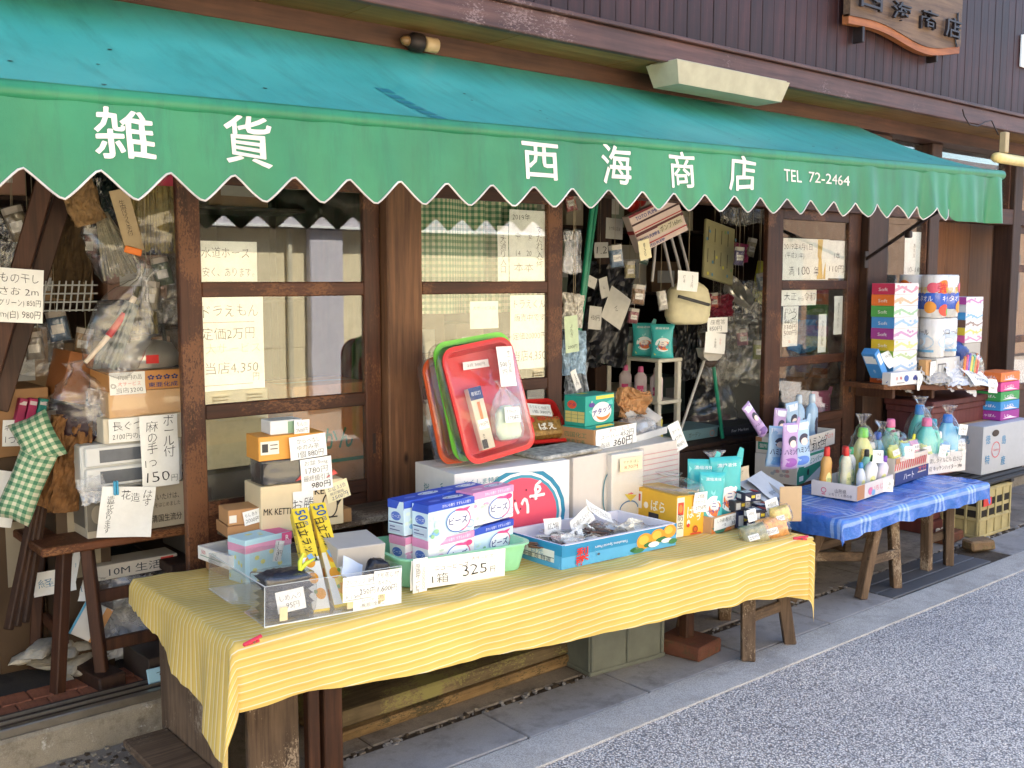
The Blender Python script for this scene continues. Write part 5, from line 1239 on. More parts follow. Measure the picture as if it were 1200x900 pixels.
def teal(label, M, w, h, seed, cat='refill pouch', nm='refill_pouch', sp=True):
    art = [('p', [(.05, .10), (.5, .35), (.95, .08), (.95, .22), (.5, .40), (.05, .2)], (130, 214, 210)), ('e', .55, .60, .34, .20, (230, 240, 240)), ('e', .60, .63, .26, .13, (226, 120, 60)), ('e', .56, .58, .18, .08, (236, 226, 216)), ('t', .53, .56, .10, 'ニ', (40, 50, 140), {'bold': .015}), ('t', .55, .66, .11, 'アタック', (40, 50, 140), {'fitw': .5, 'rot': 18, 'bold': .012}), ('p', [(.15, .84), (.9, .76), (.9, .82), (.2, .91)], (196, 196, 70)), ('t', .5, .12, .06, '濃縮液体', (236, 240, 240), {'fitw': .6})]
    return pouch(nm, label, cat, M, w, h, .075, TEAL, art, 'teal refill pouches', sp, seed)
teal('left front teal refill pouch in the tan carton', sub(fk, .055, .05, .01, 0, 0, 0, rz=-32, tilt=3).M, .12, .24, 1)
teal('tall teal refill pouch with open spout at the right of the tan carton', sub(fk, .20, .055, .01, 0, 0, 0, rz=-30, tilt=-2).M, .155, .29, 2)
teal('teal refill pouch behind the others in the tan carton', sub(fk, .10, .125, .01, 0, 0, 0, rz=-34, tilt=2).M, .14, .28, 3)
o = MB().loft([(0, .03, .025), (.02, .042, .034), (.08, .042, .034), (.11, .03, .026), (.125, .016, .016), (.14, .016, .016), (.142, .02, .02), (.17, .02, .02), (.172, .012, .012)], TEAL, 20).build('refill_bottle', None, Matrix.Translation(on_z(826, 603, .50) + V((.0, .05, -.005)))); tag(o, 'teal trigger bottle behind the yellow box', 'bottle')
# clear bag and card behind
cb = on_y(836, 562, 2.98); cb.z = tz(cb.x) + .012
bag('clear_bag', 'tied clear bag of small goods behind the teal refills', 'bag', up(cb, -20), .20, .13, .27, FILM_M, 40, .16, True)
sheet('price_tag', 'white slip on the tied clear bag behind the teal refills', 'price tag', up(cb + V((-.02, -.085, .15)), -10), .07, .075, [(.5, .5, .3, '入れ歯', INK, {'vert': True, 'gap': .8})])
cb2 = on_y(866, 560, 2.95); sheet('card_flap', 'beige card lettered in black standing behind the teal refills', 'card', up(cb2 + V((0, 0, -.03)), -4), .15, .16, [(.45, .16, .14, 'ラング', INK, {'fitw': .5})], mat=paint((206, 190, 160), .8), curl=.012, bend=.03)
# battery and sundry packs at the right end
pk = on_z(886, 630, TC)
NB = (34, 38, 64)
packs = [(.035, .02, .0, .09, .07, .048, -12, NB, 'navy boxed battery pack at the bottom of the right end pile'), (.06, .14, .0, .09, .08, .07, -10, NB, 'navy carton behind the teal refills at the right end'), (.05, .05, .050, .09, .07, .042, -14, (52, 48, 56), 'dark carton with red stripe in the middle of the right end pile'), (.055, .15, .072, .09, .08, .045, -6, (70, 68, 72), 'grey carton under the fanned papers at the right end'), (.065, .11, .118, .085, .06, .038, -16, NB, 'navy carton with silver tape on top of the right end pile'), (.135, .06, .0, .07, .06, .05, -18, (60, 60, 70), 'slate small carton at the right of the pile'), (.14, .08, .052, .065, .06, .045, -8, NB, 'navy small carton at the far right of the pile')]
for x, y, z, w_, d_, h_, rz, c_, lb in packs:
    q = block(pk + V((x, y, z + .0)), w_, d_, h_, rz)
    carton('goods_box', lb, 'box', q, c_, {'F': [('r', .05, .2, .35, .85, (206, 206, 204)), ('r', .4, .3, .62, .6, (214, 190, 60)), ('r', .66, .2, .95, .8, (196, 196, 196)), ('t', .8, .5, .3, '円', INK)], 'T': [('r', .1, .2, .6, .8, (214, 214, 210)), ('t', .35, .5, .3, '単三', INK, {'fitw': .3}), ('r', .72, .1, .92, .9, (180, 60, 50))], 'L': [('r', .1, .2, .6, .7, (196, 196, 196))]}, seam=False)
for lb, u, v, w_, h_, ti in (('white slip on the front of the right end pile of dark cartons', 905, 593, .07, .06, -10), ('small white price slip low in the right end pile', 881, 604, .045, .05, -6), ('white slip on the orange packet at the right end of the table', 909, 607, .05, .04, -8)):
    c = on_y(u, v, 2.53); sheet('price_tag', lb, 'price tag', up(c, -12, -12, ti), w_, h_, [(.5, .35, .3, '4個組', INK, {'fitw': .7}), (.5, .72, .36, '215円', INK, {'fitw': .7})])
for lb, (u, v), (w_, h_, t_), m_, sd, ln in (('packet of orange dried fruit wrapped in film at the right end', (905, 618), (.14, .09, .05), paint((230, 160, 90), .5, .4, 50, .3), 71, -25), ('clear packet of green tea at the front of the right end', (884, 626), (.12, .08, .04), paint((150, 146, 110), .5, .4, 60, .3), 72, -30), ('yellow packet on the right end pile', (914, 603), (.09, .07, .04), paint((226, 196, 110), .5, .3, 50, .3), 73, -20)):
    packet('packet', lb, 'packet', up(on_y(u, v, 2.49), -20, ln, -8), w_, h_, t_, m_, [('r', .1, .55, .5, .85, (228, 226, 220)), ('t', .3, .7, .2, '250円', INK, {'fitw': .34})], sd, None, True)
for k in range(4):
    c = on_y(884 + k * 5, 578 - k * 3 + (k == 0) * 4, 2.72); sheet('folded_paper', ('lowest', 'second lowest', 'third', 'topmost')[k] + ' of the fanned grey papers at the table right end', 'paper', up(c, -25 + k * 12, -74 + k * 7, -6), .20, .15, [(.4, .5, .16, '御案内', INK, {'fitw': .4})] if k == 3 else [], mat=paint((176, 182, 190) if k > 1 else (160, 156, 150), .7, .05), curl=.016)
q = block(on_z(915, 614, TC) + V((.03, .03, 0)), .10, .006, .155, -35); carton('cardboard_sheet', 'upright brown cardboard panel closing the right end of the table', 'card', q, (196, 168, 132), seam=False)
# ================================================================== BACK ROW BEHIND THE YELLOW TABLE
f = frame((532.8, 555.6), (667.5, 538.9), .838, d=.30, h=.318, top=True)
carton('watermelon_box', 'big white carton printed with a watermelon slice under the red trays', 'box', f, (226, 224, 220), {
    'F': [('e', .56, .62, .40, .60, (40, 130, 160)), ('e', .56, .62, .365, .545, (232, 232, 226)), ('e', .56, .62, .345, .51, (60, 146, 168)), ('e', .56, .62, .32, .475, (222, 80, 104)), ('t', .70, .32, .26, 'す', (240, 236, 234), {'rot': 180, 'bold': .03}), ('t', .48, .50, .26, 'いか', (240, 236, 234), {'rot': 180, 'bold': .03})] + [('e', .3 + .05 * k, .3 + .11 * (k % 3), .006, .014, (90, 40, 60)) for k in range(8)] + [('t', .22, .12, .075, 'とくしま特産', (60, 130, 140), {'fitw': .3})],
    'L': [('t', .30, .35, .14, '松茂', (70, 130, 130), {'rot': 90}), ('t', .7, .35, .14, 'すいか', (70, 130, 130), {'rot': 90})]}, tape=paint((214, 208, 196), .4))
ZW = .841
f = frame((672, 537), (797, 515), .835, d=.26, h=.325, top=True); f2w = f
carton('melon_carton', 'faded white carton with upside down WATER MELON print behind the pear box', 'box', f, (208, 200, 190), {
    'F': [('t', .80, .70, .10, 'WATER MELON', (50, 130, 120), {'fitw': .40, 'rot': 180, 'bold': .008}), ('r', .60, .84, 1, 1, (206, 150, 160))] + [('r', .56, .12 + .07 * k, .98, .13 + .07 * k, (206, 150, 150)) for k in range(8)] + [('o', .30, .55, .05, .28, .02, (60, 120, 130))], 'T': [('r', .3, .2, .7, .8, (196, 190, 180))]}, tape=paint((190, 180, 164), .4))
f = frame((706, 531), (743, 525.5), .828, d=.05, h=.30, top=True); f.M = f.M @ Matrix.Translation((0, -.055, 0))
carton('slim_carton', 'slim white wrapped carton with a slip leaning before the faded carton', 'box', f, (214, 206, 192), {'F': [('o', .55, .80, .3, .12, .02, (60, 110, 150), 0, 180), ('t', .6, .62, .12, 'す', (206, 60, 90), {'bold': .02}), ('p', [(.4, .58), (.8, .62), (.6, .7)], (206, 180, 60))]}, seam=False)
wrap('clear film around the slim white carton', f, .005, 5, FILM, amp=.06)
sheet('price_tag', 'beige slip with red price at the top of the slim white carton', 'price tag', f.M @ Matrix.Translation((f.w * .55, -.010, f.h * .84)), f.w * .7, .055, [(.5, .3, .3, 'ヤナギ はし', INK, {'fitw': .7}), (.5, .72, .34, '8.70円', INK_R, {'fitw': .6})], mat=PAPER_Y)
# thin floral pad
q = block(on_z(640, 541, ZW) + V((0, .01, .001)), .34, .20, .018, 2)
FLOR = paint((170, 168, 160), .8, .5, 40, .3); o = MB().box((0, 0, 0), (q.w, q.d, q.h), FLOR, .008, jit=.004).build('floral_pad', None, q.M); tag(o, 'thin grey floral pad lying on the cartons beside the red tray', 'pad')
# leaning trays
RED = paint((206, 40, 36), .35, .04); GRN = paint((120, 206, 70), .35, .04); ORG = paint((206, 84, 40), .35, .05)
def stood(label, u, v, y, w, d, mat, rz, lean, tilt, h=.06):
    p = on_y(u, v, y); p.z = max(p.z, ZW + .012)
    M = up(p, rz, lean, tilt) @ Matrix.Rotation(math.radians(90), 4, 'X')
    o = basin('plastic_tray', label, 'tray', M, w, d, h, mat, .004, .016, .016, .035); return M, o
M_o, _ = stood('orange plastic tray leaning behind the green and red ones', 515, 537, 3.20, .26, .36, ORG, -6, -9, -7)
M_g, _ = stood('green plastic tray leaning between the orange and red ones', 531, 533, 3.125, .29, .40, GRN, -6, -10, -7)
M_r, rt_ = stood('red plastic tray leaning in front with small goods bagged inside', 545, 537, 3.04, .27, .385, RED, -4, -13, -8)
for M_, mw, md, lb, sd in ((M_o, .26, .36, 'crumpled clear film hanging round the orange tray', 3), (M_g, .29, .40, 'clear film round the green tray', 4), (M_r, .27, .385, 'clear film stretched over the red tray and its goods', 6)):
    q = Fr(); q.w, q.d, q.h = mw + .05, md + .05, .068; q.M = M_ @ Matrix.Translation((-.025, -.025, -.003)); o = wrap(lb, q, .002, sd, FILM, amp=.09)
L = lambda x, y, z, **k: M_r @ Matrix.Translation((x, y, z)) @ Matrix.Rotation(math.radians(-90), 4, 'X') @ Matrix.Rotation(math.radians(k.get('tilt', 0)), 4, 'Y')
sheet('paper_sign', 'white vertical sign reading 500 yen on the red tray', 'paper sign', L(.235, .30, .078, tilt=8), .075, .155, [(.72, .38, .13, 'サービス品', INK, {'vert': True, 'gap': .85}), (.32, .45, .17, '500', INK, {'fitw': .45}), (.34, .65, .15, '円', INK)])
sheet('price_tag', 'small white slip at the top inside the red tray', 'price tag', L(.14, .335, .02, tilt=4), .12, .03, [(.5, .5, .5, '2点 500円', INK, {'fitw': .7})])
q = Fr(); q.w, q.d, q.h = .06, .03, .24; q.M = L(.055, .012, .05, tilt=0)
o = carton('tool_pack', 'narrow pack with navy header and orange handled tool in the red tray', 'pack', q, (206, 196, 168), {'F': [('r', 0, 0, 1, .20, (34, 50, 100)), ('t', .5, .1, .07, '彫刻刀', (226, 226, 220), {'fitw': .7}), ('r', .40, .24, .62, .60, (226, 110, 50)), ('r', .1, .52, .9, .68, (232, 230, 222)), ('t', .5, .6, .08, '190円', INK, {'fitw': .7}), ('t', .3, .82, .05, '木工用', INK, {'vert': True}), ('r', .05, .84, .45, .98, (60, 56, 50))]}, seam=False)
bag('bagged_soap', 'tied clear bag of pale green soap in the red tray', 'bag', L(.185, .02, .055, tilt=6), .14, .06, .235, FILM_M, 17, .12, True)
bag('pale_soap', 'pale green soap inside the tied bag in the red tray', 'soap', L(.185, .025, .055, tilt=6), .11, .045, .13, paint((196, 214, 180), .6, .15, 30), 18, .10, False)
sheet('price_tag', 'white slip reading 170 yen on the bagged soap in the red tray', 'price tag', L(.195, .115, .095, tilt=10), .07, .06, [(.5, .3, .3, 'ヌカ石けん', INK, {'fitw': .8}), (.55, .7, .34, '170円', INK, {'fitw': .7})])
# small red tray lying half tipped
p = on_z(620, 525, ZW) + V((.01, .04, .004)); M_s = up(p, -14, 42, 0)
basin('plastic_tray', 'small red tray tipped up with gold packs right of the large red tray', 'tray', M_s, .19, .20, .04, RED, .004, .012, .010, .025)
q = Fr(); q.w, q.d, q.h = .17, .10, .05; q.M = M_s @ Matrix.Translation((.015, .008, .012))
GOLD = paint((150, 116, 60), .3, .5, 70, .4)
o = MB().box((0, 0, 0), (q.w, q.d, q.h), GOLD, .012, jit=.006).build('gold_pack', None, q.M); tag(o, 'gold and brown wrapped pack in the small red tray', 'pack')
A = Art(lambda x, y, k: V((x, y, q.h + .006 + k * .0004))); draw(A, q.w, q.d, [('t', .5, .65, .42, 'ばえ', (238, 234, 222), {'bold': .03}), ('t', .62, .22, .26, '桐炭カイロ', (214, 60, 50), {'fitw': .6, 'bold': .01}), ('e', .14, .25, .09, .16, (206, 50, 46))]); link('printed_panel', A.mb.mesh('printed_panel'), o)
o = MB().box((0, 0, 0), (.16, .07, .04), paint((196, 160, 110), .5, .2, 40, .2), .01, jit=.004).build('tan_pack', None, M_s @ Matrix.Translation((.015, .115, .012))); tag(o, 'tan wrapped pack at the top of the small red tray', 'pack')
sheet('price_tag', 'slanted white slip reading 380 yen on the small red tray', 'price tag', M_s @ Matrix.Translation((.10, .135, .068)) @ Matrix.Rotation(math.radians(-80), 4, 'X') @ Matrix.Rotation(math.radians(8), 4, 'Y'), .11, .06, [(.5, .3, .3, 'ろうそく 竹細工', INK, {'fitw': .85}), (.55, .7, .32, '1箱 380円', INK, {'fitw': .75})])
# attack boxes
f = frame((696, 526), (743, 517), ZW, d=.20, h=.082); f.M.translation.z = ZW - .004
fat_ = f
tray('card_tray', 'brown open carton holding teal detergent boxes on the faded carton', 'box', f, (186, 142, 98), .005, None, {'L': [('t', .5, .35, .3, '四国化工', (70, 120, 90), {'fitw': .6}), ('t', .5, .7, .25, '徳島工場', (70, 120, 90), {'fitw': .5})]})
sheet('paper_sign', 'white sign reading 452 yen crossed to 360 yen on the brown carton', 'paper sign', f.M @ Matrix.Translation((f.w * .52, -.008, f.h * .5)) @ Matrix.Rotation(math.radians(-1), 4, 'Y'), f.w * 1.0, f.h * 1.05, [(.55, .14, .16, '大サービス', INK_R, {'fitw': .5}), (.33, .42, .26, 'スーパー', INK, {'fitw': .44}), (.75, .40, .24, '452円', INK, {'fitw': .36}), (.22, .80, .24, '当店', INK, {'fitw': .22}), (.66, .78, .38, '360円', INK, {'fitw': .48, 'bold': .002})], curl=.005)
def attack(label, q):
    t_, y_ = (40, 156, 140), (222, 206, 80)
    return carton('detergent_box', label, 'detergent box', q, t_, {'F': [('r', .35, .03, .98, .14, y_), ('p', [(.1, .5), (.9, .2), (.95, .35), (.2, .62)], (90, 190, 176)), ('e', .55, .58, .34, .34, (228, 226, 220)), ('e', .6, .66, .24, .20, (230, 130, 60)), ('e', .58, .58, .26, .17, (232, 230, 226)), ('t', .56, .52, .22, 'アタック', (40, 44, 130), {'fitw': .66, 'bold': .02, 'rot': 10}), ('e', .2, .3, .10, .08, (90, 60, 140)), ('t', .2, .2, .08, '新', (230, 230, 230))],
                  'L': [('e', .36, .30, .22, .14, (220, 90, 60)), ('t', .36, .3, .12, 'アタ', (40, 44, 130), {'fitw': .34}), ('r', .05, .52, .95, .88, (206, 196, 120)), ('r', .05, .62, .95, .63, (60, 120, 100)), ('r', .05, .74, .95, .75, (60, 120, 100)), ('r', .33, .52, .35, .88, (60, 120, 100)), ('r', .64, .52, .66, .88, (60, 120, 100))], 'T': [('r', .3, .1, .9, .4, y_)]}, seam=False, group='teal detergent boxes')
q = sub(fat_, .005, .05, .007, fat_.w * .74, .12, .082, 2); attack('lower teal detergent box sunk in the brown carton', q)
q2 = sub(q, .002, .002, .083, q.w * .97, .115, .128, -1); attack('upper teal detergent box standing on the brown carton', q2)
# grey tray, newspaper, slip
f = frame((746, 517), (782, 506), ZW, d=.18, h=.03); f.M.translation.z = ZW - .006
tray('foam_tray', 'low white foam tray of clothes pegs right of the teal boxes', 'tray', f, (206, 206, 202), .008)
bag('peg_bag', 'bag of coloured clothes pegs in the low foam tray', 'bag', f.M @ Matrix.Translation((f.w * .5, .09, .008)), f.w * .9, .15, .075, FILM_M, 22, .15, False)
sheet('folded_paper', 'crumpled newspaper piece behind the low foam tray', 'paper', up(on_y(754, 488, 3.20), -20, -45, -30), .14, .12, [(.5, .4, .1, '広告の品', INK, {'fitw': .6})], mat=paint((186, 182, 176), .8, .1), curl=.03)
sheet('price_tag', 'slanted white slip hanging from the right of the low foam tray', 'price tag', up(on_y(794, 511, 2.98), -20, 0, -24), .06, .13, [(.5, .3, .2, '洗ザル', INK, {'fitw': .7}), (.5, .55, .2, '4カ所', INK, {'fitw': .7}), (.5, .8, .2, '450円', INK, {'fitw': .7})])
o = crumpled_sheet(.15, .13, KRAFT, .28, 9).build('kraft_wad', None, up(on_y(742, 472, 3.22), -30)); tag(o, 'crumpled brown paper wad behind the teal boxes', 'paper')
# ---- papers inside the panes of the left and middle doors
sign('white paper in the left door offering cheap water hose', 233.5, 283, 302, 330, GL, [(.45, .28, .30, '水道ホース', INK, {'fitw': .82}), (.5, .76, .28, '安く、あります。', INK, {'fitw': .88})], name='paper_sign')
sign('tall white paper in the left door with 20,000 and 4,350 yen', 236, 348, 310, 457, GL, [(.48, .15, .15, 'ドラえもん', INK, {'fitw': .86}), (.45, .27, .006, '-', INK_R, {'w': .8}), (.44, .39, .14, '定価2万円', INK, {'fitw': .82}), (.5, .55, .12, '大サービス', paint((226, 190, 170), .7), {'fitw': .86}), (.48, .76, .14, '当店4,350', INK, {'fitw': .84}), (.86, .87, .09, '円', INK), (.4, .94, .006, '-', INK_R, {'w': .8})])
sign('white vertical paper dated 2019 about blinds in the middle door', 597.5, 247, 642, 330, GL, [(.78, .5, .135, 'すだれ入荷', INK, {'vert': True, 'gap': .85}), (.30, .10, .10, '2019年', INK, {'fitw': .45}), (.22, .36, .13, '㊥', INK), (.52, .37, .13, '㊛', INK), (.22, .6, .10, '14', INK), (.5, .6, .10, '20', INK), (.36, .8, .13, '本本', INK, {'fitw': .5}), (.92, .5, .05, '○○○○○○', INK_R, {'vert': True})])
sign('narrow white strip left of the blinds paper in the middle door', 583, 265, 596, 330, GL, [(.5, .5, .16, '大通り入口', INK, {'vert': True, 'gap': .85})])
sign('tall white paper with 20,000 and 4,350 yen in the middle door', 598, 346, 643, 432, GL, [(.5, .12, .13, 'トラえくん', INK, {'fitw': .8}), (.5, .3, .11, '販売中です', INK, {'fitw': .8}), (.5, .55, .11, '定価20000円', INK, {'fitw': .86}), (.5, .82, .16, '当店4,350', INK, {'fitw': .86})])
sign('faded square paper left of the tall paper in the middle door', 551, 353, 584, 385, GL, [(.5, .25, .14, '大サービス品', INK_R, {'fitw': .8})])
# gingham curtain behind the middle door
def _ging(n, l, b):
    tc = n.new('ShaderNodeTexCoord'); sp = n.new('ShaderNodeSeparateXYZ'); l.new(tc.outputs['UV'], sp.inputs[0]); out = []
    for k in (0, 1):
        md = n.new('ShaderNodeMath'); md.operation = 'MULTIPLY'; md.inputs[1].default_value = 1 / .026; l.new(sp.outputs[k], md.inputs[0])
        fr = n.new('ShaderNodeMath'); fr.operation = 'FRACT'; l.new(md.outputs[0], fr.inputs[0])
        gt = n.new('ShaderNodeMath'); gt.operation = 'GREATER_THAN'; gt.inputs[1].default_value = .5; l.new(fr.outputs[0], gt.inputs[0]); out.append(gt)
    ad = n.new('ShaderNodeMath'); ad.operation = 'ADD'; l.new(out[0].outputs[0], ad.inputs[0]); l.new(out[1].outputs[0], ad.inputs[1])
    hv = n.new('ShaderNodeMath'); hv.operation = 'MULTIPLY'; hv.inputs[1].default_value = .5; l.new(ad.outputs[0], hv.inputs[0])
    r = ramp(n, [(0, lin((200, 198, 170))), (.5, lin((128, 158, 124))), (1, lin((66, 116, 86)))]); r.color_ramp.interpolation = 'CONSTANT'; r.color_ramp.elements[1].position = .4; r.color_ramp.elements[2].position = .9
    l.new(hv.outputs[0], r.inputs[0]); l.new(r.outputs[0], b.inputs['Base Color']); b.inputs['Roughness'].default_value = .9
GING = cloth('gingham_cloth', _ging)
def uvgrid(fn, uvf, nu, nv, mat, name):
    vs = [fn(i / nu, j / nv) for j in range(nv + 1) for i in range(nu + 1)]; uv = [uvf(i / nu, j / nv) for j in range(nv + 1) for i in range(nu + 1)]
    fs = [(j * (nu + 1) + i, j * (nu + 1) + i + 1, (j + 1) * (nu + 1) + i + 1, (j + 1) * (nu + 1) + i) for j in range(nv) for i in range(nu)]
    me = bpy.data.meshes.new(name); me.from_pydata([tuple(p) for p in vs], [], fs); ul = me.uv_layers.new(name='UVMap')
    for lp in me.loops: ul.data[lp.index].uv = uv[lp.vertex_index]
    me.polygons.foreach_set('use_smooth', [True] * len(fs)); me.materials.append(mat); return me
me = uvgrid(lambda i, j: V((2.36 + .74 * i, 3.53 + .022 * math.sin(i * 34 + math.sin(i * 9) * 2), 1.40 + .56 * j)), lambda i, j: (i * .95, j * .56), 80, 8, GING, 'curtain')
o = link('curtain', me); tag(o, 'green and cream gingham curtain behind the middle sliding door', 'curtain')
# cartons seen through the left door
for lb, a, b, c_, art in (('orange brown mandarin carton behind the lower pane of the left door', (1.93, 3.66, .62), (.36, .3, .50), (206, 140, 84), {'F': [('t', .45, .45, .22, 'みかん', (40, 120, 80), {'fitw': .6, 'bold': .02}), ('r', .1, .62, .9, .65, (40, 120, 80))], 'L': [('t', .5, .45, .22, 'みかん', (40, 120, 80), {'fitw': .6, 'bold': .02})]}), ('pale carton stacked behind the left side of the left door', (1.56, 3.70, .82), (.28, .3, .30), (206, 196, 160), None), ('dark bagged carton behind the foot of the left door', (1.50, 3.66, .5), (.38, .3, .31), (70, 66, 62), None)):
    q = block(V(a), *b); carton('carton', lb, 'box', q, c_, art)
pl = root('inner_bench', (1.9, 3.8, .11), 'low inner bench carrying the cartons behind the left door', 'bench'); wbox(pl, 'seat', (1.40, 3.62, .46), (2.40, 4.05, .498), INNER_W, .004)
for x in (1.42, 2.33): wbox(pl, 'leg', (x, 3.65, .112), (x + .05, 3.7, .459), INNER_W, .004); wbox(pl, 'leg', (x, 3.95, .112), (x + .05, 4.0, .459), INNER_W, .004)
# ================================================================== UNDER THE TABLES
BM = wood('mossy_beam', (88, 74, 54), (128, 112, 84), (122, 116, 70), .35, 'X', 1, .85, .5, .5); BMB = wood('rotten_beam', (108, 84, 54), (150, 124, 86), (70, 62, 44), .4, 'X', 1, .85, .6, .5)
a0 = on_z(392, 872, .012); b0 = on_z(668, 778, .012); ex = (b0 - a0); ex.z = 0; Lb = ex.length; ang = math.degrees(math.atan2(ex.y, ex.x))
o = MB().box((0, 0, 0), (Lb, .11, .045), BMB, .006, jit=.008).build('timber', None, up(a0 - V((0, 0, .010)), ang)); tag(o, 'rotten timber at the bottom of the pile under the table', 'timber')
o = MB().box((-.02, .012, .046), (Lb + .02, .36, .10), BM, .008, jit=.006).build('timber', None, up(a0 - V((0, 0, .010)), ang)); tag(o, 'broad mossy timber on top of the pile under the table', 'timber')
o = MB().box((-.01, .16, 0), (Lb * .9, .30, .044), BMB, .006, jit=.006).build('timber', None, up(a0 - V((0, 0, .010)), ang)); tag(o, 'rear rotten timber of the pile under the table', 'timber')
def crate(name, label, f, mat, rows=2, cols=4, slots=True, red=None):
    r = empty(name, f.M, label, 'crate'); w_, d_, h_ = f.w, f.d, f.h; t = .012
    for nm, a, b in (('wall', (0, .0, 0), (w_, t, h_)), ('wall', (0, d_ - t, 0), (w_, d_, h_)), ('wall', (0, t + .0004, 0), (t, d_ - t - .0004, h_)), ('wall', (w_ - t, t + .0004, 0), (w_, d_ - t - .0004, h_)), ('base', (t, t, .002), (w_ - t, d_ - t, .012))):
        MB().box(a, b, mat, .003).build(nm, r)
    mb = None
    for z in (0.0, .34, .93) if slots else (.0, .90): MB().box((-.007, -.007, h_ * z), (w_ + .007, -.0005, h_ * z + .018), mat, .003).build('rib', r); MB().box((-.007, .0, h_ * z), (-.0005, d_, h_ * z + .018), mat, .003).build('rib', r)
    for k in range(cols + 1):
        x = (w_ - .016) * k / cols; MB().box((x, -.0075, .019), (x + .016, -.0006, h_ * .925), mat, .003).build('rib', r)
        y = (d_ - .016) * k / cols; MB().box((-.0075, y, .019), (-.0006, y + .016, h_ * .925), mat, .003).build('rib', r)
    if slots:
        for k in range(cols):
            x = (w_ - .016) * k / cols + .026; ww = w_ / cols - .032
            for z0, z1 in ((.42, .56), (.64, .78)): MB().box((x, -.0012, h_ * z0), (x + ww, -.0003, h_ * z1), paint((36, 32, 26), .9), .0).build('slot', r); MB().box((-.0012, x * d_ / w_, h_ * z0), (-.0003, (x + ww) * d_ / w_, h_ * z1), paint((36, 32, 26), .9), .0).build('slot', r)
    return r
f = frame((692, 793), (777, 769), .004, d=.34, h=.30); crate('plastic_crate', 'grey ribbed plastic crate under the middle of the yellow cloth', f, paint((92, 96, 88), .6, .15, 12), cols=2, slots=False)
# dark gutter lid by the blue table
gl_ = root('gutter_lid', (5.0, 2.65, 0), 'dark grey gutter lid of three plates under the blue table', 'gutter lid')
for k in range(3): wbox(gl_, 'plate', (4.52, 2.515 + k * .093, -.02), (5.53, 2.515 + (k + 1) * .093 - .006, .010), paint((78, 80, 84), .6, .1, 8, .1), .003)
# ================================================================== LEFT OPENING
def hang(label, u0, v0, u1, v1, y, mat, cat='bag', name='hanging_bag', seed=0, tie=True, d=None, tilt=0, amp=.12, core=None, M=None):
    """soft bag hung so that it fills the outline (u0, v0)-(u1, v1) in the plane y, gathered at its top"""
    c = on_y((u0 + u1) / 2, v1, y); k = mpp(c); w_ = (u1 - u0) * k; h_ = (v1 - v0) * k; d = d or min(.12, w_ * .6)
    M = up(c, -20, 0, tilt)
    o = bag_mesh(w_, d, h_, mat, seed, amp, tie).build(name, None, M); tag(o, label, cat)
    if core: bag_mesh(w_ * .78, d * .7, h_ * .62, core, seed + 4, .12, False, 16).build('contents', o, Matrix.Translation((0, 0, h_ * .03)))
    if v0 < 400: string(o, M, M @ V((0, 0, h_ * .97)))
    return o
CORD = paint((150, 136, 110), .8)
def string(o, M, p):
    """cord from the top of a hung thing up to the pole it hangs on"""
    i_ = M.inverted(); MB().tube([i_ @ V((p.x, p.y, p.z - .02)), i_ @ V((p.x + .003, p.y, max(p.z + .02, 2.03)))], .0012, CORD, 5).build('cord', o)
BAMB = paint((130, 108, 66), .5, .2, 12)
for lb, x0, x1, y in (('bamboo hanging pole high in the left opening', -.6, 1.36, 3.64), ('rear bamboo hanging pole high in the left opening', -.6, 1.36, 3.95), ('bamboo hanging pole high in the middle opening', 3.18, 4.66, 3.66), ('rear bamboo hanging pole high in the middle opening', 3.18, 4.66, 3.88)):
    o = MB().tube([(x0 + (x1 - x0) * k / 12, y, 2.045) for k in range(13)], [.014 if k % 3 else .016 for k in range(13)], BAMB, 8).build('bamboo_pole'); tag(o, lb, 'pole')
    for xx in (x0 + .05, x1 - .05): MB().tube([(xx, y, 2.04), (xx, y, 2.562)], .002, CORD, 5).build('cord', o)
bc_ = on_y(56, 643, 3.60); ZS = bc_.z
st = root('side_table', (1.05, 3.75, .11), 'small dark wooden table inside the left opening piled with boxes', 'table')
wbox(st, 'top_board', (bc_.x - .02, 3.60, ZS - .03), (1.62, 4.0, ZS), STOOL_W, .005)
for a, b in (((.99, 3.64), (1.04, 3.66)), ((1.14, 3.62), (1.11, 3.64)), ((1.55, 3.63), (1.53, 3.65)), ((1.0, 3.95), (1.04, 3.93)), ((1.55, 3.95), (1.52, 3.93))): beam(st, 'leg', (a[0], a[1], .112), (b[0], b[1], ZS - .031), .042, .04, STOOL_Z)
for a, b in (((1.12, 3.64, .25), (1.55, 3.64, .25)), ((1.12, 3.64, .43), (1.55, 3.64, .43)), ((1.03, 3.65, .30), (1.04, 3.93, .30))): beam(st, 'stretcher', a, b, .02, .045, STOOL_Z)
def sb(name, label, u, v, wp, hp, d, mat, art=None, y=3.64, rz=0, z=None, seam=False, cat='box'):
    q = block_px(u, v, y, wp, hp, d, rz)
    if z is not None: q.M.translation.z = z
    o = carton(name, label, cat, q, mat, art, seam=seam); return q
q = sb('printed_carton', 'printed grey carton on the small table with a lotus flower sign', 103, 631, 120, 55, .24, (176, 166, 146), {'F': [('t', .72, .30, .16, '全国まいたけは、', (50, 48, 46), {'fitw': .40}), ('t', .72, .48, .14, '直販協会をはじめました', (50, 48, 46), {'fitw': .42}), ('t', .76, .78, .18, '日清国生流分', (30, 30, 30), {'fitw': .36, 'bold': .006}), ('r', .0, .05, .20, .85, (110, 104, 92)), ('e', .1, .5, .06, .2, (150, 140, 120))], 'L': [('r', .1, .1, .9, .8, (96, 92, 84))]}, z=ZS + .001)
z1 = ZS + q.h + .003
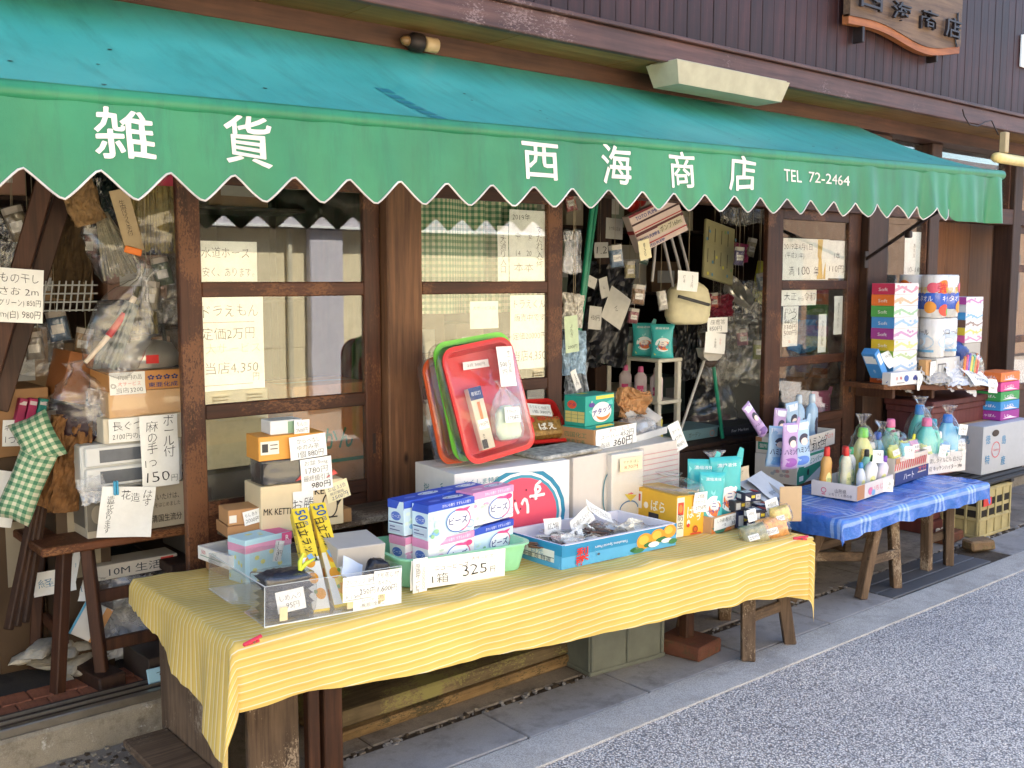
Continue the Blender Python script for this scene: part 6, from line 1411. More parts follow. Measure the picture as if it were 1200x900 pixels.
# plastic drawers
q = block_px(97, 573, 3.63, 122, 55, .27); q.M.translation.z = z1; dr = empty('drawer_unit', q.M, 'white plastic drawer unit with smoky fronts on the printed carton', 'drawers')
WPL = paint((208, 210, 208), .35, .03)
MB().box((0, .012, 0), (q.w, q.d, q.h), WPL, .006).build('case', dr)
for k in range(2):
    z0 = q.h * (.08 + .46 * k); d_ = MB().box((.012, -.004, z0), (q.w - .012, .0115, z0 + q.h * .42), WPL, .004).build('drawer_front', dr); MB().box((.06, -.0055, z0 + .012), (q.w - .05, -.0042, z0 + q.h * .42 - .012), paint((96, 100, 106), .15), .0).build('window', d_)
z2 = z1 + q.h + .002
q = sb('boot_box', 'cream boot carton above the white drawers', 122, 524, 104, 30, .22, (206, 196, 174), z=z2, y=3.62); z3 = z2 + q.h + .001
sheet('paper_sign', 'white slip about boots at 2100 yen on the cream carton', 'paper sign', q.M @ Matrix.Translation((q.w * .26, -.006, q.h * .5)), q.w * .42, q.h * .95, [(.5, .32, .42, '長ぐつ', INK, {'fitw': .8}), (.52, .76, .30, '2100円の品', INK, {'fitw': .85})])
q = sb('tan_box', 'tan carton in film in the middle of the left pile', 128, 494, 90, 30, .22, (206, 166, 118), z=z3, y=3.62); z4 = z3 + q.h + .001
wrap('clear film round the tan carton of the left pile', q, .004, 14, FILM, amp=.06)
q = sb('pattern_box', 'orange carton with blue stamp pattern under the silver kettle', 128, 465, 88, 23, .20, (196, 138, 78), {'F': [('t', .72, .35, .36, '✿✿✿✿', (30, 50, 110), {'fitw': .42}), ('t', .72, .75, .26, '東亜化成', (30, 50, 110), {'fitw': .4, 'bold': .01})]}, z=z4, y=3.62); z5 = z4 + q.h + .002
sheet('paper_sign', 'white slip with red letters at 3200 yen on the orange carton', 'paper sign', q.M @ Matrix.Translation((q.w * .24, -.006, q.h * .42)), q.w * .47, q.h * 1.15, [(.55, .24, .26, '4700円の品', INK, {'fitw': .7}), (.55, .52, .22, '大サービス', INK_R, {'fitw': .65}), (.55, .80, .28, '当店3200', INK, {'fitw': .75}), (.10, .6, .3, '◎', INK)])
kc = on_y(172, 437, 3.73); kc.z = z5
STEEL = paint((200, 196, 184), .28, .06, 10, 0, .6, .7)
kt = empty('kettle', up(kc, 10), 'silver kettle bagged in film on top of the left pile', 'kettle')
MB().lathe([(.085, 0), (.11, .01), (.115, .05), (.09, .09), (.05, .10), (.02, .102), (.018, .115), (.004, .118)], STEEL, 28).build('body', kt)
MB().tube([(-.08, 0, .03), (-.13, 0, .06), (-.15, 0, .10)], [.018, .013, .010], STEEL, 12).build('spout', kt)
MB().tube([(-.07, 0, .09), (-.06, 0, .15), (0, 0, .17), (.07, 0, .15), (.08, 0, .09)], .008, paint((40, 36, 34), .4), 8).build('handle', kt)
qb = Fr(); qb.w, qb.d, qb.h = .26, .22, .15; qb.M = up(kc + V((-.13, -.115, 0)), 0); wrap('loose clear film over the silver kettle', qb, .002, 15, FILM, amp=.14)
o = MB().box((0, 0, 0), (.045, .002, .03), paint((196, 44, 40), .5), .0).build('red_label', None, up(kc + V((-.05, -.135, .025)), 0)); tag(o, 'red label on the film of the silver kettle', 'label')
sign('tall white sign reading 150 yen on the left pile', 165, 486, 209, 570, 3.585, [(.75, .30, .17, 'ボール付', INK, {'vert': True, 'gap': .85}), (.30, .30, .17, '麻の手', INK, {'vert': True, 'gap': .9}), (.25, .66, .14, '1つ', INK), (.42, .86, .20, '150', INK, {'fitw': .62}), (.86, .9, .11, '円', INK)], curl=.01)
sign('white sheet announcing artificial flowers pegged to the printed carton', 117, 570, 180, 630, 3.56, [(.62, .20, .20, '造', INK), (.45, .16, .20, '花', INK), (.86, .22, .20, 'はす', INK, {'vert': True, 'gap': .85}), (.18, .55, .15, '造花あります', INK, {'vert': True, 'gap': .80})], roll=8, curl=.012)
c = on_y(136, 573, 3.55); pg = root('clothes_peg', up(c, 0, 0, 0), 'blue clothes peg holding the artificial flower sheet', 'clothes peg')
for s in (-1, 1): part(MB().box(c + V((s * .0045 - .0035, -.006, -.022)), c + V((s * .0045 + .0035, .006, .028)), paint((70, 160, 196), .4), .002), 'jaw', pg)
# leaning posts and the drying pole sign
bp = root('leaning_timber', on_y(20, 420, 3.8), 'dark square timber leaning at the far left of the opening', 'timber'); beam(bp, 'timber', on_y(-12, 440, 3.8), on_y(58, 195, 3.75), .075, .06, STOOL_Z)
bp = root('leaning_timber', on_y(40, 420, 3.9), 'second dark timber leaning right behind the drying pole sign', 'timber'); beam(bp, 'timber', on_y(-2, 480, 3.92), on_y(84, 195, 3.88), .07, .06, POST_D)
sign('white sign on drying poles at 850 and 980 yen', -6, 315, 51, 378, 3.70, [(.5, .18, .20, 'もの干し', INK, {'fitw': .8}), (.5, .42, .18, 'さお 2m', INK, {'fitw': .8}), (.5, .64, .17, '(グリーン) 850円', INK, {'fitw': .9}), (.5, .86, .17, '2m(白) 980円', INK, {'fitw': .9})], roll=4)
# hanging things
KR = paint((128, 100, 64), .8, .3, 40, .4); OLV = paint((120, 104, 52), .7, .3, 50, .4); STRAW = paint((132, 116, 66), .7, .3, 60)
def crush(label, u0, v0, u1, v1, y, mat, cat, name, seed, amp=.25, tilt=0, layers=3):
    c = on_y((u0 + u1) / 2, (v0 + v1) / 2, y); k = mpp(c); o = None
    for q in range(layers):
        m_ = crumpled_sheet((u1 - u0) * k * 1.1, (v1 - v0) * k, mat, amp * .6, seed + q * 7)
        if o is None: o = m_.build(name, None, up(c, -25, 0, tilt)); tag(o, label, cat)
        else: m_.build('fold', o, up(V((0, .03 * q - .01, 0)), 20 * q, 0, 8 * q - 8))
    if v0 < 400 and cat in ('bundle', 'bag', 'film'): string(o, up(c, -25, 0, tilt), on_y((u0 + u1) / 2, v0 + 6, y))
    return o
crush('crumpled brown paper bundle hanging at the top of the left opening', 80, 205, 112, 262, 3.65, KR, 'bundle', 'paper_bundle', 2, .3, -22)
crush('tall brown paper wrapped bundle hanging deep in the left opening', 66, 235, 104, 350, 3.95, paint((84, 66, 42), .8, .3, 30, .3), 'bundle', 'paper_bundle', 5, .25, 4)
def clear_hang(label, u0, v0, u1, v1, y, core, seed, tilt, mat=None, film_=None):
    c = on_y((u0 + u1) / 2, v1, y); k = mpp(c); w_, h_ = (u1 - u0) * k, (v1 - v0) * k; M = up(c, -25, 0, tilt)
    o = bag_mesh(w_, w_ * .45, h_, film_ or FILM, seed, .22, True).build('hanging_bag', None, M); tag(o, label, 'bag')
    if core: core(w_, h_).build('contents', o, Matrix.Translation((0, 0, h_ * .05)))
    if v0 < 400: string(o, M, M @ V((0, 0, h_ * .97)))
    return o
clear_hang('clear bag of pale brushes hanging in the left opening', 116, 208, 176, 330, 3.66, lambda w_, h_: sticks(w_ * .8, w_ * .35, h_ * .62, paint((150, 140, 112), .7, .3, 60), 90, 3, .0035, .75), 7, -16)
clear_hang('clear pointed bag with a red capped tool hanging in the left opening', 86, 300, 152, 436, 3.60, lambda w_, h_: sticks(w_ * .5, w_ * .3, h_ * .6, paint((120, 124, 116), .5, .3, 30), 14, 4, .008, .5), 11, 24)
o = MB().tube([on_y(100, 425, 3.57), on_y(135, 385, 3.57), on_y(158, 348, 3.57)], [.008, .010, .010], paint((206, 190, 170), .4), 10).build('tool_stick'); tag(o, 'pale stick with red wrapper inside the pointed hanging bag', 'stick')
o = MB().tube([on_y(127, 394, 3.565), on_y(146, 368, 3.565)], .0125, paint((176, 50, 50), .4), 10).build('red_sleeve'); tag(o, 'red sleeve round the pale stick in the hanging bag', 'sleeve')
clear_hang('khaki filled clear bag hanging behind the pointed bag', 150, 325, 190, 395, 3.72, lambda w_, h_: sticks(w_ * .8, w_ * .3, h_ * .8, OLV, 60, 6, .004, .3), 13, 0)
clear_hang('large clear bag of straw with pink header at the left door', 152, 205, 216, 302, 3.58, lambda w_, h_: sticks(w_ * .9, w_ * .32, h_ * .80, STRAW, 130, 8, .004, .1), 19, 0)
sign('pink and white header card of the straw bag by the left door', 150, 192, 214, 232, 3.575, [(.5, .8, .2, '━━━━', PAPER, {'fitw': .9})], name='header_card', cat='card', mat=paint((206, 70, 96), .6, .05))
sign('long card tag with orange end on the hanging brush bag', 138, 222, 160, 296, 3.56, [(.5, .45, .10, '生麻ほうき手付', INK, {'vert': True, 'gap': .8})], roll=-14, name='card_tag', cat='tag', mat=paint((170, 150, 116), .8))
o = MB().box((-.03, -.004, -.012), (.03, .004, .012), paint((226, 120, 40), .5), .003).build('orange_clip', None, up(on_y(156, 294, 3.555), 0, 0, 14)); tag(o, 'orange clip at the end of the long card tag', 'clip')
crush('dark film bag hanging at the very top of the left opening', 92, 200, 130, 255, 3.8, paint((40, 56, 52), .3, .3, 30, .3), 'bag', 'film_bag', 23, .3, 0, 3)
# white wire basket and more hanging goods
wb2 = root('wire_basket', on_y(62, 350, 3.85), 'white plastic mesh basket behind the drying pole sign', 'basket')
bp_ = on_y(42, 366, 3.85); WHP = paint((170, 172, 168), .5)
for k in range(9): part(MB().tube([bp_ + V((.012 * k * 1.9, 0, 0)), bp_ + V((.012 * k * 1.9 + .01, -.02, .11))], .003, WHP, 5), 'wire', wb2)
for k in range(4): part(MB().tube([bp_ + V((-.005, -.006 * k, .03 * k + .005)), bp_ + V((.21, -.006 * k, .03 * k + .005))], .003, WHP, 5), 'wire', wb2)
for k, (u0, v0, u1, v1, y, m_, lb) in enumerate(((0, 250, 30, 330, 4.0, FILM_D, 'dusty film bag behind the leaning timbers at the upper left'), (60, 290, 96, 345, 4.0, FILM_D, 'clear film bag deep behind the hanging bags'), (18, 380, 70, 440, 4.05, FILM_D, 'dusty film over goods below the drying pole sign'), (176, 300, 214, 380, 3.7, FILM_D, 'dusty clear film by the left door post'), (128, 400, 150, 440, 3.58, FILM, 'loose film tuft at the kettle'), (105, 455, 135, 510, 3.66, FILM, 'loose clear film hanging from the tan carton'), (95, 560, 122, 590, 3.58, FILM_M, 'torn film at the corner of the printed carton'))): crush(lb, u0, v0, u1, v1, y, m_, 'film', 'film_bag', 81 + k, .28, 8 - 3 * k, 3)
q = block_px(70, 470, 3.86, 30, 60, .2, 0, 14); carton('orange_crate', 'tilted orange brown box end behind the hanging bags', 'box', q, (150, 92, 46), seam=False)
q = block_px(60, 565, 3.80, 40, 40, .2, -8, 6); carton('flower_carton', 'crushed brown carton behind the paper flowers', 'box', q, (130, 96, 62), seam=False)
# cartons, pillows and clutter left of the pile
q_far = q = sb('open_carton', 'brown open carton of coloured packets at the far left', -14, 538, 74, 80, .3, (150, 112, 72), y=3.95)
for k, (c_, nm) in enumerate((((150, 40, 80), 'dark pink packet leftmost in the far left carton'), ((166, 44, 90), 'pink packet in the middle of the far left carton'), ((40, 130, 120), 'teal packet at the right of the far left carton'))):
    qq = block_px(17 + k * 12, 496, 3.92, 10, 30, .05, 0, 14); carton('packet', nm, 'packet', qq, c_, {'F': [('r', .1, .1, .9, .25, (200, 190, 190))]}, seam=False)
sign('white slip on the far left carton of packets', 3, 492, 27, 523, 3.93, [(.5, .3, .3, 'キクロ', INK, {'fitw': .8}), (.5, .75, .34, '1つ2', INK, {'fitw': .7})], roll=4)
sign('dim white price sheet at the lower far left', -8, 552, 20, 618, 3.9, [(.5, .4, .13, '290円', INK, {'rot': 60})], roll=14)
def support(label, q, mat, z0=.112):
    b = Fr(); b.w, b.d = q.w * .96, q.d * .96; p = q.M.translation; b.h = p.z - z0 - .002; b.M = Matrix.Translation((p.x + .005, p.y + .008, z0))
    if b.h > .03: carton('stock_carton', label, 'box', b, mat, {'F': [('r', .2, .3, .8, .6, (150, 140, 120))]})
support('brown stock carton under the far left carton of packets', q_far, (76, 58, 40))
def pillow(label, u, v, w_, h_, tilt, y=3.7):
    c = on_y(u, v, y); M = up(c, -25, -10, tilt)
    def fn(i, j, s):
        x, z = (i - .5), (j - .5); b = (1 - (2 * x) ** 4) * (1 - (2 * z) ** 4); return V((x * w_ * (.92 + .08 * abs(2 * z)), s * .055 * max(0, b) ** .6 + .01 * nz((x * 4, z * 4, w_ * 9), 1), z * h_ * (.92 + .08 * abs(2 * x))))
    r = empty('cushion', M, label, 'cushion')
    for s in (-1, 1): link('cover', uvgrid(lambda i, j: fn(i, j, s), lambda i, j: (i * w_, j * h_), 16, 16, GING, 'cover'), r)
pillow('green gingham cushion tipped on its corner at the left', 30, 568, .12, .26, 22, 3.66); pillow('upper green gingham cushion beside the brown paper', 44, 515, .13, .17, -24, 3.68)
crush('brown crumpled paper flowers beside the gingham cushions', 55, 490, 98, 600, 3.72, paint((120, 84, 48), .8, .4, 30, .4), 'paper', 'crumpled_paper', 27, .35, 10, 4)
clear_hang('dark maroon goods bagged in film left of the boot carton', 62, 425, 128, 500, 3.75, lambda w_, h_: puff(w_ * .8, h_ * .6, .08, paint((50, 30, 36), .5, .3, 30, .3), 4), 29, 0)
q = sb('cream_box', 'cream flat carton under the maroon bag in the left opening', 60, 508, 66, 20, .2, (196, 184, 160), y=3.78)
support('dark brown stock carton under the cream flat carton', q, (70, 54, 38))
for k in range(3):
    bp = root('dark_stick', on_y(12 + 9 * k, 735, 3.75), ('leftmost', 'middle', 'rightmost')[k] + ' of three dark sticks leaning left of the small table', 'stick', 'dark sticks'); beam(bp, 'stick', on_y(10 + 9 * k, 738 - 4 * k, 3.72), on_y(48 + 4 * k, 555, 3.80), .03, .026, INNER_W)
# floor clutter
FL = .112
tile_r = root('tile_strip', (.85, 3.6, .11), 'strip of terracotta tiles on the floor inside the threshold', 'tiles')
TC_ = concrete('terracotta', (140, 84, 60), (168, 106, 78), (110, 70, 54), 6, .25, .4)
me_t = MB().box((0, 0, 0), (.096, .096, .012), TC_, .004).mesh('tile')
for i in range(12):
    for j in range(2): link('tile', me_t, tile_r, RM[tile_r.name] @ Matrix.Translation((.25 + i * .1 - .04 * j, 3.525 + .1 * j, FL - .001)))
o = MB().box((0, 0, 0), (.10, .34, .055), POST_D, .006, jit=.004).build('wood_block', None, up(V((1.10, 3.54, FL)), 8)); tag(o, 'dark wood block lying inside the threshold under the small table', 'wood block')
q = block(V((1.26, 3.50, FL)), .20, .22, .10, 4); carton('dark_box', 'dark flat carton on the floor under the small table', 'box', q, (56, 46, 40), seam=False)
q = block(V((1.24, 3.45, FL + .03)), .16, .006, .05, 2, 0, -20); carton('blue_packet', 'pale blue printed packet leaning at the threshold', 'packet', q, (150, 190, 206), {'F': [('t', .5, .5, .5, 'て別ん', INK, {'fitw': .6})]}, seam=False)
GLV = paint((186, 178, 160), .9, .12, 60, .6); gc_ = on_y(74, 765, 3.80)
for k in range(12):
    packet('work_glove', ('lowest', 'second', 'third', 'fourth', 'fifth', 'sixth', 'seventh', 'eighth', 'ninth', 'tenth', 'eleventh', 'topmost')[k] + ' pale work glove in the floor pile at left', 'glove', up(V((gc_.x + random.uniform(-.08, .08), gc_.y + random.uniform(-.05, .08), .125 + .010 * k)), random.uniform(-70, 70), -90 + random.uniform(-14, 14), random.uniform(-20, 20)), .085, .21, .03, GLV, None, k, 'work gloves on the floor')
crush('brown rag heap behind the gloves at left', 30, 650, 104, 715, 3.95, paint((96, 84, 70), .9, .3, 40, .6), 'heap', 'rag_heap', 65, .4, -8, 5)
crush('grey film covered heap under the small table', 118, 675, 208, 770, 3.72, FILM_M, 'heap', 'film_heap', 67, .30, 0, 4)
crush('dark stuffed cloth below the packets at left', 48, 560, 120, 645, 4.05, paint((36, 38, 50), .6, .4, 20, .4), 'heap', 'dark_cloth', 69, .3, 0, 4)
crush('white bag with orange print at the far left floor', -25, 600, 40, 690, 4.0, paint((150, 146, 140), .5, .3, 12, .3), 'heap', 'white_sack', 71, .3, 0, 4)
crush('dark film heap between the sticks and the small table', 40, 610, 90, 680, 4.1, FILM_D, 'heap', 'film_heap', 73, .35, 0, 4)
for lb, (u, v), w_, h_, tx, tilt in (('white card with blue letters low in the left opening', (63, 682), .14, .085, '経乳', -6), ('folded white leaflet low in the left opening', (82, 662), .06, .12, 'んい', 12), ('white carton end lettered beside the leaflet', (98, 690), .075, .09, 'ハ15', 4)):
    sheet('card', lb, 'card', up(on_y(u, v, 3.78), -20, -8, tilt), w_, h_, [(.5, .5, .4, tx, paint((50, 130, 170), .6), {'fitw': .7})], curl=.012)
q = block(on_y(80, 742, 3.72), .10, .03, .13, -20, 30, -14); carton('white_box', 'white and orange carton tipped over on the gloves', 'box', q, (206, 206, 202), {'F': [('r', .75, 0, 1, 1, (196, 140, 80)), ('r', .0, .0, .08, 1, (80, 160, 196))]}, seam=False)
q = block(V((1.15, 3.74, .455)), .32, .12, .055, 0); carton('red_print_box', 'flat box lettered 10M on the stretcher of the small table', 'box', q, (196, 190, 176), {'F': [('t', .5, .5, .6, '10M 生活', (40, 50, 60), {'fitw': .6}), ('r', .8, .1, .95, .9, (190, 60, 50))]}, seam=False)
# dim shelves deep inside (left)
def dim_shelf(x0, x1, y, label, n, seed, names):
    rnd = random.Random(seed); r = root('shelf_rack', ((x0 + x1) / 2, y, .11), label, 'shelf')
    zs = (.55, 1.0, 1.45, 1.9)
    for z in zs: wbox(r, 'shelf_board', (x0, y, z - .02), (x1, y + .4, z), INNER_W, .003)
    for x in (x0, (x0 + x1) / 2, x1 - .04): wbox(r, 'upright', (x, y + .36 - .03, .112), (x + .04, y + .4 - .002, 2.4), INNER_W, .003)
    k = 0
    for z in zs:
        x = x0 + .05
        while x < x1 - .35:
            w_ = rnd.uniform(.16, .34); h_ = rnd.uniform(.14, .36)
            c_ = rnd.choice(((150, 116, 78), (176, 166, 144), (120, 92, 64), (96, 104, 110), (160, 120, 100), (130, 140, 120)))
            q = block(V((x, y + .03 + rnd.uniform(0, .04), z + .001)), w_, .28, h_, rnd.uniform(-6, 6))
            carton('stock_box', ('first', 'second', 'third', 'fourth', 'fifth', 'sixth', 'seventh', 'eighth', 'ninth', 'tenth', 'eleventh', 'twelfth')[k % 12] + ' box from the left on the ' + ('lowest', 'second', 'third', 'top')[zs.index(z)] + ' shelf deep in the ' + names, 'box', q, c_, {'F': [('r', .2, .3, .8, .7, (200, 196, 186))]}, seam=False, group=names + ' stock boxes'); k += 1
            x += w_ + rnd.uniform(.03, .12)
        k = 0
dim_shelf(-.4, 2.6, 4.75, 'dark wooden rack of stock deep inside the left opening', 10, 3, 'left opening')
# ================================================================== MIDDLE OPENING
bn = root('raised_floor', (3.9, 4.3, .11), 'raised wooden shop floor behind the middle opening', 'platform')
for k in range(6): wbox(bn, 'floor_board', (2.95, 3.66 + k * .17, .60), (6.3, 3.66 + (k + 1) * .17 - .004, .625), INNER_W, .003)
wbox(bn, 'front_board', (2.95, 3.64, .112), (6.3, 3.659, .60), INNER_W, .003)
ZR = .627
dim_shelf(3.0, 6.2, 5.0, 'dark wooden rack of stock deep inside the middle opening', 10, 5, 'middle opening')
# plastic rack
rp = on_y(772, 421, 3.80); rx = rp.x; rz_ = rp.z; rw = on_y(799, 421, 3.80).x - rx; rd = .42
rk = root('plastic_rack', (rx, 3.8, ZR), 'small off white plastic rack with bottles inside the middle opening', 'rack')
OFW = paint((196, 192, 176), .45, .05)
for x in (rx, rx + rw - .03):
    for y in (3.80, 3.80 + rd - .03): wbox(rk, 'post', (x, y, ZR), (x + .03, y + .03, rz_ - .021), OFW, .004)
for z in (rz_, rz_ - .235, rz_ - .46): wbox(rk, 'shelf', (rx - .004, 3.796, z - .02), (rx + rw + .004, 3.80 + rd + .004, z), OFW, .004)
for z in (rz_ - .235,): wbox(rk, 'rim', (rx - .008, 3.80, z), (rx - .0045, 3.80 + rd, z + .03), OFW, .001)
for k, (yy, lb) in enumerate(((3.84, 'front teal refill pouch on top of the plastic rack'), (4.0, 'rear teal refill pouch on top of the plastic rack'))): teal(lb, up(V((rx + .07 + .02 * k, yy, rz_ + .001)), -50), .13, .19, 50 + k)
q = block(V((rx + .01, 4.06, rz_ + .001)), .20, .26, .075); carton('grey_card_box', 'grey card box of small things on top of the plastic rack', 'box', q, (150, 144, 130), {'L': [('r', .05, .2, .5, .9, (190, 186, 176)), ('t', .28, .55, .3, '980円', INK, {'fitw': .3})]}, seam=False)
PB = paint((206, 190, 190), .4, .04)
for k, (x, y, lb) in enumerate(((.05, 3.86, 'pink labelled bottle nearest on the rack shelf'), (.05, 3.98, 'pink labelled bottle second on the rack shelf'), (.06, 4.11, 'pink labelled bottle farthest on the rack shelf'))):
    bottle('bleach_bottle', lb, 'bottle', up(V((rx + x, y, rz_ - .234)), -50), .18, .036, PB, paint((214, 100, 150), .4) if k else paint((196, 190, 184), .4), 'plain', [('r', .1, .35, .9, .95, (206, 70, 120)), ('t', .5, .6, .2, 'ワイド', (240, 236, 236), {'fitw': .5, 'bold': .01})], .8)
for k, (x, y, lb) in enumerate(((.045, 3.85, 'yellow bottle with red cap low front on the rack'), (.06, 3.96, 'yellow bottle with red cap low rear on the rack'))): bottle('cleaner_bottle', lb, 'bottle', up(V((rx + x, y, rz_ - .459)), -40), .165, .038, paint((206, 196, 90), .35), paint((214, 80, 50), .4), 'squeeze', None, .7)
# pump box and tubes
c = on_y(768, 262, 3.62); pbx = root('pump_box', c, 'white and maroon pump box hanging aslant with grey tubes', 'box')
M = up(c, -18, 0, -24)
q = Fr(); q.w, q.d, q.h = .30, .07, .20; q.M = M @ Matrix.Translation((-.15, -.035, -.10)); RM[pbx.name] = Matrix.Translation(c).inverted()
o = MB().box((0, 0, 0), (q.w, q.d, q.h), paint((206, 186, 176), .5, .05), .003).build('box', pbx, RM[pbx.name] @ q.M)
prints(o, q, {'F': [('r', 0, 0, 1, .06, (120, 30, 40)), ('r', 0, .24, 1, .29, (60, 30, 34)), ('r', 0, .44, 1, .47, (170, 50, 56)), ('t', .34, .15, .13, 'TOTO PUMP', (40, 60, 130), {'fitw': .45, 'bold': .015}), ('r', .0, .50, 1, .58, (90, 40, 44)), ('r', .45, .56, .95, .76, (196, 186, 160)), ('t', .7, .66, .16, 'ポンプ160m', INK, {'fitw': .44}), ('t', .25, .70, .13, 'TOTO PUMP B', (40, 60, 130), {'fitw': .4, 'bold': .015}), ('r', 0, .84, 1, .87, (170, 50, 56)), ('t', .3, .93, .1, 'TOTO PUMP', (40, 60, 130), {'fitw': .4, 'bold': .015})], 'L': [('r', 0, .4, 1, .5, (150, 40, 46))]})
for k in range(4):
    p0 = on_y(768 + 9 * k, 284 - 4 * k, 3.63); p1 = on_y(778 + 11 * k - (k == 0) * 14, 330 + (k % 2) * 6, 3.64); part(MB().tube([p0, p0.lerp(p1, .5) + V((.004, 0, .0)), p1], .008, paint((140, 136, 132), .35), 8), 'tube', pbx)
sign('small slip tag hanging under the pump box', 749, 281, 762, 304, 3.58, [(.5, .5, .3, '850', INK, {'vert': True, 'gap': .8})], roll=-14, mat=PAPER_Y)
hang('cream pump bag with black strap in the middle opening', 778, 330, 834, 380, 3.70, paint((200, 192, 156), .5, .1, 20, .2), 'bag', 'pump_bag', 31, False, amp=.08)
o = MB().box((-.10, -.07, -.008), (.10, -.055, .008), paint((26, 26, 28), .5), .002).build('black_strap', None, up(on_y(806, 352, 3.66), -18, 0, 14)); tag(o, 'black strap across the cream pump bag', 'strap')
sign('white slip on the cream pump bag', 794, 318, 818, 341, 3.60, [(.3, .4, .2, '灯油', INK, {'vert': True}), (.7, .5, .2, '350円', INK, {'vert': True, 'gap': .8})], roll=4)
# folding mat
M = up(on_y(842, 296, 3.80), 0, -8, 12); fm = root('folding_mat', M, 'pale yellow folding wash mat with flowers leaning in the middle opening', 'mat')
o = MB().box((-.13, -.01, -.17), (.13, .01, .17), paint((150, 144, 104), .6, .12, 8), .004).build('mat', fm)
A = Art(lambda x, y, k: V((x - .13, -.0112 - k * .0003, y - .17)))
draw(A, .26, .34, [('r', .08 + .22 * k, .12 + .38 * j, .10 + .22 * k, .36 + .38 * j, (50, 46, 40)) for k in range(4) for j in range(2)] + [('r', 0, .42, 1, .425, (150, 146, 110)), ('r', 0, .70, 1, .705, (150, 146, 110))] + [('e', random.random(), random.random(), .03, .03, random.choice(((90, 130, 150), (200, 190, 70), (120, 150, 90)))) for _ in range(12)]); link('printed_panel', A.mb.mesh('printed_panel'), fm)
# hanging and leaning things
gp = root('green_pole', on_y(682, 380, 3.75), 'green plastic drying pole standing left in the middle opening', 'pole'); part(MB().tube([on_y(676, 400, 3.74), on_y(697, 215, 3.74)], .014, paint((30, 130, 96), .35), 10), 'pole', gp)
gp = root('green_pole', on_y(690, 380, 3.75), 'second green pole close behind the first in the middle opening', 'pole'); part(MB().tube([on_y(679, 390, 3.80), on_y(702, 215, 3.80)], .012, paint((30, 120, 92), .35), 10), 'pole', gp)
BLK = paint((22, 22, 24), .3, .3, 20, .5)
crush('big black plastic bag hanging with white slips in the middle opening', 666, 310, 740, 430, 3.95, BLK, 'bag', 'black_bag', 33, .22, 0, 3)
for lb, u0, v0, u1, v1, rl, tx in (('blank slip turned diamond wise on the black bag', 709, 341, 735, 381, 28, ''), ('white slip low left on the black bag', 690, 359, 705, 386, 6, '450円'), ('narrow slip high on the black bag', 703, 325, 713, 349, -14, ''), ('small slip high left on the black bag', 684, 323, 699, 336, 20, ''), ('dim square slip deep in the middle opening', 697, 284, 713, 302, -2, '1.2'), ('dim lettered slip under the valance in the middle opening', 710, 256, 730, 280, 2, '生竹製品在庫')):
    sign(lb, u0, v0, u1, v1, 3.83, [(.5, .5, .3, tx, INK, {'fitw': .7})] if tx else [(.5, .5, .2, 'ん', INK)], roll=rl, mat=paint((180, 178, 168), .8))
for k, (u0, v0, u1, v1, lb, m_) in enumerate(((662, 270, 682, 320, 'clear bag hanging at the edge of the middle door', FILM_M), (660, 345, 684, 385, 'crumpled lettered wrapper at the edge of the middle door', paint((190, 186, 176), .6, .4, 60, .4)), (661, 388, 686, 440, 'blue and white packets hanging at the edge of the middle door', paint((150, 176, 196), .5, .4, 40, .4)), (664, 425, 690, 470, 'lowest bundle of packets at the edge of the middle door', paint((140, 146, 150), .5, .5, 50, .4)))): crush(lb, u0, v0, u1, v1, 3.50, m_, 'bag', 'hanging_packet', 41 + k, .3, 0, 3)
sign('pale green slip hanging at the edge of the middle door', 662, 370, 678, 413, 3.44, [(.5, .4, .14, 'よもぎ', INK, {'vert': True, 'gap': .9}), (.5, .85, .12, '200円', INK, {'fitw': .7})], roll=-4, mat=paint((190, 206, 170), .8))
for k, (a, b) in enumerate((((668, 430), (682, 458)),)): sheet('price_tag', 'slanted white slip low at the edge of the middle door', 'price tag', up(on_y(675, 445, 3.44), 0, 0, -24), .035, .10, [(.5, .5, .2, '150円', INK, {'vert': True, 'gap': .8})])
# broom and dustpan
br_ = root('broom', on_y(848, 523, 3.72), 'bagged brown broom with green handle standing head up in the middle opening', 'broom')
pb_ = on_y(848, 524, 3.72); pt2 = on_y(836, 428, 3.74); pb_ = pb_ + (pb_ - pt2) * ((pb_.z - ZR) / (pt2.z - pb_.z))
part(MB().tube([pb_, pt2], .011, paint((30, 130, 100), .35), 10), 'handle', br_)
p = on_y(834, 430, 3.74); part(MB().loft([(0, .02, .014), (.03, .06, .02), (.16, .075, .024), (.20, .08, .022)], paint((66, 48, 36), .9, .3, 90, .6), 20, up(p, -15, 0, -6)), 'head', br_)
o = MB().loft([(-.04, .012, .012), (.0, .03, .02), (.03, .07, .028), (.12, .085, .03), (.24, .09, .03)], FILM_D, 22, up(p, -15, 0, -6), fn=crumple(.15, .05, .2, 4, .1, 12)).build('film_sleeve', br_, RM[br_.name])
dp = root('dustpan', on_y(800, 498, 3.74), 'long handled grey dustpan beside the green broom', 'dustpan'); pb_ = on_y(799, 500, 3.72); pt2 = on_y(826, 420, 3.74); pb_ = pb_ + (pb_ - pt2) * ((pb_.z - ZR) / (pt2.z - pb_.z))
part(MB().tube([pb_, pt2], .008, paint((180, 178, 170), .3), 8), 'handle', dp)
p = on_y(832, 418, 3.70); part(MB().prism([(-.06, 0), (-.075, .05), (.075, .05), (.06, 0), (.03, -.02), (-.03, -.02)], -.03, .03, paint((170, 166, 156), .4), up(p, -15, 0, 0)), 'pan', dp)
sign('white slip with red marks at 850 yen on the broom bag', 829, 372, 853, 390, 3.64, [(.5, .3, .3, '座敷箒', INK, {'fitw': .7}), (.4, .72, .36, '850円', INK, {'fitw': .6})])
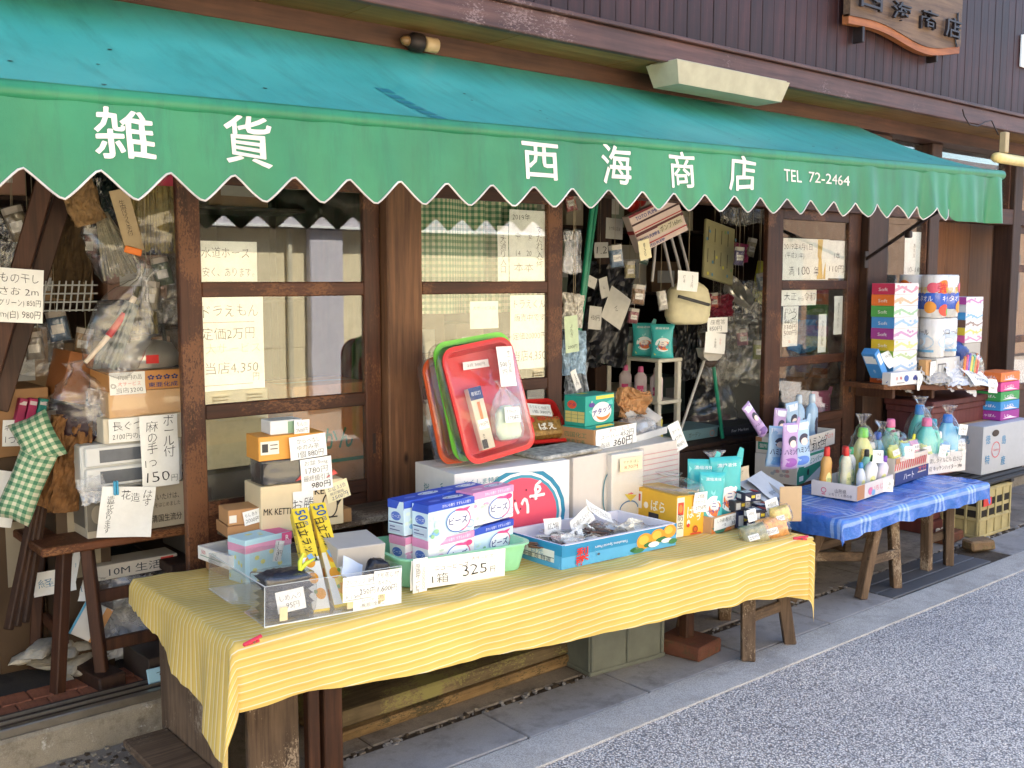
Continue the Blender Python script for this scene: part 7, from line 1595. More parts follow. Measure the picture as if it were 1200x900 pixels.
sign('long slip with red seals below the broom price', 826, 390, 850, 414, 3.64, [(.5, .5, .2, '土木用', INK, {'vert': True, 'gap': .8}), (.75, .4, .15, '○○', INK_R, {'vert': True})], roll=6)
crush('black net bag hanging beside the broom', 793, 378, 818, 445, 3.80, BLK, 'bag', 'net_bag', 47, .3, 0, 3)
for k in range(3):
    q = block_px(846 + 6 * k, 470 - 4 * k, 3.95 + .06 * k, 52, 95, .012, 0, 0, -6); q.h += q.M.translation.z - ZR; q.M.translation.z = ZR; o = carton('screen_panel', ('front', 'middle', 'rear')[k] + ' grey film covered screen leaning at the right of the middle opening', 'screen', q, (106 - 10 * k, 104 - 10 * k, 98 - 10 * k), {'F': [('r', .06, .05, .94, .95, (84, 84, 80))]}, seam=False, group='leaning screens')
clear_hang('large clear bag slumped behind the broom foot', 802, 435, 864, 508, 4.0, lambda w_, h_: puff(w_ * .8, h_ * .5, .1, paint((90, 70, 66), .6, .4, 20), 3), 49, 0)
q = block_px(800, 520, 3.78, 46, 15, .25); q.h += q.M.translation.z - ZR - .001; q.M.translation.z = ZR + .001; carton('flat_box', 'flat teal lettered box on the raised floor', 'box', q, (110, 140, 140), {'F': [('t', .3, .5, .5, 'ガーデン', (60, 60, 60), {'fitw': .3}), ('o', .75, .6, .06, .3, .05, (190, 90, 70))]}, seam=False)
q = block_px(847, 521, 3.74, 50, 20, .25); q.h += q.M.translation.z - ZR - .001; q.M.translation.z = ZR + .001; carton('flat_box', 'flat black lettered box on the raised floor by the door', 'box', q, (34, 34, 38), {'F': [('t', .4, .5, .35, 'For Market', (190, 190, 190), {'fitw': .4})]}, seam=False)
for lb, u, v, r_, m_ in (('glass bowl in film on the right of the middle opening', 852, 345, .085, STEEL), ('lower steel bowl in film on the right of the middle opening', 862, 352, .07, STEEL)):
    o = MB().lathe([(.02, 0), (r_ * .5, .004), (r_ * .9, .04), (r_, .08), (r_ * .97, .08), (r_ * .85, .042), (.02, .008)], m_, 28).build('bowl', None, up(on_y(u, v, 3.9), 0, 62, 10)); tag(o, lb, 'bowl')
for k, (u0, v0, u1, v1, m_, lb) in enumerate(((835, 325, 895, 380, FILM, 'large clear bag bulging round the bowls'), (828, 345, 860, 372, paint((120, 40, 56), .3, .3, 30, .3), 'dark red plastic goods under the bowls'), (848, 285, 876, 308, paint((150, 50, 90), .35, .2), 'pink basin end above the bowls'), (872, 330, 905, 370, FILM_D, 'dusty film bag beside the right door'), (820, 380, 900, 450, FILM_D, 'tall dusty film over the leaning screens'), (845, 225, 905, 262, FILM_D, 'dark film bag under the valance at right'))): crush(lb, u0, v0, u1, v1, 3.85, m_, 'bag', 'film_bag', 51 + k, .28, 0, 3)
q = block_px(884, 352, 3.95, 14, 48, .03, 0, 14); carton('yellow_strip', 'yellow board edge leaning by the right door', 'board', q, (190, 186, 60), seam=False)
wbox(shop, 'inner_post', (4.15, 4.2, .11), (4.27, 4.32, 2.55), INNER_W, .004)
# two red balls under the valance
for k in range(2):
    o = MB().loft([(-.04 * math.cos(math.pi * i / 10), max(.0005, .04 * math.sin(math.pi * i / 10)), max(.0005, .04 * math.sin(math.pi * i / 10))) for i in range(11)], paint((190, 40, 30), .35), 18).build('red_ball', None, Matrix.Translation(on_y(741 + 8 * k, 240 - 6 * k, 3.75))); tag(o, ('left', 'right')[k] + ' red ball in the net under the valance', 'ball', 'red balls')
# ================================================================== RIGHT DOOR PAPERS
sign('large white paper dated April 2019 with 100 years in the right door', 918, 280, 972, 328, GL, [(.32, .2, .18, '2019年4月1日', INK, {'fitw': .6}), (.25, .42, .15, '(平成31年)', INK, {'fitw': .4}), (.18, .78, .26, '満', INK), (.45, .78, .28, '100', INK, {'fitw': .24}), (.72, .78, .26, '年', INK)])
sign('gold and white paper right of the 100 years paper', 960, 282, 994, 326, GL - .001 + .003, [(.6, .4, .2, '1本', INK), (.6, .75, .14, '110円', INK, {'fitw': .5})])
sign('gold strip between the papers of the right door', 958, 281, 968, 327, GL - .002, [], mat=paint((206, 170, 70), .5, .2, 20), name='gold_strip', cat='strip')
sign('white paper lettered from Taisho to Reiwa in the right door', 916, 338, 957, 358, GL, [(.25, .45, .5, '大正', INK, {'fitw': .34}), (.54, .6, .3, 'から', INK, {'fitw': .16}), (.8, .5, .5, '令和', INK, {'fitw': .32})])
sign('lined price list paper under the Taisho paper in the right door', 917, 359, 935, 406, GL, [(.5, .1 + .14 * k, .10, t, INK, {'fitw': .8}) for k, t in enumerate(('仕入れ', '1つ', '440円', '330円', '500円'))] + [(.5, .88, .1, '年', INK_R)])
sign('narrow vertical paper left of two in the right door', 959, 368, 968, 413, GL, [(.5, .5, .11, 'ひまわり石鹸有', INK, {'vert': True, 'gap': .85})])
sign('narrow vertical paper right of two in the right door', 977, 347, 987, 392, GL, [(.5, .5, .11, '毎度ありがとう', INK, {'vert': True, 'gap': .85})])
sign('white paper low in the window beside the dark post', 1060, 272, 1082, 327, 3.437, [(.5, .4, .1, '案内図', INK, {'vert': True}), (.5, .8, .08, '10-18', INK, {'fitw': .6})])
crush('brown and tan cloth goods seen through the right door', 918, 365, 990, 470, 3.75, paint((120, 84, 56), .7, .4, 10, .3), 'heap', 'cloth_heap', 61, .25, 0, 3)
crush('blue folded sheet behind the right door pane', 925, 375, 960, 412, 3.62, paint((80, 124, 160), .6, .3, 14, .3), 'heap', 'cloth_heap', 63, .25, 0, 2)
# ================================================================== GOODS ON THE BLUE TABLE
ZG = ZB + .008
f = frame((933.5, 569), (971.5, 555), ZG, d=.24, hv=536); f.M.translation.z = ZG; fl_ = f
GREEN = (40, 130, 104)
carton('fruit_carton', 'white and green carton at the left of the blue table', 'box', f, (208, 204, 198), {'F': [('r', 0, .02, .16, .98, (224, 222, 216)), ('p', [(.16, .0), (1, 0), (1, .35), (.20, 1), (.0, 1), (0, .55)], GREEN), ('p', [(.2, .1), (.9, .1), (.9, .36), (.2, .46)], (226, 224, 218)), ('t', .55, .26, .20, 'エピンパーム', GREEN, {'fitw': .6, 'bold': .01, 'rot': 3}), ('e', .95, .75, .14, .2, (206, 60, 110)), ('r', .06, .72, .18, .9, (226, 224, 218)), ('e', .32, .65, .03, .12, (30, 30, 30))], 'L': [('t', .5, .25, .16, 'くだもの', (200, 80, 80), {'fitw': .4, 'bold': .01}), ('t', .8, .25, .16, 'V', GREEN, {'bold': .02})] + [('e', random.uniform(.2, .8), random.uniform(.4, .8), .05, .06, random.choice(((170, 166, 170), (190, 150, 150), (160, 170, 180)))) for _ in range(10)]})
zt2 = ZG + f.h + .003
f = frame((931, 535), (978, 520), zt2, d=.22, h=.085); f.M.translation.z = zt2; fo = f
tray('open_carton', 'open white carton with green band holding softener refills', 'box', f, (206, 198, 186), .005, None, {'F': [('t', .55, .40, .34, 'ハミング', INK, {'fitw': .55, 'wob': .1}), ('t', .85, .36, .3, 'フロラ', INK_R, {'fitw': .2, 'wob': .1}), ('t', .58, .76, .32, '315円', INK, {'fitw': .34, 'wob': .1}), ('t', .18, .72, .2, '1本', INK, {'wob': .1})], 'L': [('r', .06, .30, .96, .78, GREEN), ('e', .48, .54, .16, .36, (206, 198, 186)), ('o', .48, .54, .15, .34, .05, (140, 50, 70)), ('t', .48, .54, .36, '御', (140, 50, 70), {'bold': .02}), ('t', .78, .54, .3, '特産', (216, 210, 200), {'fitw': .2, 'bold': .01}), ('t', .2, .54, .3, '御所', (216, 210, 200), {'fitw': .2, 'bold': .01}), ('r', .0, .0, .16, .28, (170, 120, 80))]})
LBm, VIO, PKm = paint((160, 190, 216), .3, .1, 14), paint((178, 150, 196), .3, .1, 14), paint((214, 110, 150), .3, .15, 14)
SOFT = lambda c_: [('r', .1, .05, .9, .2, (226, 230, 236)), ('e', .55, .40, .28, .12, (60, 60, 80)), ('e', .55, .45, .2, .08, (230, 210, 200)), ('t', .5, .62, .2, 'ハミング', (30, 40, 90), {'fitw': .8, 'bold': .015}), ('e', .4, .85, .4, .1, c_)]
for lb, u, v, y, w_, h_, m_, c_, rz, ti in (('pale blue softener pouch at the left of the open carton', 909, 510, 2.98, .13, .20, LBm, (110, 160, 206), -10, 6), ('violet softener pouch second in the open carton', 925, 515, 2.90, .115, .225, VIO, (150, 90, 170), -6, 2), ('blue and white softener pouch third in the open carton', 940, 512, 2.90, .12, .23, LBm, (90, 130, 206), -8, -3), ('thin violet pouch lying aslant at the corner of the open carton', 895, 508, 2.93, .055, .19, VIO, (120, 90, 150), -10, -40)):
    c = on_y(u, v, y); c.z = max(zt2 + .008, c.z if ti < -20 else zt2 + .008); pouch('softener_pouch', lb, 'refill pouch', up(c, rz, 0, ti), w_, h_, .05, m_, SOFT(c_), 'softener pouches', ti > -20)
for lb, x, y in (('left pale blue softener bottle behind the pouches', .30, .16), ('right pale blue softener bottle behind the pouches', .365, .12)): bottle('softener_bottle', lb, 'bottle', fo.M @ Matrix.Translation((fo.w * x / .40, y, .008)), .27, .042, LBm, paint((190, 206, 220), .2), 'plain', [('e', .5, .45, .2, .3, (60, 60, 80)), ('t', .5, .7, .2, 'ハミ', (30, 40, 90), {'fitw': .3})], .75)
q = block(on_z(981, 520, .54) + V((.02, .09, 0)), .16, .14, .30, -4); q.M.translation.z = ZG; q.h = zt2 - ZG + .03; carton('white_carton', 'white carton behind the open carton on the blue table', 'box', q, (206, 202, 194), {'F': [('t', .5, .25, .12, '480円', INK, {'fitw': .6, 'wob': .1})]}, seam=False)
pouch('softener_pouch', 'pink softener pouch bulging at the back right of the open carton', 'refill pouch', q.M @ up(V((.02, .06, q.h + .001)), -12), .15, .20, .06, PKm, [('p', [(.1, .2), (.9, .1), (.7, .6), (.2, .7)], (226, 180, 196)), ('t', .5, .5, .22, 'ハミ', (90, 30, 80), {'fitw': .6}), ('e', .6, .8, .2, .1, (240, 220, 226))], 'softener pouches', True)
# tray of small bottles
f = frame((1004, 588), (1046, 573), ZG, d=.24, hv=570); f.M.translation.z = ZG; fs_ = f
tray('bottle_carton', 'low white carton of dish soap bottles at the front of the blue table', 'box', f, (214, 208, 204), .005, None, {'L': [('t', .65, .5, .3, '山形県', (60, 50, 60), {'fitw': .25}), ('t', .65, .75, .22, 'いちじくと野の幸', (60, 50, 60), {'fitw': .5}), ('o', .28, .55, .06, .18, .05, (206, 80, 120)), ('r', .24, .78, .32, .84, (206, 80, 120))], 'F': [('r', .0, .02, .20, .95, (180, 130, 90)), ('t', .6, .5, .4, 'いちじく', (206, 100, 130), {'fitw': .4}), ('e', .36, .6, .06, .25, (214, 120, 160)), ('e', .44, .75, .05, .2, (120, 170, 210))]})
RC = paint((206, 50, 44), .35); AMB, CLG, TGR, WH = paint((196, 150, 84), .2, .05), paint((206, 206, 180), .2, .05), paint((120, 180, 160), .25, .05), paint((222, 222, 218), .3, .03)
bt_spec = [(.03, .19, .235, .034, AMB, RC, 'squeeze', 'amber dish soap bottle with red cap in the back corner'), (.085, .12, .235, .032, CLG, RC, 'squeeze', 'clear wrapped dish soap bottle with red cap in the middle'), (.13, .16, .225, .034, TGR, RC, 'squeeze', 'pale green dish soap bottle with red cap on the right'), (.14, .05, .19, .036, WH, paint((30, 90, 50), .35), 'plain', 'white bottle with dark green cap leaning in front'), (.10, .05, .16, .026, paint((190, 200, 214), .3), paint((60, 140, 200), .3), 'round', 'small blue white roller bottle in front'), (.20, .10, .20, .030, TGR, paint((40, 40, 44), .4), 'plain', 'teal bottle with black cap behind the white one'), (.23, .05, .17, .033, paint((214, 206, 220), .3), paint((120, 70, 170), .35), 'plain', 'pale bottle with violet cap at the right front'), (.245, .14, .19, .034, paint((196, 170, 60), .3), paint((214, 180, 40), .35), 'squeeze', 'yellow bottle with yellow cap at the right back'), (.19, .18, .205, .03, WH, paint((60, 160, 110), .35), 'plain', 'white bottle with light green cap at the back')]
for x, y, h_, r_, b_, c_, kd, lb in bt_spec:
    bottle('soap_bottle', lb, 'bottle', f.M @ up(V((x * f.w / .27, y, .008)), -20, 0, 14 if 'leaning' in lb or 'violet' in lb else random.uniform(-3, 3)), h_, r_, b_, c_, kd, [('e', .5, .55, .22, .3, (214, 214, 150)), ('t', .5, .5, .18, '洗剤', (40, 110, 60), {'fitw': .3}), ('r', .32, .78, .68, .86, (60, 130, 90))], .72, 'soap bottles in the low carton')
o = bag_mesh(.10, .07, .22, FILM, 81, .14, True).build('clear_bag', None, f.M @ up(V((.085 * f.w / .27, .12, .008)), 0)); tag(o, 'clear bag round the middle red capped bottle', 'bag')
# striped carton
f = frame((1047.5, 570), (1086.5, 557), ZG, d=.22, hv=538); f.M.translation.z = ZG; ft = f
tray('striped_carton', 'carton with red white stripes over navy band on the blue table', 'box', f, (206, 196, 184), .005, None, {'F': [('p', [(-.0 + .0625 * k, .46), (.03 + .0625 * k, .46), (.06 + .0625 * k, .16), (.03 + .0625 * k, .16)], (196, 70, 70)) for k in range(15)] + [('r', 0, .52, 1, .98, (34, 52, 110)), ('t', .4, .75, .3, 'ハート', (214, 214, 220), {'fitw': .3, 'bold': .01}), ('t', .8, .62, .16, '大分', (206, 90, 70), {'fitw': .25}), ('r', .66, .72, .92, .76, (196, 190, 180)), ('r', 0, .0, .12, .20, (180, 130, 90))]})
MG, LG, YG = paint((130, 206, 170), .3, .05), paint((120, 200, 70), .35), paint((206, 206, 60), .3, .15, 20)
c = f.M @ V((-.06, .15, .01)); c.z = ZG
bottle('soap_bottle', 'tall pale yellow bottle with lime cap bagged left of the striped carton', 'bottle', up(c, -10), .30, .062, paint((206, 206, 130), .3, .05), LG, 'round', [('e', .5, .4, .25, .3, (150, 196, 90)), ('t', .5, .4, .18, 'キッチン', (226, 230, 220), {'fitw': .4})], .75)
o = bag_mesh(.17, .13, .37, FILM, 83, .10, True).build('clear_bag', None, up(c, -10)); tag(o, 'tied clear bag round the tall lime capped bottle', 'bag')
for lb, x, y, w_, h_, ti in (('yellow green refill pouch at the left of the striped carton', .08, .06, .12, .19, 4), ('yellow green refill pouch at the right of the striped carton', .19, .05, .13, .20, -4)): pouch('soap_pouch', lb, 'refill pouch', f.M @ up(V((x * f.w / .28, y, .008)), -8, 0, ti), w_, h_, .05, YG, [('e', .5, .5, .3, .2, (226, 226, 214)), ('p', [(.1, .2), (.5, .3), (.9, .15), (.5, .4)], (90, 150, 190)), ('t', .5, .5, .12, 'キュキュ', (40, 110, 70), {'fitw': .5}), ('e', .7, .8, .14, .08, (120, 180, 80))], 'yellow green pouches')
bottle('soap_bottle', 'mint bottle lying low in the striped carton', 'bottle', f.M @ up(V((.06, .16, .008)), 0), .20, .05, MG, paint((226, 230, 226), .3), 'round', None, .8)
bottle('bleach_bottle', 'mint bottle with pink cap standing behind the striped carton', 'bottle', f.M @ up(V((.21 * f.w / .28, .17, .008)), 0), .30, .055, MG, paint((220, 120, 160), .35), 'handle', None, .8)
for lb, x, y, w_, h_, s in (('crumpled clear bag over the yellow green pouches', .14, .10, .26, .24, 85), ('clear bag at the right end of the striped carton', .27, .10, .12, .20, 86)): o = bag_mesh(w_, .14, h_, FILM, s, .16, False).build('clear_bag', None, f.M @ up(V((x * f.w / .28, y, .009)), 0)); tag(o, lb, 'bag')
# white carton of bleach
f = frame((1084, 557), (1131, 551), ZG, d=.22, hv=533); f.M.translation.z = ZG; fbq = f
tray('bleach_carton', 'white carton of blue green bleach bottles at the right of the blue table', 'box', f, (216, 212, 206), .005, None, {'F': [('t', .5, .35, .26, '流しタイルにも 白さに', INK, {'fitw': .8, 'wob': .08}), ('t', .5, .72, .26, '白 キッチンハイター 398', INK, {'fitw': .8, 'wob': .08})]})
SKB, TEA = paint((110, 180, 206), .3, .05), paint((90, 190, 180), .3, .05)
for lb, x, y, h_, r_, b_, c_ in (('teal bleach bottle with pink cap left in the white carton', .07, .06, .30, .062, TEA, paint((220, 110, 150), .35)), ('sky blue bleach bottle with blue cap right in the white carton', .24, .06, .31, .062, SKB, paint((50, 110, 190), .35)), ('teal bleach bottle with blue cap behind in the white carton', .12, .155, .36, .058, TEA, paint((60, 130, 200), .35)), ('pale blue bottle with teal cap at the back right of the white carton', .25, .165, .27, .05, SKB, paint((90, 190, 200), .35))):
    bottle('bleach_bottle', lb, 'bottle', f.M @ up(V((x * f.w / .33, y, .008)), -20), h_, r_, b_, c_, 'handle', [('r', .3, .4, .75, .95, (226, 230, 226)), ('t', .5, .6, .2, 'ハイター', (200, 60, 90), {'fitw': .35, 'bold': .01}), ('p', [(.3, .8), (.7, .72), (.75, .9), (.3, .95)], (110, 180, 70))], .85, 'bleach bottles')
for k, x in enumerate((.07, .12, .24)):
    o = bag_mesh(.155, .14, .36 + .05 * (k == 1), FILM, 91 + k, .08, True).build('clear_bag', None, f.M @ up(V((x * f.w / .33, .06 if k != 1 else .155, .009)), -20)); tag(o, ('tied clear bag round the pink capped bleach bottle', 'tied clear bag round the rear bleach bottle', 'tied clear bag round the sky blue bleach bottle')[k], 'bag')
for lb, x, z in (('small white slip on the pink capped bleach bottle', .10, .13), ('oval white slip high on the sky blue bleach bottle', .26, .24)): sheet('price_tag', lb, 'price tag', f.M @ up(V((x * f.w / .33, -.03, z)), -15, 0, 8), .05, .06, [(.5, .4, .3, '250', INK, {'fitw': .6}), (.5, .75, .25, '円', INK)])
for lb, x, y, w_, h_, ti, m_, c_ in (('violet white softener pouch squeezed behind the left softener pouch', .08, .16, .12, .22, 8, VIO, (150, 90, 170)), ('pale blue softener pouch behind the violet one', .19, .15, .12, .24, -4, LBm, (90, 130, 206))): pouch('softener_pouch', lb, 'refill pouch', fo.M @ up(V((x * fo.w / .33, y, .008)), -10, 0, ti), w_, h_, .04, m_, SOFT(c_), 'softener pouches', False)
for lb, x, y, h_, r_, b_, c_ in (('mint bottle with white cap in the front middle of the white carton', .155, .05, .22, .045, MG, WH), ('deep blue bottle at the far right back of the white carton', .31, .14, .25, .045, paint((60, 110, 180), .3), paint((50, 90, 170), .35))): bottle('bleach_bottle', lb, 'bottle', fbq.M @ up(V((x * fbq.w / .33, y, .008)), -20), h_, r_, b_, c_, 'round', [('r', .3, .4, .75, .95, (226, 230, 226)), ('t', .5, .6, .2, '泡', (40, 90, 160), {'bold': .01})], .85)
for lb, x, y, h_, r_, b_, c_ in (('blue bottle with blue cap at the back of the striped carton', .12, .18, .24, .045, SKB, paint((40, 90, 190), .35)), ('lime bottle at the back right of the striped carton', .26, .17, .22, .042, paint((160, 206, 90), .3), WH)): bottle('soap_bottle', lb, 'bottle', ft.M @ up(V((x * ft.w / .28, y, .008)), -10), h_, r_, b_, c_, 'round', None, .8)
o = bag_mesh(.20, .13, .30, FILM, 97, .12, True).build('clear_bag', None, ft.M @ up(V((.17, .15, .009)), 0)); tag(o, 'large tied clear bag over the back of the striped carton', 'bag')
for lb, u, v, tx in (('white slip standing on the low bottle carton', 1041, 569, '3本'), ('slip on the lime capped bottle bag', 1029, 535, '198'), ('slip between the yellow green pouches', 1066, 530, '128')): sheet('price_tag', lb, 'price tag', up(on_y(u, v, 2.56), -20, -6, 5), .06, .06, [(.5, .35, .35, tx, INK, {'fitw': .6}), (.5, .75, .3, '円', INK)])
# ================================================================== RIGHT SHELF
sa = on_y(1040, 451, 3.10); sb_ = on_y(1157, 452, 2.95)
SLP = (sb_.z - sa.z) / (sb_.x - sa.x); ZP = (sa.z - SLP * sa.x, SLP)
def zsh(x): return sa.z + SLP * (x - sa.x)
def yfr(x): return 3.10 - .15 * (x - sa.x) / (sb_.x - sa.x)
sh = root('wall_shelf', (sa.x, 3.2, sa.z), 'rough brown board shelf carrying tissue boxes beside the recess', 'shelf')
xl, xr = sa.x - .03, sb_.x + .03
part(MB().add([(x, y, zsh(x) + dz) for x in (xl, xr) for y in (yfr(x), 3.368) for dz in (-.028, 0)], [(0, 1, 3, 2), (4, 6, 7, 5), (0, 4, 5, 1), (2, 3, 7, 6), (0, 2, 6, 4), (1, 5, 7, 3)], STOOL_W), 'board', sh)
for x in (sa.x + .1, sa.x + .45): wbox(sh, 'bracket', (x, yfr(x) + .04, zsh(x) - .085), (x + .03, 3.365, zsh(x) - .032), STOOL_Z, .003)
def tissue(label, q, c_, pat):
    o = carton('tissue_box', label, 'tissue box', q, (222, 218, 216), {'L': [('r', 0, .0, 1, 1, c_), ('t', .5, .55, .26, 'Soft', (230, 226, 226), {'fitw': .4})], 'F': [('p', [(.0, .5), (.3, .2), (.7, .7), (1, .3), (1, .5), (.7, .9), (.3, .45), (0, .8)], pat)] + [('e', random.uniform(.1, .9), random.uniform(.2, .8), .05, .12, pat) for _ in range(5)]}, seam=False, group='tissue boxes on the right shelf', bev=.001, jit=.0005)
    return o
def sheer(c, k=.45): return tuple(int(228 - (228 - x) * k) for x in c)
cols1 = [((196, 90, 40), 'rust orange'), ((60, 130, 196), 'blue'), ((120, 160, 60), 'olive green'), ((214, 186, 50), 'yellow'), ((156, 60, 140), 'purple'), ((70, 140, 206), 'sky blue'), ((80, 160, 80), 'leaf green'), ((226, 116, 50), 'orange'), ((190, 50, 90), 'crimson')]
A_ = on_y(1047, 443, 3.135); A_.z = zsh(A_.x); hb = (z_at(A_, 331) - A_.z) / len(cols1)
for k, (c_, nm) in enumerate(cols1):
    q = block(V((A_.x + random.uniform(-.004, .004) - .012 * (k / 9), A_.y + random.uniform(0, .006), A_.z - .004 + k * hb)), .25, .15, hb - .001, -2); tissue(nm + ' ended tissue box in the left stack on the shelf', q, c_, sheer(c_))
cols2 = [((206, 96, 150), 'rose'), ((214, 190, 60), 'golden'), ((110, 84, 70), 'brown'), ((70, 150, 206), 'light blue'), ((206, 206, 206), 'white'), ((170, 70, 150), 'mauve')]
A2 = on_y(1134, 444, 3.10); A2.z = zsh(A2.x) - .004; h0 = z_at(A2, 402); h1 = z_at(A2, 348); hb = (h1 - h0) / 6
q = block(V((A2.x - .02, A2.y - .0 + .02, A2.z)), .21, .17, h0 - A2.z - .002); carton('plain_box', 'pale plain carton under the right tissue stack on the shelf', 'box', q, (176, 172, 164), {'F': [('e', .5, .5, .2, .2, (150, 180, 120)), ('t', .5, .5, .2, 'おさかな', (190, 90, 90), {'fitw': .5})]}, seam=False)
for k, (c_, nm) in enumerate(cols2):
    q = block(V((A2.x - .02 + random.uniform(-.003, .003), A2.y + .02, h0 + k * hb)), .21, .17, hb - .001, -2); tissue(nm + ' ended tissue box in the right stack on the shelf', q, c_, sheer(c_, .6))
# kitchen rolls
RW = paint((226, 224, 220), .7, .03)
def rollpack(label, A, z0, z1, art, seed):
    r = root('paper_roll_pack', A, label, 'paper rolls'); rr = .072
    for i in range(2):
        for j in range(2):
            c = V((A.x + rr + i * rr * 2.02, A.y + rr + j * rr * 2.02, 0)); part(MB().lathe([(.018, z0 + .001), (rr - .004, z0 + .001), (rr, z0 + .008), (rr, z1 - .008), (rr - .004, z1), (.018, z1), (.018, z0 + .001)], RW, 24, Matrix.Translation((c.x, c.y, 0)), False), 'roll', r)
    W = rr * 4.04; q = Fr(); q.w, q.d, q.h = W, W, z1 - z0
    mb = MB().loft([(z0, W / 2, W / 2), (z1 + .002, W / 2, W / 2)], FILM, 40, Matrix.Translation((A.x + W / 2, A.y + W / 2, 0)), True, pw=5); part(mb, 'film', r)
    def fr_(x, y, k):
        th = (x / W) * 2; i = 0 if x < W / 2 else 1; cx = rr + i * rr * 2.02; a = max(-.97, min(.97, (x - cx) / rr)); return V((A.x + x, A.y + rr - rr * math.sqrt(1 - a * a) - .003 - k * .0004, z0 + y))
    Aa = Art(fr_); draw(Aa, W, z1 - z0, art, 24); o = link('printed_panel', Aa.mb.mesh('printed_panel'), r, RM[r.name])
    def fl2(x, y, k):
        i = 0 if x < W / 2 else 1; cx = rr + i * rr * 2.02; a = max(-.97, min(.97, (x - cx) / rr)); return V((A.x + rr - rr * math.sqrt(1 - a * a) - .003 - k * .0004, A.y + W - x, z0 + y))
    Ab = Art(fl2); draw(Ab, W, z1 - z0, art, 24); link('printed_panel', Ab.mb.mesh('printed_panel'), r, RM[r.name])
R0 = on_y(1097, 440, 3.075); R0.z = zsh(R0.x) - .004
zt1 = z_at(R0, 420); zt2_ = z_at(R0, 373); zt3 = z_at(R0, 322)
q = block(V((R0.x, R0.y, R0.z)), .29, .28, zt1 - R0.z - .002); carton('grey_box', 'white carton with dark window print under the paper rolls', 'box', q, (206, 204, 198), {'F': [('r', .05, .2, .4, .8, (90, 90, 90)), ('r', .08, .25, .22, .75, (190, 190, 186)), ('r', .24, .25, .37, .75, (190, 190, 186))], 'L': [('r', .1, .2, .6, .8, (90, 90, 90)), ('r', .13, .25, .35, .75, (190, 190, 186)), ('r', .38, .25, .57, .75, (190, 190, 186))]}, seam=False)
rollpack('lower white pack of paper rolls on the shelf', R0, zt1, zt2_ - .003, [('e', .5, .6, .4, .25, (190, 210, 226)), ('t', .5, .35, .24, 'ソフトロール', (60, 60, 70), {'fitw': .6, 'bold': .004}), ('r', .4, .8, .9, .86, (110, 170, 206))], 1)
rollpack('upper pack of paper rolls with bright fruit print on the shelf', R0, zt2_, zt3, [('r', .0, .42, 1, .80, (40, 90, 190)), ('e', .2, .28, .16, .16, (226, 120, 40)), ('t', .25, .3, .26, '強力', (206, 50, 60), {'fitw': .4, 'bold': .02}), ('t', .5, .36, .16, '吸収厚手', (226, 190, 60), {'fitw': .5, 'bold': .012}), ('t', .5, .55, .16, 'キッチンタオル', (236, 236, 240), {'fitw': .7, 'bold': .008}), ('e', .22, .82, .14, .14, (214, 80, 60)), ('e', .36, .86, .1, .1, (120, 180, 70)), ('e', .8, .75, .12, .14, (226, 150, 60)), ('e', .85, .3, .12, .12, (214, 90, 110))], 2)
# front of the shelf
f = block(V((sa.x + .0, sa.y - .02, sa.z - .006)), .27, .06, .075, -7)
carton('berry_box', 'small white box with berry prints at the front of the shelf', 'box', f, (222, 220, 218), {'F': [('t', .2, .45, .28, '白', (200, 70, 80), {'bold': .01}), ('t', .34, .45, .28, '味', (200, 70, 80), {'bold': .01}), ('e', .52, .5, .08, .26, (70, 100, 170)), ('e', .82, .45, .05, .16, (50, 60, 130)), ('e', .78, .55, .04, .14, (50, 60, 130)), ('e', .86, .58, .04, .14, (50, 60, 130)), ('r', .2, .78, .45, .84, (120, 120, 130))], 'L': [('e', .5, .5, .2, .3, (70, 100, 170))]}, seam=False)
SPt = lambda x, y=0, z=0: V((sa.x + x, yfr(sa.x + x) + y, zsh(sa.x + x) + z))
q = block(SPt(.03, .04, .03), .05, .09, .19, 0, -38); carton('blue_box', 'blue and white flat carton leaning behind the berry box', 'box', q, (70, 140, 206), {'F': [('r', .2, .1, .8, .5, (214, 222, 230))], 'L': [('r', .1, .1, .9, .4, (226, 230, 232)), ('t', .5, .7, .1, '100', (226, 230, 232), {'rot': 90})]}, seam=False)
sheet('leaflet', 'white leaflet lying on the blue carton by the tissue stack', 'leaflet', up(SPt(.10, .06, .15), -10, -35, -14), .13, .10, [(.5, .3, .14, '特売', INK, {'fitw': .4})], curl=.012)
q = block(SPt(.40, .05, -.004), .06, .05, .15, 0); carton('kraft_box', 'narrow brown carton with a slip before the paper rolls', 'box', q, (190, 146, 96), seam=False)
sheet('price_tag', 'white slip of lines on the narrow brown carton', 'price tag', q.M @ up(V((.10, -.006, .075)), 0), .13, .13, [(.5, .25, .2, 'ナインツ', INK, {'fitw': .7}), (.5, .5, .2, 'ティッシュ', INK, {'fitw': .8}), (.5, .78, .2, '390円', INK, {'fitw': .6})])
for lb, x, y, w_, h_, m_, sd, ln in (('white plastic bag slumped on the right of the shelf', .68, .05, .30, .20, paint((206, 208, 212), .35, .06, 20, .2), 101, -50), ('grey bagged cloth in the middle of the shelf front', .46, .05, .26, .16, paint((170, 166, 160), .7, .2, 20, .3), 102, -60), ('clear bag behind the berry box on the shelf', .25, .09, .26, .2, FILM_M, 103, -40)):
    o = crumpled_sheet(w_, h_, m_, .16, sd).build('soft_bag', None, up(SPt(x, y, .07), -10, ln, 0)); tag(o, lb, 'bag'); crumpled_sheet(w_ * .9, h_ * .9, m_, .2, sd + 9).build('fold', o, up(V((.02, .02, -.02)), 15, 10, 8))
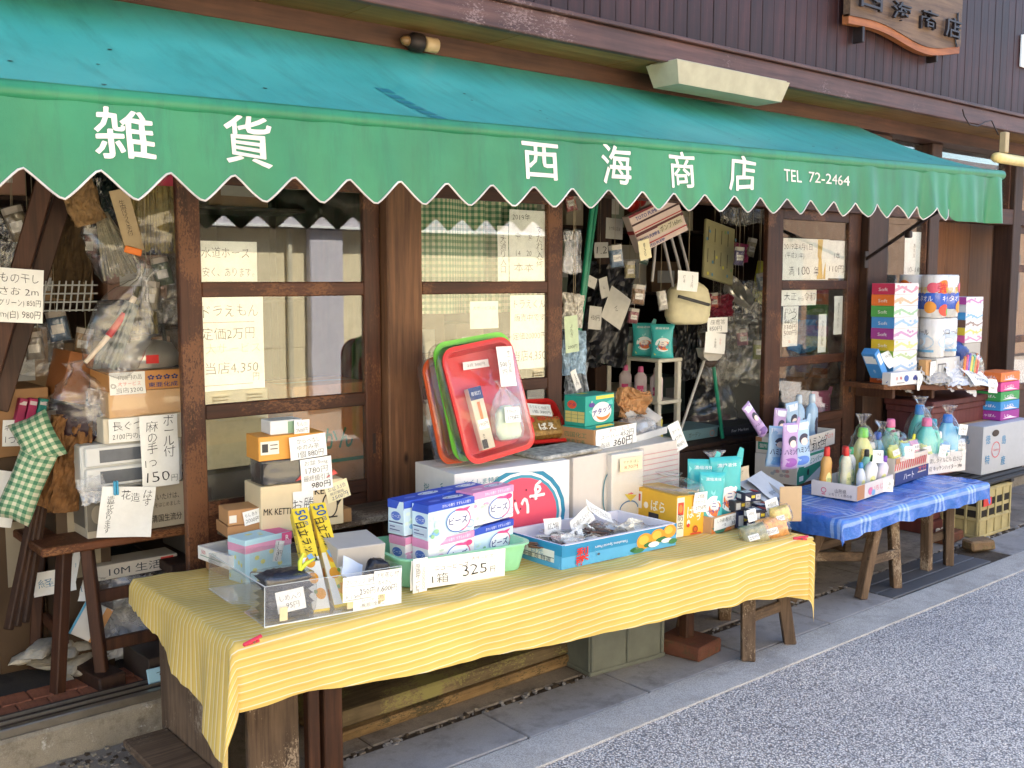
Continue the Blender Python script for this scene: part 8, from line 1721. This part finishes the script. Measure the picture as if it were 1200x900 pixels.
for lb, x, y, z, w_, h_, ln, tl in (('large white paper draped over the right end of the shelf', .84, .02, .05, .22, .15, -50, 10), ('pale slip hanging below the right end of the shelf', .94, -.01, -.0, .12, .085, -8, 6), ('narrow white slip hanging at the berry box', .25, -.008, .02, .035, .10, 0, 2)): sheet('price_tag', lb, 'price tag', up(SPt(x, y - .005, z), 0, ln, tl), w_, h_, [(.5, .3, .16, 'お買得', INK, {'fitw': .6}), (.5, .65, .16, '500円', INK, {'fitw': .6})] if w_ > .05 else [(.5, .5, .1, '480円', INK, {'vert': True})], curl=.015)
PENS = root('pen_pack', SPt(.80, .06), 'bagged bunch of coloured pens at the right of the shelf', 'pens')
for k in range(7):
    a = SPt(.76 + .018 * k, .06, .004); part(MB().tube([a, a + V((.02 + .006 * k, .0, .17 + .01 * (k % 3)))], .009, paint(((226, 130, 50), (196, 70, 140), (90, 80, 180), (226, 200, 60), (80, 160, 90), (226, 130, 50), (200, 60, 60))[k], .35), 8), 'pen', PENS)
o = bag_mesh(.22, .10, .20, FILM, 105, .14, False).build('clear_bag', None, up(SPt(.84, .06), 0)); tag(o, 'clear bag round the coloured pens on the shelf', 'bag')
o = bag_mesh(.22, .14, .26, paint((40, 70, 130), .4, .3, 20, .4), 107, .2, False).build('blue_bag', None, up(SPt(.90, .22), 0)); tag(o, 'dark blue bag at the back right of the shelf', 'bag')
# maroon cabinet under the shelf
cbx = root('maroon_cabinet', (6.1, 3.2, 0), 'dark maroon painted cabinet under the board shelf', 'cabinet')
MAR = wood('maroon_paint', (84, 44, 44), (112, 62, 60), None, 0, 'Z', .8, .6, .15, .3)
cx0, cx1 = 5.86, 6.60
wbox(cbx, 'top', (cx0 - .03, 3.04, .775), (cx1 + .03, 3.36, .812), MAR, .005)
wbox(cbx, 'cornice', (cx0 - .015, 3.055, .735), (cx1 + .015, 3.358, .774), MAR, .005)
wbox(cbx, 'body', (cx0, 3.07, .17), (cx1, 3.355, .734), MAR, .004)
wbox(cbx, 'plinth', (cx0 - .02, 3.03, .09), (cx1 + .02, 3.357, .169), MAR, .005)
wbox(cbx, 'foot', (cx0 - .04, 3.01, .002), (cx1 + .04, 3.358, .089), MAR, .006)
# far right: crate, slats, Tokushima box
f = frame((1137, 626), (1185, 640), .004, d=.3, h=.30)
f = block(on_z(1146, 632, .004), .40, .30, .30, 0); fcr = f
YC = paint((164, 152, 108), .6, .2, 10)
crate('bottle_crate', 'faded yellow bottle crate at the right edge', f, YC, cols=4)
q = block(f.o + V((.02, -.016, .195)), .10, .003, .05); o = MB().box((0, 0, 0), (q.w, .003, q.h), paint((196, 60, 50), .5), 0).build('emblem', None, q.M); tag(o, 'red stamped mark on the faded yellow crate', 'emblem')
sl = root('slat_frame', f.o + V((.2, .1, .31)), 'black slatted frame lying on the yellow crate', 'slat frame')
for k in range(5): wbox(sl, 'slat', (f.o.x - .03 + .0 * k, f.o.y - .02 + .065 * k, .325), (f.o.x + .80, f.o.y + .02 + .065 * k, .342), paint((44, 42, 40), .6, .2), .003)
for x in (.0, .36): wbox(sl, 'cross_bar', (f.o.x + x, f.o.y - .02, .3055), (f.o.x + x + .04, f.o.y + .30, .3245), paint((44, 42, 40), .6, .2), .003)
t0 = f.o + V((-.0, .0, .0)); q = frame((1143, 556), (1215, 572), .343, d=.34, h=.31)
q = block(on_z(1150, 557, .343), .62, .32, .30, -2); q.M.translation.z = .343
carton('stamped_carton', 'white carton stamped with blue characters and a red ring at the right edge', 'box', q, (176, 180, 184), {'F': [('t', .10, .28, .20, '徳', (70, 130, 170), {'bold': .012}), ('t', .42, .34, .20, '島', (70, 130, 170), {'bold': .012}), ('t', .10, .70, .20, '特', (70, 130, 170), {'bold': .012}), ('t', .42, .78, .20, '産', (70, 130, 170), {'bold': .012}), ('o', .26, .52, .085, .17, .02, (206, 90, 100)), ('t', .26, .52, .08, 'Tokushima', (206, 90, 100), {'fitw': .12}), ('e', .24, .17, .07, .07, (60, 50, 44))], 'L': [('t', .5, .3, .16, '徳島', (70, 130, 170), {'fitw': .5})]})
for k, (c_, nm) in enumerate((((150, 50, 140), 'purple'), ((60, 140, 200), 'blue'), ((60, 150, 80), 'green'), ((206, 70, 140), 'pink'), ((226, 120, 60), 'orange'))):
    qq = block(q.M.translation + V((.33 - .004 * k, .05, .302 + .062 * k)), .26, .16, .06); carton('soap_box', nm + ' soap box in the stack on the stamped carton', 'box', qq, c_, {'F': [('t', .45, .5, .4, 'しゃぼん', (230, 226, 230), {'fitw': .5, 'bold': .01}), ('p', [(.1, .8), (.5, .6), (.9, .9)], (230, 210, 226))], 'L': [('t', .5, .5, .35, 'しゃぼん', (230, 226, 230), {'fitw': .6, 'bold': .01})]}, seam=False, group='soap boxes on the stamped carton')
# loose stones and bricks beside the cabinet
b1 = MB().box((0, 0, 0), (.21, .10, .06), BRICK, .008, jit=.005).build('brick_block', None, up(on_z(1128, 640, .006) + V((-.05, .06, 0)), 4)); tag(b1, 'whole old brick lying right of the blue table', 'brick')
b1 = MB().box((0, 0, 0), (.16, .10, .06), concrete('mossy_stone', (110, 88, 66), (140, 116, 88), (80, 84, 50), 4, .3, .5), .010, jit=.006).build('brick_block', None, up(on_z(1141, 648, .006) + V((-.0, .0, 0)), -20)); tag(b1, 'mossy tan brick in front of the old brick', 'brick')
for k in range(9):
    p = on_z(1118 + 4 * k, 626 - (k % 3) * 4, .01) + V((-.05, .1 + .03 * (k % 2), .0)); r_ = random.uniform(.025, .05)
    o = MB().loft([(0, r_ * .5, r_ * .4), (r_ * .3, r_, r_ * .8), (r_ * .8, r_ * .9, r_ * .75), (r_ * 1.2, r_ * .4, r_ * .4)], paint((190, 184, 172), .8, .15, 20, .2), 12, fn=crumple(r_, r_, r_, k, .2, 20)).build('cobble', None, up(V((p.x, p.y, .002)), k * 40)); tag(o, ('first', 'second', 'third', 'fourth', 'fifth', 'sixth', 'seventh', 'eighth', 'ninth')[k] + ' pale cobble from the left in the heap by the cabinet foot', 'stone', 'cobbles by the cabinet')
# planks stacked behind the blue table legs
for k in range(3):
    o = MB().box((0, 0, 0), (1.3, .04, .045), OLD_H, .004, jit=.004).build('plank', None, up(V((3.95, 3.19 - .02 * k, .06 + .085 * k)), 1)); tag(o, ('lowest', 'middle', 'upper')[k] + ' weathered plank stacked behind the blue table legs', 'plank', 'planks behind the blue table')
for x in (4.05, 5.1):
    wb_ = MB().box((0, 0, 0), (.06, .12, .06), OLD_H, .004).build('wood_block', None, Matrix.Translation((x, 3.14, .001))); tag(wb_, ('left' if x < 4.5 else 'right') + ' short block under the stacked planks', 'wood block')

# ================================================================== MORE HUNG AND LOOSE PACKETS
more = [(668, 236, .06, .10, (150, 70, 60), 'brick red'), (722, 300, .07, .11, (90, 110, 130), 'slate blue'), (738, 316, .06, .09, (170, 160, 120), 'straw coloured'), (748, 345, .07, .10, (120, 90, 60), 'tan'), (756, 300, .05, .09, (60, 90, 70), 'dark green'), (776, 352, .05, .10, (180, 176, 166), 'pale grey'), (836, 352, .06, .09, (190, 90, 70), 'salmon'), (866, 300, .06, .10, (90, 80, 110), 'dusky violet'), (880, 290, .06, .11, (150, 140, 110), 'khaki'), (892, 330, .05, .10, (120, 130, 140), 'steel grey'), (870, 395, .07, .10, (170, 120, 130), 'faded rose'), (888, 410, .06, .11, (150, 150, 96), 'mustard'), (742, 370, .06, .08, (130, 60, 70), 'wine red')]
for k, (u, v, w_, h_, c_, nm) in enumerate(more):
    y_ = 3.66 if k % 2 else 3.88; M_ = up(on_y(u, v, y_), -28, 0, (k * 37) % 30 - 15)
    o = packet('hanging_packet', nm + ' filmed packet hanging in the middle opening', 'packet', M_, w_, h_, .025, paint(c_, .5, .25, 40, .2), [('r', .0, .0, 1, .22, (186, 180, 168)), ('r', .2, .45, .8, .75, (200, 196, 186)), ('t', .5, .6, .14, '%d円' % (150 + 70 * (k % 5)), INK, {'fitw': .5})], 300 + k, 'packets hanging in the middle opening', True)
    string(o, M_, M_ @ V((0, 0, h_ / 2)))
left = [(20, 262, .07, .12, (110, 96, 70), 'olive brown'), (104, 285, .06, .11, (120, 70, 56), 'rust'), (190, 318, .06, .10, (96, 104, 84), 'moss green'), (176, 346, .06, .10, (150, 140, 116), 'sand coloured'), (68, 382, .07, .11, (70, 90, 110), 'dull blue'), (98, 400, .06, .10, (140, 110, 70), 'ochre'), (40, 405, .06, .10, (120, 112, 100), 'grey brown')]
for k, (u, v, w_, h_, c_, nm) in enumerate(left):
    M_ = up(on_y(u, v, 3.64 if k in (2, 3) else 3.95), -25, 0, (k * 53) % 34 - 17)
    o = packet('hanging_packet', nm + ' filmed packet hanging in the left opening', 'packet', M_, w_, h_, .025, paint(c_, .5, .25, 40, .2), [('r', .0, .0, 1, .2, (170, 160, 146)), ('r', .2, .45, .8, .75, (186, 180, 168))], 330 + k, 'packets hanging in the left opening', True)
    string(o, M_, M_ @ V((0, 0, h_ / 2)))
blue = [(ft, .04, .02, (206, 206, 90), 'lime yellow'), (ft, .13, .015, (120, 190, 206), 'aqua'), (ft, .22, .02, (206, 150, 170), 'rose pink'), (fbq, .03, .02, (196, 206, 120), 'pale lime'), (fbq, .16, .015, (120, 170, 206), 'cornflower blue'), (fbq, .29, .02, (206, 206, 200), 'white')]
for k, (f_, x, y, c_, nm) in enumerate(blue):
    packet('sponge_packet', nm + ' packet tucked at the front of a carton on the blue table', 'packet', f_.M @ up(V((x * f_.w / .31, y + .01, f_.h + .01)), -15, -8, (k * 41) % 24 - 12), .075, .10, .03, paint(c_, .4, .15, 40), [('r', .15, .2, .85, .5, (222, 222, 214)), ('t', .5, .35, .16, ('スポンジ', '石けん', '洗剤')[k % 3], INK_B, {'fitw': .6}), ('e', .5, .72, .2, .12, (90, 150, 110))], 350 + k, None, True)
